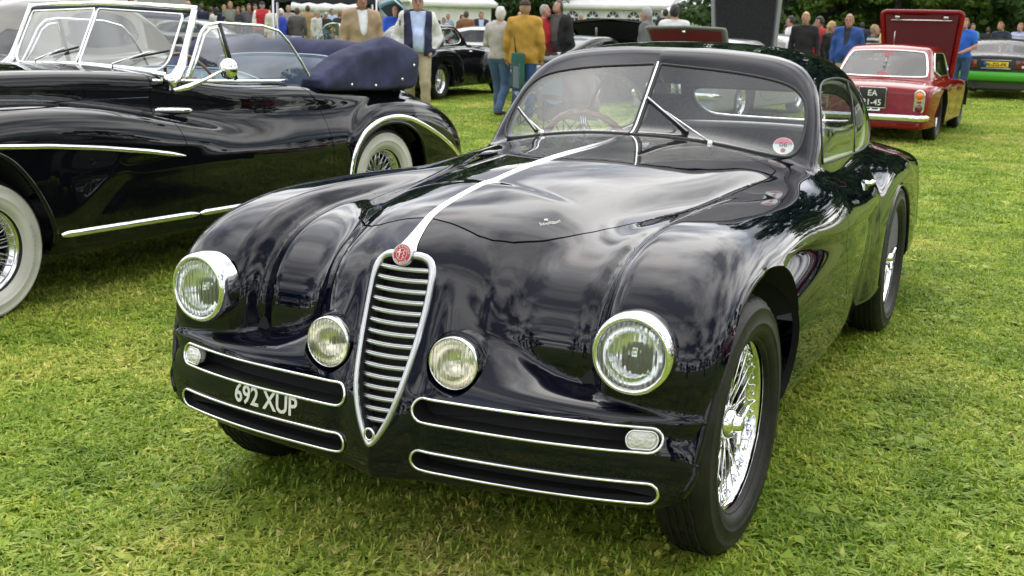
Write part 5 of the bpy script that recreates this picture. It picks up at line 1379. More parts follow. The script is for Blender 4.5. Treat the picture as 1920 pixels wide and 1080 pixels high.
M['ice_blue'] = paint('pale_blue_paint', (.33, .52, .58), wave=.003); M['taupe_paint'] = paint('taupe_paint', (.20, .19, .165), wave=.003); M['maroon'] = mat('maroon_lining', (.13, .012, .015), .9)
M['amber'] = mat('amber_lens', (.85, .16, .01), .15, Coat_Weight=1.0); M['red_lens'] = mat('red_lens', (.45, .01, .015), .15, Coat_Weight=1.0); M['dark_red_lens'] = mat('dark_red_lens', (.12, .006, .01), .2, Coat_Weight=1.0)
M['yellow_plate'] = mat('yellow_plate', (.80, .52, .02), .4); M['black_plate'] = mat('black_plate', (.012, .014, .012), .35); M['eu_blue'] = mat('plate_blue', (.02, .06, .45), .4)
M['quilt'] = vary(mat('black_quilt', (.012, .012, .013), .9), (.008, .008, .009), (.022, .022, .023), 30, bump=.6, bscale=90)
M['gloss_black'] = paint('gloss_black_paint', (.006, .006, .007), wave=.004)
M['blue_stripe'] = mat('blue_stripe', (.02, .08, .42), .35); M['red_stripe'] = mat('red_stripe', (.60, .03, .02), .35)

# ---- red coupe with its bonnet up
RSW = [(1.03, .84), (1.2, 1.08), (1.32, 1.14), (2.05, 1.145), (2.2, 1.08), (2.42, .84)]
red = dict(w=[(-.8, .62), (-.4, .74), (0, .79), (1.2, .80), (2.4, .80), (3.0, .765), (3.35, .70), (3.45, .66)], z=[(-.8, .62), (-.3, .72), (.6, .79), (1.2, .81), (2.0, .815), (2.8, .80), (3.2, .765), (3.4, .70)], len=(-.75, 3.38), wb=2.5, belt=.81, bot=[(-2, .20), (6, .20)],
    cw=[(.7, .60), (1.1, .66), (2.0, .67), (2.6, .63), (3.0, .58)], cz=[(.75, .76), (1.05, 1.05), (1.25, 1.19), (1.6, 1.25), (2.0, 1.245), (2.25, 1.20), (2.5, 1.03), (2.72, .85), (3.0, .62)],
    windows=[('side_window_pane', smooth_poly(RSW, it=1), None), ('rear_window_pane', smooth_poly([(0, .83), (.54, .83), (.575, .86), (.50, 1.12), (.45, 1.15), (0, 1.17)], it=1) * 1.0, (2.12, 3.0)), ('windscreen_pane', smooth_poly([(0, .83), (.56, .83), (.5, 1.11), (0, 1.14)], it=1), (.5, 1.25))],
    paint=M['red_paint'], wire=True, wr=.335, archf=.36, archr=.36, track=.66, kr=.07, rake=-.18, doors=(.95, 2.0, .88), tumble=.32, glass=M['glass_tint'], seat_y=1.45, seat_z=.55, k=.13)
e, F = car('red_coupe', 'red coupe with black plate EA 21-45, wire wheels and its bonnet propped open', red, -.98, 15.86, math.radians(-1.0) + math.radians(1.5))
bumper(e, F, np.linspace(-.66, .66, 15), .345, 4.2, .045, .085, M['chrome'], wrap=.35)
text_plate(e, ['EA', '21-45'], (-.02, float(rear_on(F, [(0, q) for q in np.linspace(.48, .70, 7)], 4.2)[:, 1].max()) + .016, .585), .34, .255, M['black_plate'], M['white_plastic'], .104)
for s in (1, -1):
    t_ = empty('tail_light', (0, 0, 0), 0, e); c = rear_on(F, [(s * .60, .55)], 4.2, .012)[0]
    P = [(c[0] + .058 * math.cos(a) ** 1, c[1] - .06 * abs(math.cos(a)) * (1 if False else 0), c[2] + (.085 if math.sin(a) > 0 else -.085) + .058 * math.sin(a)) for a in np.linspace(0, 2 * PI, 33)[:-1]]
    V, Fc = fill_poly(P); mesh_obj('lamp_plate', V + [0, .004, 0], Fc, M['chrome_soft'], t_); mesh_obj('lamp_rim', *tube(P, .010, 6, True), M['chrome'], t_)
    for dz, mt, r in ((.075, M['amber'], .046), (-.075, M['dark_red_lens'], .046)):
        V, Fc = lathe([(.0001, .026), (r * .6, .022), (r, .008), (r, -.01)], 24, 'y', c + [0, .005, dz]); mesh_obj('lamp_lens', V, Fc, mt, t_)
    V, Fc = box(c + [0, .012, 0], (.055, .02, .035), .006); mesh_obj('reflector', V, Fc, M['red_lens'], t_)
mesh_obj('exhaust_tip', *tube([(-.32, 3.0, .22), (-.32, 3.36, .21)], .032, 12, caps=False), M['dark_metal'], e)
V, Fc = lathe([(.0001, .01), (.035, .008), (.04, 0)], 20, 'y', (.30, 3.345, .255)); mesh_obj('round_reflector', V, Fc, M['cream'], e)
b = MB(); b.add(*box((-.02, 3.42, .425), (.22, .04, .02), .008)); [b.add(*tube([(-.02 + d, 3.38, .42), (-.02 + d, 3.43, .438)], .016, 8)) for d in (-.10, 0, .10)]; b.build('plate_lamp', M['chrome'], e)
lid('bonnet', e, .60, .60, 1.02, .05, (0, -.10, .88), math.radians(66), M['red_paint'], mat('crimson_underside', (.16, .006, .01), .55), side=-1) if False else None
bl = lid('bonnet', e, .50, .60, 1.0, .04, (0, -.50, .72), 0, M['red_paint'], mat('crimson_underside', (.085, .002, .004), .5), side=1); bl.rotation_euler = (math.radians(84), 0, 0)
mesh_obj('bonnet_rod', *tube([(-.45, .88, -.05), (.45, .88, -.05)], .010, 6), M['chrome_soft'], bl)
for s in (1, -1): V, Fc = box((s * .36, .92, -.05), (.07, .04, .03), .008); mesh_obj('bonnet_catch', V, Fc, M['chrome_soft'], bl)
mesh_obj('aerial', *tube([(.05, 1.7, 1.24), (.05, 1.68, 1.42)], [.006, .003], 6), M['chrome_soft'], e)
V, Fc = text_mesh('Sebring', .07, .001, shear=.4); P = np.stack([-V[:, 0] + .05, V[:, 2] * 0, V[:, 1]], 1); P[:, 1] = 3.06 - .4 * P[:, 2] * 0; o3 = np.stack([P[:, 0], 3.12 + 0 * P[:, 0] - P[:, 2] * .9, np.full(len(P), 1.1)], 1); H3 = shoot(F, o3, (0, 0, -1), .8); mesh_obj('boot_script', H3 + [0, 0, .004], Fc, M['chrome_soft'], e, smooth=False)
RWp = resample(smooth_poly([(-.575, .86), (-.54, .83), (.54, .83), (.575, .86), (.50, 1.12), (.45, 1.152), (0, 1.17), (-.45, 1.152), (-.50, 1.12)], it=1), 90)
mesh_obj('rear_window_trim', *tube(rear_on(F, RWp, 3.6, .004), .012, 6, True), M['chrome'], e)
for s in (1, -1):
    SW_ = resample(smooth_poly(RSW, it=1), 70); P = shoot(F, np.stack([np.full(70, 1.2), SW_[:, 0], SW_[:, 1]], 1), (-1, 0, 0), 1.1); P[:, 0] *= s; mesh_obj('side_window_trim', *tube(P, .010, 6, True), M['chrome'], e)

RED_ = e
# ---- grey saloon with lime bumper
gt = dict(w=[(-.8, .70), (0, .83), (2.4, .84), (3.1, .82), (3.35, .80)], z=[(-.8, .62), (0, .78), (1.0, .88), (2.4, .93), (3.0, .95), (3.3, .95)], len=(-.8, 3.30), wb=2.4, belt=.90,
    cw=[(.8, .70), (1.4, .73), (2.4, .73), (3.1, .68)], cz=[(.7, .8), (1.25, 1.22), (1.6, 1.30), (2.3, 1.29), (2.5, 1.25), (2.9, 1.00), (3.1, .9)],
    windows=[('side_window_pane', smooth_poly([(.98, .94), (1.35, 1.22), (2.4, 1.22), (2.7, .95)], it=1), None), ('rear_window_pane', smooth_poly([(0, .955), (.62, .955), (.56, 1.235), (0, 1.25)], it=1), (2.4, 3.2)), ('windscreen_pane', smooth_poly([(0, .93), (.62, .93), (.56, 1.2), (0, 1.22)], it=1), (.5, 1.4))],
    paint=M['grey_paint'], wr=.31, archf=.35, archr=.35, track=.70, kr=.04, rake=.05, k=.08, kc=.07, headrest=True, seat_y=1.5, seat_z=.55, glass=M['glass_tint'], tuck=.05, doors=(.9, 2.0, .88))
e, F = car('grey_saloon', 'matt grey fastback saloon with lime green rear bumper and yellow plate at the right edge', gt, -.42, 27.7, math.radians(0))
bumper(e, F, np.linspace(-.76, .76, 11), .50, 4.2, .05, .20, M['lime'], wrap=.3, cs=14)
yb = float(rear_on(F, [(0, .76)], 4.2)[0, 1])
V, Fc = box((0, yb + .005, .755), (1.56, .02, .20), .01); mesh_obj('tail_panel', V, Fc, M['dark_metal'], e)
for s in (1, -1):
    t_ = empty('tail_light', (0, 0, 0), 0, e)
    V, Fc = box((s * .58, yb + .02, .76), (.38, .02, .17), .008); mesh_obj('lamp_body', V, Fc, M['dark_red_lens'], t_)
    V, Fc = box((s * .60, yb + .032, .80), (.16, .01, .05), .004); mesh_obj('lamp_red', V, Fc, M['red_lens'], t_)
    V, Fc = box((s * .60, yb + .032, .715), (.16, .01, .05), .004); mesh_obj('lamp_clear', V, Fc, M['cream'], t_)
    V, Fc = box((s * .71, yb + .032, .715), (.06, .01, .06), .004); mesh_obj('lamp_amber', V, Fc, M['amber'], t_)
p_ = text_plate(e, ['96-ZG-FK'], (0, yb + .035, .755), .50, .115, M['yellow_plate'], M['black_plate'], .105, rim=False, fat=.002)
V, Fc = box((.225, .009, 0), (.05, .004, .11)); mesh_obj('plate_band', V, Fc, M['eu_blue'], p_)
for zz in (.67, .845): V, Fc = box((0, yb + .03, zz), (.60, .02, .018), .004); mesh_obj('plate_moulding', V, Fc, M['satin'], e)
b = MB(); b.add(*box((0, 3.0, .24), (1.1, .5, .10), .03)).add(*tube([(.4, 2.7, .25), (.4, 3.45, .24)], .03, 8)).add(*tube([(-.7, 2.4, .3), (.7, 2.4, .3)], .05, 8)); b.build('underside', M['dark_metal'], e)

# ---- fixed-head coupe behind the man in the two-tone jacket
xk = dict(w=[(-.85, .35), (-.5, .60), (0, .70), (.8, .70), (1.6, .74), (2.4, .76), (3.0, .70), (3.5, .50), (3.75, .32)], z=[(-.8, .60), (-.4, .80), (.4, .90), (1.2, .96), (2.0, .97), (2.6, .98), (3.0, .90), (3.4, .72), (3.75, .50)], len=(-.8, 3.75), wb=2.6, belt=.95,
    cw=[(1.1, .52), (1.5, .58), (2.2, .58), (2.7, .50), (3.3, .30)], cz=[(1.0, .94), (1.3, 1.20), (1.5, 1.32), (1.9, 1.37), (2.2, 1.36), (2.6, 1.24), (3.0, 1.0), (3.4, .7)], k=.22,
    bumps=[(0, .85, .42, .52, .80, .40), (2.6, .85, .42, .50, .82, .42)],
    windows=[('side_window_pane', smooth_poly([(1.42, .99), (1.55, 1.22), (1.75, 1.28), (2.2, 1.27), (2.5, 1.18), (2.62, 1.04), (2.5, .99)], it=2), None), ('rear_window_pane', smooth_poly([(0, 1.03), (.28, 1.03), (.33, 1.1), (.28, 1.21), (0, 1.24)], it=2), (2.4, 3.2)), ('windscreen_pane', smooth_poly([(.015, .99), (.44, .99), (.40, 1.24), (.015, 1.26)], it=1), (.8, 1.6))],
    paint=M['gloss_black'], wr=.345, archf=.37, archr=.37, track=.66, kr=.2, doors=(1.25, 2.1, .90), wire=True, tumble=.3, seat_y=1.95, seat_z=.6, glass=M['glass_tint'])
e, F = car('black_fixed_head_coupe', 'black rounded fixed-head coupe with swooping wings parked behind the man in the two-tone jacket', xk, -9.9, 17.95, math.radians(-2))
for s in (1, -1):
    t_ = empty('tail_light', (0, 0, 0), 0, e); c = rear_on(F, [(s * .62, .64)], 4.4, .01)[0]; V, Fc = lathe([(.0001, .05), (.03, .04), (.045, .015), (.05, -.02)], 20, 'y', c); mesh_obj('lamp_rim', V, Fc, M['chrome'], t_); V, Fc = lathe([(.0001, .062), (.02, .055), (.026, .04)], 16, 'y', c); mesh_obj('lamp_lens', V, Fc, M['red_lens'], t_)
    P = shoot(F, [(s * 1.3, 1.32, .86), (s * 1.3, 1.44, .86)], (-s, 0, 0), 1.0) + [s * .012, 0, 0]; mesh_obj('door_handle', *tube(P, .012, 6), M['chrome'], e)
    SW_ = resample(smooth_poly([(1.42, .99), (1.55, 1.22), (1.75, 1.28), (2.2, 1.27), (2.5, 1.18), (2.62, 1.04), (2.5, .99)], it=2), 60); P = shoot(F, np.stack([np.full(60, 1.2), SW_[:, 0], SW_[:, 1]], 1), (-1, 0, 0), 1.1); P[:, 0] *= s; mesh_obj('side_window_trim', *tube(P, .009, 6, True), M['chrome_soft'], e)

# ---- low dark green coupe, plate AR
et = dict(w=[(-1.0, .30), (-.6, .60), (0, .76), (1.4, .78), (2.4, .80), (3.0, .72), (3.4, .55), (3.55, .42)], z=[(-1.0, .50), (-.6, .64), (0, .75), (1.0, .83), (2.4, .86), (3.0, .78), (3.4, .66), (3.55, .58)], len=(-1.0, 3.5), wb=2.45, belt=.84,
    cw=[(1.0, .50), (1.4, .58), (2.2, .62), (2.8, .55), (3.3, .40)], cz=[(.95, .82), (1.3, 1.08), (1.6, 1.20), (1.9, 1.22), (2.3, 1.18), (2.8, 1.0), (3.2, .82), (3.5, .6)], k=.22, bot=[(-2, .24), (2.6, .24), (3.5, .40), (6, .5)],
    bumps=[(2.45, .75, .42, .46, .82, .3), (0, .8, .4, .42, .79, .3)],
    windows=[('side_window_pane', smooth_poly([(1.35, .88), (1.5, 1.05), (1.75, 1.12), (2.3, 1.10), (2.6, 1.0), (2.55, .89)], it=2), None), ('rear_window_pane', smooth_poly([(0, .90), (.33, .90), (.38, .95), (.32, 1.09), (0, 1.12)], it=2), (2.3, 3.3)), ('windscreen_pane', smooth_poly([(0, .88), (.48, .88), (.44, 1.08), (0, 1.12)], it=1), (.8, 1.7))],
    paint=M['green_paint'], wr=.325, archf=.35, archr=.34, track=.66, kr=.18, wire=True, glass=M['glass_tint'], seat_y=1.8, seat_z=.42, tuck=.25, doors=(1.2, 2.0, .80))
e, F = car('dark_green_coupe', 'low dark green coupe with plate beginning AR, behind the man in the mustard jacket', et, -6.65, 18.9, math.radians(12))
for s in (1, -1):
    P = rear_on(F, [(s * x, .56) for x in (.30, .38, .46, .54, .62, .68)], 4.4, .03); P[:, 1] = np.maximum(P[:, 1], P[:, 1].max() - .22); mesh_obj('bumper', *tube(P, .030, 8, U=(0, 0, 1), flat=1.2), M['chrome'], e)
    t_ = empty('tail_light', (0, 0, 0), 0, e); c = P[3] + [0, -.01, .065]; V, Fc = box(c, (.20, .06, .045), .015); mesh_obj('lamp_red', V, Fc, M['red_lens'], t_); V, Fc = box(c + [s * .12, -.03, 0], (.08, .06, .045), .015); mesh_obj('lamp_amber', V, Fc, M['amber'], t_)
text_plate(e, ['AR 10 48'], (0, float(rear_on(F, [(0, .5)], 4.4)[0, 1]) + .04, .44), .50, .11, M['black_plate'], M['white_plastic'], .10)

# ---- silver coupe with boot and bonnet open
sv = dict(red); sv['paint'] = M['silver_paint']; sv['boot'] = (.52, 2.78, 3.28); sv['trim'] = M['maroon']
e, F = car('silver_coupe', 'silver coupe with maroon lined boot lid raised, seen past the roof of the navy coupe', sv, -3.65, 17.0, math.radians(7))
bumper(e, F, np.linspace(-.66, .66, 15), .42, 4.2, .045, .10, M['chrome'], wrap=.35)
V, Fc = box((0, 3.02, .60), (1.04, .50, .03)); mesh_obj('boot_floor', V, Fc, M['maroon'], e)
for s in (1, -1): V, Fc = box((s * .60, 3.38, .58), (.10, .03, .05), .01); mesh_obj('tail_light', V, Fc, M['red_lens'], e)
bl = lid('boot_lid', e, .60, .66, .66, .05, (0, 2.74, .86), 0, M['silver_paint'], M['maroon'], lip=.025, side=1); bl.rotation_euler = (math.radians(54), 0, 0)
V, Fc = box((0, .62, -.04), (.05, .03, .03), .005); mesh_obj('lid_catch', V, Fc, M['chrome_soft'], bl)
b2 = lid('bonnet', e, .58, .60, .5, .05, (0, .60, .84), 0, M['silver_paint'], M['quilt'], lip=.03, side=-1); b2.rotation_euler = (math.radians(-20), 0, 0)

# ---- dark car with its bonnet up and a grey one with a quilted lid beyond
bk = dict(xk); bk['paint'] = M['gloss_black']
e, F = car('black_sports_coupe', 'black coupe with black boot lid fully raised, behind the navy coupe roof', bk, -7.75, 23.1, math.radians(-3))
bl = lid('boot_lid', e, .76, .94, .85, .05, (0, 2.72, .95), 0, M['gloss_black'], M['quilt'], lip=.03, bow=.10, side=1); bl.rotation_euler = (math.radians(35), 0, 0)
mesh_obj('lid_strut', *tube([(.30, .75, -.05), (.36, .45, -.10), (.40, .25, -.30)], .022, 6), M['satin'], bl)
gy = dict(gt); gy['paint'] = M['silver_paint']
e, F = car('silver_saloon', 'light grey saloon with a tall quilted black bonnet raised upright', gy, -4.68, 19.25, PI + math.radians(3))
bl = lid('bonnet', e, .60, .68, 1.22, .05, (0, .30, .86), 0, M['dull_silver'] if 'dull_silver' in M else M['silver_paint'], M['quilt'], lip=.04, side=-1); bl.rotation_euler = (math.radians(-86), 0, 0)
for s in (1, -1): V, Fc = box((s * .40, -1.12, -.04), (.08, .05, .03), .008); mesh_obj('bonnet_hinge', V, Fc, M['dark_metal'], bl)

# ---- white rally saloon with red and blue stripes
wh = dict(gt); wh['paint'] = M['white_paint']; wh['doors'] = (.7, 1.9, .88)
e, F = car('white_rally_saloon', 'white boxy saloon with red and blue stripes behind the black fixed-head coupe', wh, -9.5, 21.9, math.radians(78))
for s in (1, -1):
    for zz, hh, mt in ((.80, .10, M['red_stripe']), (.68, .08, M['blue_stripe'])):
        G_ = [(y_, z_) for y_ in np.linspace(-.6, 3.15, 24) for z_ in (zz - hh / 2, zz + hh / 2)]; P = shoot(F, [(s * 1.3, a, b_) for a, b_ in G_], (-s, 0, 0), 1.2) + [s * .006, 0, 0]
        P = P[:]; Fc = [(2 * i, 2 * i + 1, 2 * i + 3, 2 * i + 2) for i in range(23)]; mesh_obj('side_stripe', P, Fc, mt, e)
    G_ = [(y_ - .10 * (z_ - .95) / .3 + 0, z_) for z_ in (.95, 1.05, 1.15, 1.24) for y_ in (2.62, 2.78)]; P = shoot(F, [(s * 1.3, a, b_) for a, b_ in G_], (-s, 0, 0), 1.2) + [s * .006, 0, 0]; mesh_obj('pillar_stripe', P, [(2 * i, 2 * i + 1, 2 * i + 3, 2 * i + 2) for i in range(3)], M['red_stripe'], e)

# ---- pale blue roadster, bonnet up
rd = dict(xk); rd['paint'] = M['ice_blue']; rd['cabin'] = False; rd['seats'] = True; rd['trim'] = M['blue_leather']; rd['boot'] = (.50, 1.42, 2.35)
e, F = car('pale_blue_roadster', 'pale ice blue open roadster with curved windscreen and tilted bonnet, beyond the navy soft top', rd, -11.25, 17.3, math.radians(33))
P = [(x, 1.30 + .16 * (x / .58) ** 2, 1.00 + .32 * (1 - (x / .60) ** 4)) for x in np.linspace(-.60, .60, 21)]; Pl = [(x, 1.22 + .16 * (x / .58) ** 2, .98) for x in np.linspace(-.60, .60, 21)]
mesh_obj('windscreen_frame', *tube(P, .014, 6), M['chrome_soft'], e); mesh_obj('windscreen_pane', P + Pl, [(i, i + 1, 22 + i, 21 + i) for i in range(20)], M['glass'], e)
bl = lid('bonnet', e, .30, .55, 1.35, .05, (0, -.75, .70), 0, M['ice_blue'], M['dark_metal'], lip=.03, bow=.15, side=1); bl.rotation_euler = (math.radians(48), 0, 0)

# ---- the rest of the line behind the black tourer
far = dict(gt); far['paint'] = M['silver_paint']
car('silver_hatchback', 'silver low coupe with sloping glass in front of the crowd, beyond the tourer windscreen', far, -19.0, 22.5, math.radians(75))
tp = dict(xk); tp['paint'] = M['taupe_paint']; tp['cz'] = [(a, b_ + (.22 if 1.2 < a < 3.2 else .05)) for a, b_ in xk['cz']]; tp['z'] = [(a, b_ + .06) for a, b_ in xk['z']]; tp['cw'] = [(a, b_ + .06) for a, b_ in xk['cw']]; tp['windows'] = [('side_window_pane', smooth_poly([(1.42, 1.06), (1.55, 1.36), (1.75, 1.44), (2.2, 1.43), (2.45, 1.34), (2.5, 1.10)], it=2), None), xk['windows'][1], xk['windows'][2]]
car('taupe_saloon', 'tall taupe pre-war saloon with small oval rear window, parked beyond the black tourer', tp, -8.25, 4.0, math.radians(182))
nv = dict(xk); nv['paint'] = M['gloss_black']; nv['cabin'] = False; nv['seats'] = True
e, F = car('black_cabriolet', 'dark cabriolet with a raised navy cloth hood panel, behind the tourer windscreen', nv, -12.6, 10.3, math.radians(182))
lv = lid('cloth_hood', e, .62, .66, .50, .06, (0, 1.5, 1.34), 0, M['navy_cloth'], M['navy_cloth'], lip=.03, side=1); lv.rotation_euler = (math.radians(20), 0, 0)
ev = dict(gt); ev['paint'] = M['grey_paint']; ev['cz'] = [(a, b_ + .30 if 1.2 < a < 2.6 else b_) for a, b_ in gt['cz']]; ev['windows'] = [('side_window_pane', smooth_poly([(1.0, .96), (1.35, 1.42), (2.45, 1.45), (2.75, .98)], it=1), None)]
car('dark_grey_estate', 'dark grey saloon at the far left edge behind the tourer windscreen', ev, -11.8, 5.8, math.radians(182))
for (lx, ly, hd, pt, lab) in ((2.6, 31.0, 5, 'silver_paint', 'small silver saloon far off behind the grey saloon'), (-25.0, 33.0, 80, 'black_paint', 'black saloon in the far row behind the crowd'), (-3.6, 31.5, 88, 'red_paint', 'dark red saloon side-on between the red coupe and the blue jacketed man')):
    sp = dict(gt); sp['paint'] = M[pt]; sp['h'] = .07; car('parked_saloon', lab, sp, lx, ly, math.radians(hd))

for src, lx, ly, hd, lab in ((RED_, 6.6, 8.2, 100, 'red coupe parked out on the lawn to the right of the navy coupe'), (RED_, 7.2, 3.0, 80, 'second red coupe parked to the right of the navy coupe')):
    o = copy_tree(src); o['label'] = lab; o.location = (lx, ly, 0); o.rotation_euler = (0, 0, PI - math.radians(hd))

# ================================================================== tents
M['canvas'] = vary(mat('white_canvas', (.78, .78, .77), .7), (.70, .70, .69), (.80, .80, .79), 1.5, bump=.15, bscale=4)
M['canvas_glass'] = mat('tent_window', (.06, .07, .11), .12); M['tent_grey'] = mat('grey_tent_wall', (.36, .36, .34), .8); M['gazebo'] = mat('black_gazebo_cloth', (.02, .02, .024), .8)
def gpt(px, dist, z=0.0):
    """world point under picture column px at a distance from where the photographer stands"""
    a = px_dir(px); return np.array([CAM[0] + dist * math.sin(a), CAM[1] + dist * math.cos(a), z])
def tent(name, label, A, B, eave, ridge, depth, seams, windows=0, ww=.62, wh=1.05, wz=.75, wallmat='canvas'):
    e = empty(name, tuple(A)); tag(e, label, 'tent'); d = np.array(B) - np.array(A); Ln = float(np.linalg.norm(d)); e.rotation_euler = (0, 0, math.atan2(d[1], d[0]))
    # front wall with its windows let in
    step = Ln / max(seams, 1)
    for i in range(seams):
        x0, x1 = i * step + .008, (i + 1) * step - .008
        V = [(x0 + (x1 - x0) * u, -.03 * math.sin(PI * u), z) for z in (0, eave) for u in (0, .25, .5, .75, 1)]
        mesh_obj('wall_panel', V, [(k, k + 1, k + 6, k + 5) for k in range(4)], M[wallmat], e)
        mesh_obj('seam', *tube([(x0, -.01, 0), (x0, -.01, eave)], .03, 5), M[wallmat], e)
    mesh_obj('roof', [(-.25, -.25, eave - .02), (Ln + .25, -.25, eave - .02), (Ln, depth / 2, ridge), (0, depth / 2, ridge), (-.25, depth + .25, eave), (Ln + .25, depth + .25, eave)], [(0, 1, 2, 3), (3, 2, 5, 4), (0, 3, 4), (1, 5, 2)], M['canvas'], e, smooth=False)
    V, F = box((Ln / 2, -.26, eave - .10), (Ln + .5, .03, .24)); mesh_obj('valance', V, F, M['canvas'], e)
    mesh_obj('end_wall', [(0, 0, 0), (0, depth, 0), (0, depth, eave), (0, 0, eave)], [(0, 1, 2, 3)], M['canvas'], e, smooth=False); mesh_obj('end_wall', [(Ln, 0, 0), (Ln, depth, 0), (Ln, depth, eave), (Ln, 0, eave)], [(0, 1, 2, 3)], M['canvas'], e, smooth=False)
    mesh_obj('back_wall', [(0, depth, 0), (Ln, depth, 0), (Ln, depth, eave), (0, depth, eave)], [(0, 1, 2, 3)], M['canvas'], e, smooth=False)
    for i in range(windows):
        xc = Ln * (i + .5) / windows; w_ = empty('window', (xc, -.06, 0), 0, e); b = wz + wh - ww / 2
        O = [(-ww / 2, 0, wz), (ww / 2, 0, wz)] + [(ww / 2 * math.cos(t), 0, b + ww / 2 * math.sin(t)) for t in np.linspace(0, PI, 13)]
        mesh_obj('pane', O, [list(range(len(O)))], M['canvas_glass'], w_, smooth=False)
        bb = MB(); bb.add(*tube(np.array(O) + [0, -.02, 0], .022, 5, True)); 
        for t in (PI * .25, PI * .5, PI * .75): bb.add(*tube([(0, -.02, b), (ww / 2 * math.cos(t), -.02, b + ww / 2 * math.sin(t))], .018, 4))
        hb = [(ww * .18 * math.cos(t), -.02, b + ww * .18 * math.sin(t)) for t in np.linspace(0, PI, 9)]; bb.add(*fill_poly([(a, c - .012, d_) for a, c, d_ in hb])); bb.add(*box((0, -.02, b), (ww, .03, .05)))
        for xx in (-ww / 6, ww / 6): bb.add(*box((xx, -.02, (wz + b) / 2), (.03, .03, b - wz)))
        for zz in np.linspace(wz, b, 3)[1:-1]: bb.add(*box((0, -.02, zz), (ww, .03, .03)))
        bb.build('glazing_bars', M['white_plastic'], w_, smooth=False)
    return e
tent('marquee', 'long white marquee with a row of arched windows behind the raised boot lids', gpt(1040, 62), gpt(1222, 60), 2.35, 3.9, 9, 5, windows=5, ww=.70, wz=.95, wh=1.12)
tent('side_marquee', 'white marquee with open grey framed entrance beside the arched windows', gpt(1226, 59), gpt(1335, 58), 2.1, 2.9, 6, 3)
tent('panelled_marquee', 'white marquee with plain panelled walls behind the white rally saloon', gpt(775, 56), gpt(912, 57), 2.25, 3.5, 8, 6)
tent('grey_tent', 'plain grey walled tent behind the crowd at left', gpt(285, 40), gpt(372, 42), 2.6, 3.4, 5, 3, wallmat='tent_grey')
tent('far_white_tent', 'small white tent seen under the black gazebo', gpt(565, 60), gpt(680, 60), 1.95, 3.0, 6, 5, windows=4, ww=.5, wh=.8)
e = empty('poster_stand', tuple(gpt(1305, 55))); tag(e, 'purple poster of a car on a stand by the marquee entrance', 'poster'); e.rotation_euler = (0, 0, -px_dir(1305))
pm = vary(mat('poster_print', (.3, .2, .4), .5), (.16, .08, .22), (.45, .34, .55), 3, lo=.4, hi=.6)
V, F = box((0, 0, 1.42), (.75, .04, .85)); mesh_obj('poster', V, F, pm, e); V, F = box((0, -.03, 1.46), (.14, .02, .10)); mesh_obj('print_highlight', V, F, M['white_plastic'], e)
for s in (1, -1): mesh_obj('leg', *tube([(s * .3, 0, 0), (s * .3, 0, 1.0)], .02, 5), M['satin'], e)
e = empty('gazebo', tuple(gpt(617, 27))); tag(e, 'black canopied gazebo standing over the crowd at left', 'gazebo'); e.rotation_euler = (0, 0, -px_dir(617))
V, F = [(-1.1, -1.1, 1.93), (1.1, -1.1, 1.93), (1.1, 1.1, 1.93), (-1.1, 1.1, 1.93), (0, 0, 2.7)], [(0, 1, 4), (1, 2, 4), (2, 3, 4), (3, 0, 4)]; mesh_obj('canopy', V, F, M['gazebo'], e, smooth=False)
for a in range(4):
    x_, y_ = [(-1.1, -1.1), (1.1, -1.1), (1.1, 1.1), (-1.1, 1.1)][a]; x2, y2 = [(1.1, -1.1), (1.1, 1.1), (-1.1, 1.1), (-1.1, -1.1)][a]
    n_ = 12; top = [(x_ + (x2 - x_) * i / n_, y_ + (y2 - y_) * i / n_, 1.94) for i in range(n_ + 1)]; bot_ = [(x_ + (x2 - x_) * i / n_, y_ + (y2 - y_) * i / n_, 1.76 - .04 * (i % 2)) for i in range(n_ + 1)]
    mesh_obj('valance', top + bot_, [(i, i + 1, n_ + 2 + i, n_ + 1 + i) for i in range(n_)], M['gazebo'], e, smooth=False); mesh_obj('leg', *tube([(x_, y_, 0), (x_, y_, 1.95)], .025, 6), M['satin'], e)
# folding camp chairs in front of the dark green coupe
M['chair_cloth'] = mat('blue_grey_canvas', (.10, .15, .18), .8); M['brown_jacket'] = vary(mat('brown_waxed_jacket', (.11, .085, .07), .55), (.085, .066, .055), (.15, .118, .10), 6, bump=.3, bscale=25)
def camp_chair(x, y, rz, label, cloth=True):
    e = empty('camp_chair', (x, y, 0), rz); tag(e, label, 'chair', 'folding chairs behind the navy coupe')
    for s in (1, -1):
        for a_, b_ in (((s * .26, -.24, 0), (s * .26, .22, .46)), ((s * .26, .24, 0), (s * .26, -.22, .46)), ((s * .27, .22, .0), (s * .27, .26, .86))): mesh_obj('leg', *tube([a_, b_], .011, 6), M['dark_metal'], e)
    for yy in (-.24, .24):
        mesh_obj('brace', *tube([(-.26, yy, 0), (.26, yy, .44)], .010, 6), M['dark_metal'], e); mesh_obj('brace', *tube([(.26, yy, 0), (-.26, yy, .44)], .010, 6), M['dark_metal'], e)
    V = [(-.26 + .52 * i / 6, -.24 + .48 * j / 4, .45 - .05 * math.sin(PI * i / 6)) for j in range(5) for i in range(7)]; F = [(j * 7 + i, j * 7 + i + 1, j * 7 + i + 8, j * 7 + i + 7) for j in range(4) for i in range(6)]; mesh_obj('seat', V, F, M['chair_cloth'], e)
    V = [(-.27 + .54 * i / 6, .25 + .03 * math.sin(PI * i / 6), .52 + .30 * j / 4) for j in range(5) for i in range(7)]; mesh_obj('backrest', V, F, M['chair_cloth'], e)
    return e
camp_chair(-5.6, 12.0, 2.2, 'folding camp chair with blue grey canvas seat on the grass, seen through the windscreen')
camp_chair(-4.55, 10.9, 2.5, 'folding camp chair hidden under a brown jacket, right of the other')
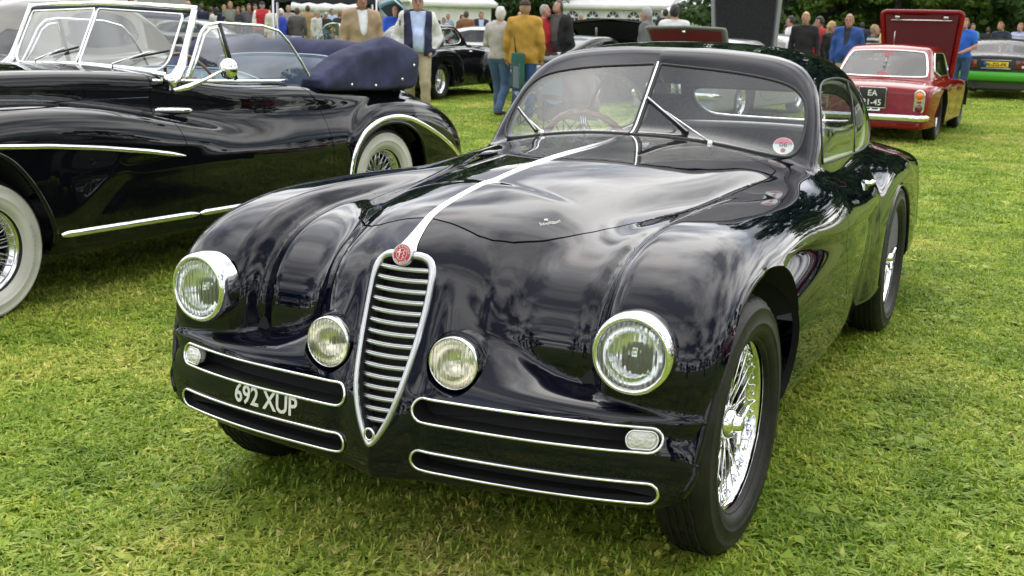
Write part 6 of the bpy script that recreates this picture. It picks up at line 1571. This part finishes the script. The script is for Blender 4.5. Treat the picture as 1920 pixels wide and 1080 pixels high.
def F_jkt(x, y, z):
    w_ = .20 + .10 * sstep(.95, .35, z) + .10 * sstep(.90, .70, z)
    f = smax(np.sqrt((x / w_) ** 2 + ((y - .25) / .10) ** 2) * .10 - .10, z - .93, .08); f = smax(f, .12 - z, .03)
    for s in (1, -1):
        d = np.hypot((x - s * (.20 + .13 * np.clip((.88 - z) / .5, 0, 1))) / 1.0, y - .22) - .065; d = smax(d, z - .88, .06); d = smax(d, .28 - z, .03); f = smin(f, d, .05)
    return f + .010 * np.sin(26 * x + 7 * z) + .008 * np.sin(19 * z + 12 * x)
V, Q = implicit_mesh(F_jkt, (-.5, -.05, .05), (.5, .5, 1.05), .03, levels=1, sym=False, it=2)
o = mesh_obj('brown_jacket', V, Q, M['brown_jacket']); o.location = (-4.55, 10.9, .05); o.rotation_euler = (0, 0, 2.5 + PI); tag(o, 'crumpled brown jacket hung over the back of a folding chair, seen through the windscreen', 'jacket')
o.rotation_euler = (0, 0, .45)

# ================================================================== people
_mc = {}
def cm(c, rough=.85):
    k = (tuple(round(v, 3) for v in c), rough)
    if k not in _mc: _mc[k] = vary(mat('cloth', c, rough), tuple(v * .82 for v in c), tuple(min(1, v * 1.12) for v in c), 7, bump=.25, bscale=35)
    return _mc[k]
SKIN = [vary(mat('skin', (.5, .3, .22), .5, Subsurface_Weight=.05), a, b_, 9) for a, b_ in (((.34, .17, .115), (.46, .26, .19)), ((.26, .125, .08), (.36, .19, .13)), ((.38, .17, .12), (.50, .26, .19)))]
HAIR = {k: mat('hair_' + k, c, .55) for k, c in dict(brown=(.06, .035, .02), dark=(.014, .010, .008), grey=(.28, .27, .25), white=(.60, .59, .56), blond=(.42, .28, .11), ginger=(.22, .09, .03), sandy=(.30, .19, .10)).items()}
M['eye'] = mat('eye', (.03, .025, .02), .2); M['lips'] = mat('lips', (.36, .14, .12), .5)
M['shoe'] = mat('brown_shoe', (.07, .035, .02), .4); M['belt'] = mat('belt', (.03, .015, .01), .4)
def rc(x, y, z, a, b, ra, rb):
    a = np.asarray(a, float); b = np.asarray(b, float); d = b - a; px, py, pz = x - a[0], y - a[1], z - a[2]
    t = np.clip((px * d[0] + py * d[1] + pz * d[2]) / (d @ d), 0, 1)
    return np.sqrt((px - d[0] * t) ** 2 + (py - d[1] * t) ** 2 + (pz - d[2] * t) ** 2) - (ra + (rb - ra) * t)
ARMS = {'down': ((.255, .03, 1.17), (.265, -.04, .90)), 'pocket': ((.31, .06, 1.16), (.20, -.075, .955)), 'front': ((.265, -.01, 1.18), (.09, -.25, 1.06)), 'hold': ((.25, -.05, 1.19), (.10, -.30, 1.24)), 'lean': ((.27, -.10, 1.20), (.26, -.30, .96)), 'back': ((.27, .12, 1.18), (.10, .19, .98)), 'chest': ((.28, -.05, 1.18), (.05, -.20, 1.22))}
def person(label, x, y, face, H=1.76, top=(.1, .1, .1), legs=(.05, .07, .12), hair='brown', pose=('down', 'down'), walk=0.0, lean=0.0, build=1.0, sleeve='long', jacket=None, jopen=.05, skin=0, near=True, cap=None, turn=0.0, nod=0.0, glasses=False, hairlong=False, bald=False, stripe=None, sleeves_col=None, jlong=.92, group=None, shoe='shoe'):
    k = H / 1.78
    e = empty('person', (x, y, 0), face); e.scale = (k, k, k); tag(e, label, 'person', group)
    B = build
    def P_(p): p = np.array(p, float); return p
    def bend(y_, z_): return y_ + lean * np.maximum(z_ - .98, 0)
    hd = np.array([0, -.012, 1.655])
    el = {}
    for s, nm in ((1, pose[0]), (-1, pose[1])):
        a, b = ARMS[nm]; el[s] = (np.array([s * a[0] * (.9 + .1 * B), a[1], a[2]]), np.array([s * b[0], b[1] - (.02 * (B - 1) * 5 if b[1] < 0 else 0), b[2]]))
    lg = {}
    for s in (1, -1):
        w_ = walk * s; lg[s] = (np.array([s * .095, 0, .91]), np.array([s * .105, -.03 - .17 * max(w_, 0) - .02 * max(-w_, 0), .50]), np.array([s * .115, .02 - .26 * max(w_, 0) + .27 * max(-w_, 0), .085 + .05 * max(-w_, 0)]))
    def torso(x, y, z, o=0.0):
        f = rc(x / 1.12, y * 1.22, z, (.0, .0, 1.00), (.0, .0, 1.24), .142 * B, .150 * (.5 + .5 * B)) 
        f = smin(f, rc(x / 1.20, y * 1.15 - .01, z, (-.06, .01, 1.36), (.06, .01, 1.36), .125, .125), .10)
        if B > 1.05: f = smin(f, np.sqrt((x / 1.05) ** 2 + ((y + .07 * B)) ** 2 + ((z - 1.10) / 1.2) ** 2) - .115 * B, .08)
        for s in (1, -1): f = smin(f, rc(x, y, z, (s * .06, .0, 1.475), (s * .185, .012, 1.44), .055, .066), .05)
        return f - o
    def arms(x, y, z, o=0.0, end=1.0):
        f = None
        for s in (1, -1):
            E_, W_ = el[s]; W2 = E_ + (W_ - E_) * end
            g = smin(rc(x, y, z, (s * .190, .012, 1.43), E_, .060, .046), rc(x, y, z, E_, W2, .045, .033 if end > .8 else .042), .03); f = g if f is None else np.minimum(f, g)
        return f - o
    def legs_(x, y, z, o=0.0, thin=0.0):
        f = rc(x / 1.10, y * 1.1, z, (-.035, .0, .965), (.035, .0, .965), .128 * (.6 + .4 * B), .128 * (.6 + .4 * B))
        for s in (1, -1):
            a, b, c = lg[s]; g = smin(rc(x, y, z, a, b, .092 * (.7 + .3 * B), .062), rc(x, y, z, b, c, .062, .048 if not thin else .042), .03); f = smin(f, g, .03)
        return f - o
    def head(x, y, z):
        ct, st = math.cos(turn), math.sin(turn); X = x - hd[0]; Y = y - hd[1]; Z = z - hd[2]; X, Y = X * ct + Y * st, -X * st + Y * ct; Y, Z = Y * math.cos(nod) - Z * math.sin(nod), Y * math.sin(nod) + Z * math.cos(nod)
        f = (np.sqrt((X / .075) ** 2 + (Y / .094) ** 2 + (Z / .115) ** 2) - 1) * .085
        f = smin(f, (np.sqrt((X / .055) ** 2 + ((Y + .035) / .055) ** 2 + ((Z + .065) / .058) ** 2) - 1) * .055, .03)
        f = smin(f, rc(X, Y, Z, (0, -.088, .012), (0, -.112, -.026), .009, .015), .012)
        for s in (1, -1): f = smin(f, (np.sqrt(((X - s * .076) / .010) ** 2 + ((Y - .008) / .020) ** 2 + (Z / .032) ** 2) - 1) * .010, .008)
        return f
    neck = lambda x, y, z: rc(x, y, z, (0, .012, 1.44), (0, .002, 1.60), .060, .054)
    def bodyF(x, y, z):
        f = smin(torso(x, y, z), legs_(x, y, z, 0, 1), .05); f = smin(f, arms(x, y, z), .03); f = smin(f, smin(head(x, y, z), neck(x, y, z), .03), .03)
        for s in (1, -1):
            c = lg[s][2]; f = smin(f, rc(x, y, z, c + [0, .01, -.035], c + [s * .01, -.15, -.045], .040, .036), .02)
            W_ = el[s][1]; d = (W_ - el[s][0]); d /= np.linalg.norm(d); f = smin(f, rc(x, y, z, W_, W_ + d * .07, .028, .030), .02)
        return f
    h = .030 if near else .042
    lo, hi = (-.48, -.55, -.02), (.48, .50, 1.84)
    def fin(V): V = V.copy(); V[:, 1] = V[:, 1] - lean * np.maximum(V[:, 2] - .98, 0); V[:, 2] = V[:, 2] - .25 * lean * lean * np.maximum(V[:, 2] - .98, 0); return V
    def mk(name, F, m_, lo=lo, hi=hi, h_=h, cuts=(), lv=None, mats=None, fmf=None):
        V, Q = implicit_mesh(F, lo, hi, h_, levels=(1 if near else 0) if lv is None else lv, sym=False, it=2); S = Shell(V, Q)
        for c in cuts: _, S = S.split(c(S.V))
        fm = None
        if fmf is not None: Fc = S.faces(); cen = np.array([S.V[f].mean(0) for f in map(list, Fc)]); fm = fmf(cen)
        return mesh_obj(name, fin(S.V), S.faces(), m_, e, True, mats, fm)
    mk('body', bodyF, SKIN[skin])
    # shirt or jumper
    endk = {'long': .97, 'short': .0}[sleeve]
    hem = .93 if jacket is None else .95
    def shirt(x, y, z):
        if sleeve == 'long': a = arms(x, y, z, .012, .97)
        else:
            a = None
            for s in (1, -1): g = rc(x, y, z, (s * .190, .012, 1.43), np.array([s * .19, .012, 1.43]) * .35 + el[s][0] * .65, .076, .068); a = g if a is None else np.minimum(a, g)
        wr = .004 * np.sin(30 * z + 8 * x) + .003 * np.sin(21 * x - 15 * z + 9 * y)
        f = smin(smin(torso(x, y, z, .014), a, .03), neck(x, y, z) - .010, .02); f = smax(f, z - 1.535, .01); 
        f = smin(f, smax(legs_(x, y, z, .02), np.abs(z - .97) - .06, .02), .03)
        return smax(f, hem - z, .01) + wr
    fmf = None; mats = [cm(top)]
    if stripe: mats.append(cm(stripe)); fmf = lambda c: ((np.floor(c[:, 2] / .055) % 2) == 0).astype(int)
    mk('shirt', shirt, cm(top), lo=(-.48, -.50, .85), hi=(.48, .45, 1.62), mats=mats if stripe else None, fmf=fmf)
    def trou(x, y, z):
        f = legs_(x, y, z, .016) + .004 * np.sin(34 * z + 10 * x) * sstep(.9, .3, z)
        for s in (1, -1): f = smin(f, rc(x, y, z, lg[s][2] + [0, 0, .02], lg[s][2] + [0, 0, -.02], .066, .068), .03)
        return smax(smax(f, z - 1.02, .01), .055 - z, .01)
    mk('trousers', trou, cm(legs), lo=(-.30, -.50, 0), hi=(.30, .50, 1.1))
    if jacket is not None:
        def jk(x, y, z):
            f = smin(torso(x, y, z, .030), arms(x, y, z, .024, .93), .03)
            fl = smax(legs_(x, y, z, .04), np.maximum(z - 1.05, jlong - z), .02); f = smin(f, fl, .05); f = smin(f, smax(neck(x, y, z) - .022, z - 1.56, .01), .02)
            return smax(f, jlong - z, .01) + .007 * np.sin(25 * z + 9 * x + 6 * y) + .006 * np.abs(np.sin(15 * x - 19 * z)) - .003
        cuts = [lambda V: np.maximum(np.abs(V[:, 0]) - (jopen + .10 * np.maximum(V[:, 2] - 1.20, 0) + (.02 if jopen > .06 else -.09 * sstep(1.25, 1.1, V[:, 2]))), V[:, 1] + .02)] if jopen > 0 else []
        fmf = None; mats = None
        if sleeves_col: mats = [cm(jacket), cm(sleeves_col)]; fmf = lambda c: ((np.abs(c[:, 0]) > .205) & ((c[:, 2] > 1.0))).astype(int)
        jo = mk('jacket', jk, cm(jacket), lo=(-.50, -.52, .80), hi=(.50, .48, 1.62), cuts=cuts, mats=mats, fmf=fmf)
    for s in (1, -1):
        c = lg[s][2]; mk('shoe', lambda x, y, z: smax(rc(x, y, z, c + [0, .03, -.045], c + [s * .012, -.17, -.055], .046, .038), .004 - z, .005), M[shoe], lo=tuple(c - [.1, .26, .12]), hi=tuple(c + [.1, .14, .12]), h_=.03, lv=0)
        if pose[0 if s > 0 else 1] != 'pocket' and near:
            W_ = el[s][1]; d = W_ - el[s][0]; d /= np.linalg.norm(d); u = np.array([s * .2, -1, 0.1]); u -= d * (u @ d); u /= np.linalg.norm(u); n_ = np.cross(d, u); b = MB(); p0 = W_ + d * .075
            for q, Lf in enumerate((.072, .080, .074, .058)):
                r0 = p0 + u * (.027 - .018 * q); b.add(*tube([r0 - d * .02, r0 + d * Lf * .5 + n_ * .006, r0 + d * Lf * .9 + n_ * .024 * -s * -1], [.0105, .0095, .0075], 6))
            r0 = W_ + d * .02 + u * .026; b.add(*tube([r0, r0 + u * .022 + d * .025, r0 + u * .026 + d * .058], [.013, .011, .009], 6)); o = b.build('hand_fingers', SKIN[skin], e); 
            for v in o.data.vertices: v.co.y -= lean * max(v.co.z - .98, 0)
    # hair, face
    hc = HAIR[hair]
    def hairF(x, y, z):
        ct, st = math.cos(turn), math.sin(turn); X = x - hd[0]; Y = y - hd[1]; Z = z - hd[2]; X, Y = X * ct + Y * st, -X * st + Y * ct; Y, Z = Y * math.cos(nod) - Z * math.sin(nod), Y * math.sin(nod) + Z * math.cos(nod)
        f = (np.sqrt((X / .084) ** 2 + ((Y - .004) / .104) ** 2 + ((Z - .004) / .126) ** 2) - 1) * .09 + .004 * np.sin(60 * X + 40 * Z) * np.sin(55 * Y)
        face = smax(-(Y + .048 - .25 * np.maximum(Z - .055, 0) * 1.5), -(-(Z - .062)) , .02)         # cut the face out
        lowz = (-.115 if not hairlong else -.22)
        if hairlong: f = smin(f, smax(np.sqrt((X / .098) ** 2 + ((Y - .03) / .085) ** 2) * .085 - .085, Z - .03, .03), .03)
        f = smax(f, np.minimum(.060 - Z, 9) * (Y < -.045) + -9 * (Y >= -.045), .001) if False else f
        cutf = np.where(Y < -.035 + .0 * X, .058 - Z - .0 * Y, -9.0); f = np.maximum(f, np.minimum(cutf, .05)); f = np.maximum(f, np.where(Y < .03, (-.035 - Z), -9.0) * 1.0)
        if bald: f = np.maximum(f, np.where(Z > .045, .02, -9.))
        return smax(f, lowz * 1.0 + .03 - Z if not hairlong else lowz - Z, .01)
    mk('hair', hairF, hc, lo=(-.13, -.14, 1.40), hi=(.13, .15, 1.82), h_=.016 if near else .024, lv=0)
    def hp(X, Y, Z):
        Y, Z = Y * math.cos(nod) + Z * math.sin(nod), -Y * math.sin(nod) + Z * math.cos(nod); ct, st = math.cos(turn), math.sin(turn); p = np.array([X * ct - Y * st, X * st + Y * ct, Z]) + hd; return fin(p[None])[0]
    if near:
        for s in (1, -1):
            V, F = lathe([(.0001, 0), (.008, .001), (.012, .004)], 10, 'y', hp(s * .030, -.0865, .014)); mesh_obj('eye', V, F, M['eye'], e)
            mesh_obj('brow', *tube([hp(s * .016, -.094, .030), hp(s * .032, -.090, .035), hp(s * .048, -.078, .030)], .0035, 5), hc, e)
        mesh_obj('mouth', *tube([hp(-.022, -.086, -.055), hp(0, -.094, -.058), hp(.022, -.086, -.055)], [.003, .006, .003], 6), M['lips'], e)
        if glasses:
            g = empty('glasses', (0, 0, 0), 0, e)
            for s in (1, -1): mesh_obj('glasses_rim', *tube([hp(s * .031 + .022 * math.cos(t), -.098, .013 + .017 * math.sin(t)) for t in np.linspace(0, 2 * PI, 14)[:-1]], .0022, 4, True), M['dark_metal'], g)
            for s in (1, -1): mesh_obj('temple', *tube([hp(s * .053, -.096, .018), hp(s * .082, .0, .016)], .002, 4), M['dark_metal'], g)
    if cap:
        mk('cap', lambda x, y, z: smax((np.sqrt((x / .092) ** 2 + ((y + .005) / .115) ** 2 + ((z - 1.68) / .115) ** 2) - 1) * .1, 1.70 - z, .01), cm(cap), lo=(-.13, -.15, 1.60), hi=(.13, .15, 1.85), h_=.02, lv=1)
        V = [hp(.085 * math.cos(t), -.07 - .085 * math.sin(t) * 1.0, .045 + .004) for t in np.linspace(0, PI, 12)]; mesh_obj('cap_peak', V, [list(range(12))], cm(cap), e, smooth=False)
    if near: mesh_obj('belt', *tube(fin(np.array([(.150 * (.8 + .2 * B) * math.cos(t), .128 * (.75 + .25 * B) * math.sin(t), 1.0) for t in np.linspace(0, 2 * PI, 30)[:-1]])), .014, 6, True, flat=1.2), M['belt'], e)
    return e
def stand(px, top_y, s, H=None):
    """ground position for someone whose head top sits at top_y in the picture when s pixels measure a metre"""
    Z = 2153.0 / s; yh = 36 + (px - 960) * .0228
    if H is None: H = 1.434 + (yh - top_y) / s
    d = CF + CR * (px - 960) / 2153 + CU * (540 - (yh)) / 2153; p = CAM + d * Z; return p[0], p[1], H
def add_person(px, ty, s, facing, label, **k):
    x, y, H = stand(px, ty, s, k.pop('H', None)); H += k.pop('dh', 0.0); H = min(max(H, 1.45), 1.92); bear = math.atan2(x - CAM[0], y - CAM[1])
    # facing: 0 towards the viewer, 90 towards picture right, -90 left, 180 away
    f = -bear + math.radians(facing); k.setdefault('near', s > 68); return person(label, x, y, f, H=H, **k)
W, BLK, NVY, JEAN, TAN, KH = (.62, .62, .60), (.012, .012, .013), (.015, .02, .055), (.06, .11, .20), (.42, .34, .22), (.40, .33, .22)
blz = add_person(678, -19, 132, 12, 'man in a beige blazer and open white shirt standing behind the folded navy soft top', top=(.75, .76, .80), legs=(.05, .05, .06), jacket=(.36, .26, .17), jopen=.045, hair='dark', skin=1, jlong=.80)
jm = add_person(783, -15, 127, 4, 'man striding in navy jacket with white sleeves, pale blue shirt and khaki trousers', top=(.45, .55, .78), legs=(.38, .32, .21), jacket=(.018, .02, .06), sleeves_col=(.66, .66, .64), jopen=.065, hair='sandy', pose=('pocket', 'pocket'), walk=.8, build=1.22, glasses=True, jlong=.90)
add_person(742, 5, 92, 10, 'balding man in a bright blue polo shirt behind the man with white sleeves', top=(.03, .10, .55), legs=BLK, hair='sandy', bald=True, skin=2, sleeve='short')
add_person(938, 8, 123, 150, 'white haired man in a grey shirt and jeans beside the mustard jacket', top=(.42, .39, .36), legs=JEAN, hair='white', pose=('front', 'front'), walk=.7, nod=.3, jacket=None, turn=.3)
mu = add_person(984, -3, 125, 172, 'man in a mustard suede jacket, blue jeans and brown cap seen from behind', top=(.3, .3, .35), legs=(.03, .09, .24), jacket=(.42, .24, .035), jopen=0, hair='sandy', cap=(.05, .03, .02), build=1.15, jlong=.82, walk=.3)
add_person(1021, 5, 103, 60, 'grey haired man in a red jumper behind the mustard jacket', top=(.45, .02, .03), legs=BLK, hair='grey', nod=.35, skin=2)
add_person(1046, -3, 103, -35, 'man in a black jacket over a dark grey shirt looking down', top=(.10, .09, .09), legs=BLK, jacket=BLK, jopen=.07, hair='brown', nod=.5)
add_person(1213, 11, 108, -105, 'grey haired man in a grey suit and lilac shirt facing left', top=(.5, .4, .65), legs=(.10, .10, .11), jacket=(.13, .13, .14), jopen=.03, hair='grey', jlong=.84)
add_person(1264, 5, 112, 172, 'broad man in a white shirt with his back turned, behind the maroon lined lid', top=(.62, .62, .61), legs=(.03, .03, .05), hair='dark', build=1.25)
add_person(1352, 27, 84, -70, 'dark haired person in pale blue beside the tall quilted bonnet', top=(.30, .50, .60), legs=JEAN, hair='dark', nod=.3)
add_person(1483, 26, 86, -75, 'man in a white shirt and jeans turned to the left, rightwards of the quilted bonnet', top=(.78, .78, .77), legs=(.10, .14, .18), hair='dark')
add_person(1510, 19, 97, -5, 'smiling blond man in a black shirt facing the camera', top=(.013, .012, .013), legs=(.03, .03, .03), hair='blond')
add_person(1537, 27, 92, -60, 'dark haired man in a red tee shirt behind the blonde woman', top=(.42, .03, .03), legs=JEAN, hair='dark', sleeve='short')
add_person(1559, 36, 96, 60, 'blonde woman in a black cardigan facing right', top=BLK, legs=BLK, hair='blond', hairlong=True, glasses=True)
add_person(1592, 23, 103, -12, 'grey haired man in a blue zip jacket and khaki trousers behind the red coupe', top=(.02, .02, .03), legs=TAN, jacket=(.02, .07, .25), jopen=.035, hair='sandy', glasses=True, build=1.15, skin=2, jlong=.86)
add_person(1617, 38, 58, 175, 'distant man in a dark suit with his back turned, right of the blue jacket', top=W, legs=BLK, jacket=NVY, jopen=0, hair='dark')
add_person(1655, 33, 92, 70, 'bald man in a purple jumper stooping towards the red coupe', top=(.20, .05, .40), legs=BLK, hair='sandy', bald=True, lean=.35, pose=('lean', 'lean'))
add_person(1640, 42, 98, 75, 'woman with short fair hair in a black and white striped jumper', top=(.03, .025, .03), stripe=(.5, .48, .46), legs=BLK, hair='sandy', nod=.2)
add_person(1668, 30, 94, 120, 'dark haired person in a pale yellow shirt against the raised red bonnet', top=(.80, .76, .35), legs=BLK, hair='dark', sleeve='short')
add_person(1809, 30, 90, -18, 'man in bright blue tee shirt and jeans, right of the raised red bonnet', top=(.02, .12, .55), legs=(.03, .06, .14), hair='ginger', nod=.35, pose=('front', 'front'), sleeve='short', skin=2)
add_person(1823, 40, 60, 30, 'distant man in a teal and grey top behind the blue tee shirt', top=(.10, .30, .38), legs=BLK, hair='brown')
add_person(1853, 47, 55, 175, 'distant man in a black suit between the blue tee shirt and the navy polo', top=W, legs=BLK, jacket=BLK, jopen=0, hair='brown')
add_person(1884, 36, 73, -30, 'man in a navy polo shirt leaning over the grey saloon', top=(.025, .03, .05), legs=BLK, hair='ginger', lean=.30, nod=.4, pose=('lean', 'lean'), sleeve='short', skin=2, build=1.15)
add_person(1913, 39, 71, -25, 'man in a blue check shirt at the right edge', top=(.35, .38, .60), stripe=(.6, .62, .75), legs=JEAN, hair='ginger', nod=.3)
add_person(1834, 62, 46, 0, 'small distant child seen over the roof of the grey saloon', top=W, legs=JEAN, hair='ginger', H=1.45)
crowd = [(378, 4, 52, 175, 'man in a dark navy jacket with his back turned, leftmost of the far crowd', NVY, BLK, 'brown', {}), (396, 8, 50, 150, 'woman with tied hair and a grey scarf beside the navy jacket', (.10, .10, .10), BLK, 'brown', {}), (406, 10, 52, 165, 'woman with long dark hair and a white coat', (.70, .68, .64), BLK, 'dark', dict(hairlong=True)),
 (426, 16, 52, 60, 'man in a pale shirt bending over a car bonnet', (.55, .60, .80), JEAN, 'ginger', dict(lean=.6)), (421, 5, 54, -15, 'man in a navy suit holding a cup', NVY, BLK, 'sandy', dict(pose=('hold', 'down'))), (432, 2, 54, 0, 'man in an olive jacket over a purple shirt', (.22, .24, .20), BLK, 'sandy', {}), (447, 7, 54, -30, 'woman in a dark cardigan with folded arms', (.04, .04, .05), BLK, 'brown', dict(pose=('chest', 'chest'))),
 (456, 8, 48, 10, 'man in a plum jumper in the second row', (.14, .04, .08), BLK, 'brown', {}), (467, 4, 54, 0, 'man in a charcoal jacket and white shirt', (.10, .10, .11), BLK, 'dark', {}), (479, 6, 54, -10, 'man in a dark crimson jumper', (.20, .02, .03), BLK, 'dark', {}), (466, 19, 56, 50, 'person in blue stooping in front of the charcoal jacket', (.03, .06, .15), JEAN, 'brown', dict(lean=.7)),
 (492, 2, 57, 178, 'man in a red waistcoat, white sleeves and black cap seen from behind', (.78, .78, .78), BLK, 'grey', dict(jacket=(.42, .02, .03), jopen=0, cap=(.02, .02, .02), sleeves_col=(.78, .78, .78), build=1.2)), (511, 7, 58, -150, 'man in a cream jacket behind the red waistcoat', (.62, .60, .52), TAN, 'brown', {}), (527, 8, 64, -70, 'white haired man in a royal blue hooded jacket', (.02, .06, .42), BLK, 'white', dict(build=1.15)),
 (541, 6, 52, -20, 'man in a grey jacket behind the royal blue hood', (.30, .29, .28), BLK, 'grey', {}), (546, 18, 54, -100, 'bald person stooping over a car in dark clothes', (.04, .04, .06), BLK, 'sandy', dict(bald=True, lean=.5)), (557, 8, 64, 170, 'man in a brown grey jumper with a shoulder strap and jeans seen from behind', (.09, .08, .08), (.10, .14, .18), 'brown', {}), (577, 7, 52, 178, 'man in a tan jacket with his back turned', (.34, .22, .10), TAN, 'brown', dict(build=1.15)),
 (594, 10, 65, 60, 'grey haired man in a pale grey jacket facing right', (.50, .50, .48), (.3, .3, .3), 'grey', {}), (611, 18, 52, 10, 'photographer in black with a grey cap and raised camera', (.02, .02, .02), BLK, 'grey', dict(cap=(.4, .4, .42), pose=('hold', 'hold'))), (622, 13, 50, 30, 'man in a light blue shirt behind the photographer', (.45, .55, .75), JEAN, 'brown', {}), (638, 13, 60, 160, 'ginger haired man in a black tee shirt near the pale blue roadster', (.02, .02, .025), TAN, 'ginger', dict(sleeve='short')),
 (246, -4, 66, 20, 'man in a cream shirt just left of the raised navy cloth', (.70, .66, .54), JEAN, 'dark', {}), (353, 0, 58, 30, 'bald man in a white shirt with a black shoulder strap', (.70, .76, .80), JEAN, 'sandy', dict(bald=True)), (203, -3, 58, 175, 'person in a blue top above the windscreen centre of the tourer', (.04, .10, .35), BLK, 'dark', {}),
 (812, 20, 58, -10, 'bald bearded man in a black waistcoat by the panelled marquee', (.70, .70, .68), BLK, 'sandy', dict(bald=True, jacket=BLK, jopen=.08)), (832, 26, 50, -20, 'person in a pale top with raised hands behind the rally saloon', (.50, .45, .42), BLK, 'brown', dict(pose=('hold', 'hold'))), (840, 22, 48, 20, 'man in a faded blue shirt behind the rally saloon', (.30, .38, .48), BLK, 'sandy', {}), (874, 19, 62, 178, 'man in a rust brown leather jacket behind the white rally saloon', (.20, .09, .04), BLK, 'brown', {}),
 (866, 22, 50, 40, 'man in dark grey beside the rust brown jacket', (.08, .08, .08), BLK, 'dark', {}), (902, 20, 58, 5, 'man in a navy suit and pale blue shirt left of the white haired man', (.45, .55, .75), BLK, 'brown', dict(jacket=NVY, jopen=.06)), (936, 18, 55, 20, 'man in a pale green jacket half hidden by the white haired man', (.45, .50, .36), BLK, 'dark', {}), (974, 20, 50, 0, 'bald man in lilac behind the mustard jacket', (.45, .36, .60), BLK, 'sandy', dict(bald=True)),
 (1089, 22, 46, 0, 'distant man in front of the second arched window', (.30, .30, .34), BLK, 'sandy', {}), (1123, 28, 44, -20, 'distant photographer by the third arched window', (.05, .05, .05), BLK, 'dark', dict(pose=('hold', 'hold'))), (1188, 38, 42, 20, 'distant person low by the last arched window', (.35, .30, .28), BLK, 'brown', {}), (1247, 8, 60, 175, 'person in a black coat by the marquee entrance', BLK, BLK, 'dark', {}), (1528, 36, 58, 0, 'man in a pale check shirt behind the red tee shirt', (.5, .6, .72), JEAN, 'brown', {}), (1474, 40, 60, 100, 'person in black beside the quilted bonnet', BLK, BLK, 'dark', {})]
for px, ty, s, fc, lab, tp_, lg_, hr, kw in crowd: add_person(px, ty, s, fc, lab, top=tp_, legs=lg_, hair=hr, group='spectators in the background crowd', near=False, dh=float(rng.uniform(-.07, .05)), **kw)
# people standing nearer the camera side, mirrored in the paint
for x, y, f, lab, tp_, jk_ in ((6.2, .6, -1.5, 'man in a white shirt standing beyond the right edge of the lawn', W, None), (5.2, 3.6, -1.3, 'man in a tan coat standing right of the navy coupe', (.4, .4, .4), (.30, .24, .17)), (7.5, 6.5, -1.6, 'man in a red jumper right of the navy coupe', (.4, .03, .03), None), (6.0, -2.8, -1.0, 'woman in blue near the camera', (.05, .12, .35), None), (-1.0, -7.0, 3.0, 'man in grey facing the parked cars', (.2, .2, .22), None), (3.6, -6.5, 2.8, 'man in black facing the parked cars', BLK, None), (-4.2, -8.5, 3.1, 'man in a cream jacket facing the parked cars', (.6, .56, .46), None)):
    person(lab, x, y, f, H=1.76, top=tp_, legs=JEAN, jacket=jk_, near=False, hair='brown', pose=('down', 'hold'))
# things people carry
b = MB(); c = np.array(mu.location) + np.array([0.02, -.0, 0]); o = empty('chair_bag', tuple(np.array(mu.location)), mu.rotation_euler[2]); tag(o, 'green cloth bag hanging behind the man in the mustard jacket', 'bag')
V, F = box((.06, .20, .72), (.20, .09, .52), .03); mesh_obj('bag_body', V, F, cm((.02, .10, .075)), o); mesh_obj('bag_strap', *tube([(.10, .16, .95), (.14, .10, 1.25), (.12, -.05, 1.5)], .012, 5), cm((.02, .05, .04)), o)
# emblem and lettering on the two-tone jacket
for s_, (u, z, sz, t_) in enumerate(((-.115, 1.30, .045, 'TEAM'),)):
    V, F = text_mesh(t_, sz, .001); mesh_obj('jacket_lettering', np.stack([V[:, 0] + u, np.full(len(V), -.205), V[:, 1] + z], 1), F, M['white_plastic'], jm, smooth=False) if False else None
V, F = box((-.262, -.045, 1.36), (.012, .075, .085), .004); mesh_obj('sleeve_patch', V, F, M['black'], jm)
V, F = text_mesh('E', .075, .001, fat=.002); mesh_obj('patch_letter', np.stack([np.full(len(V), -.271), -V[:, 0] * 1 - .045, V[:, 1] + 1.334], 1), F, M['white_plastic'], jm, smooth=False)
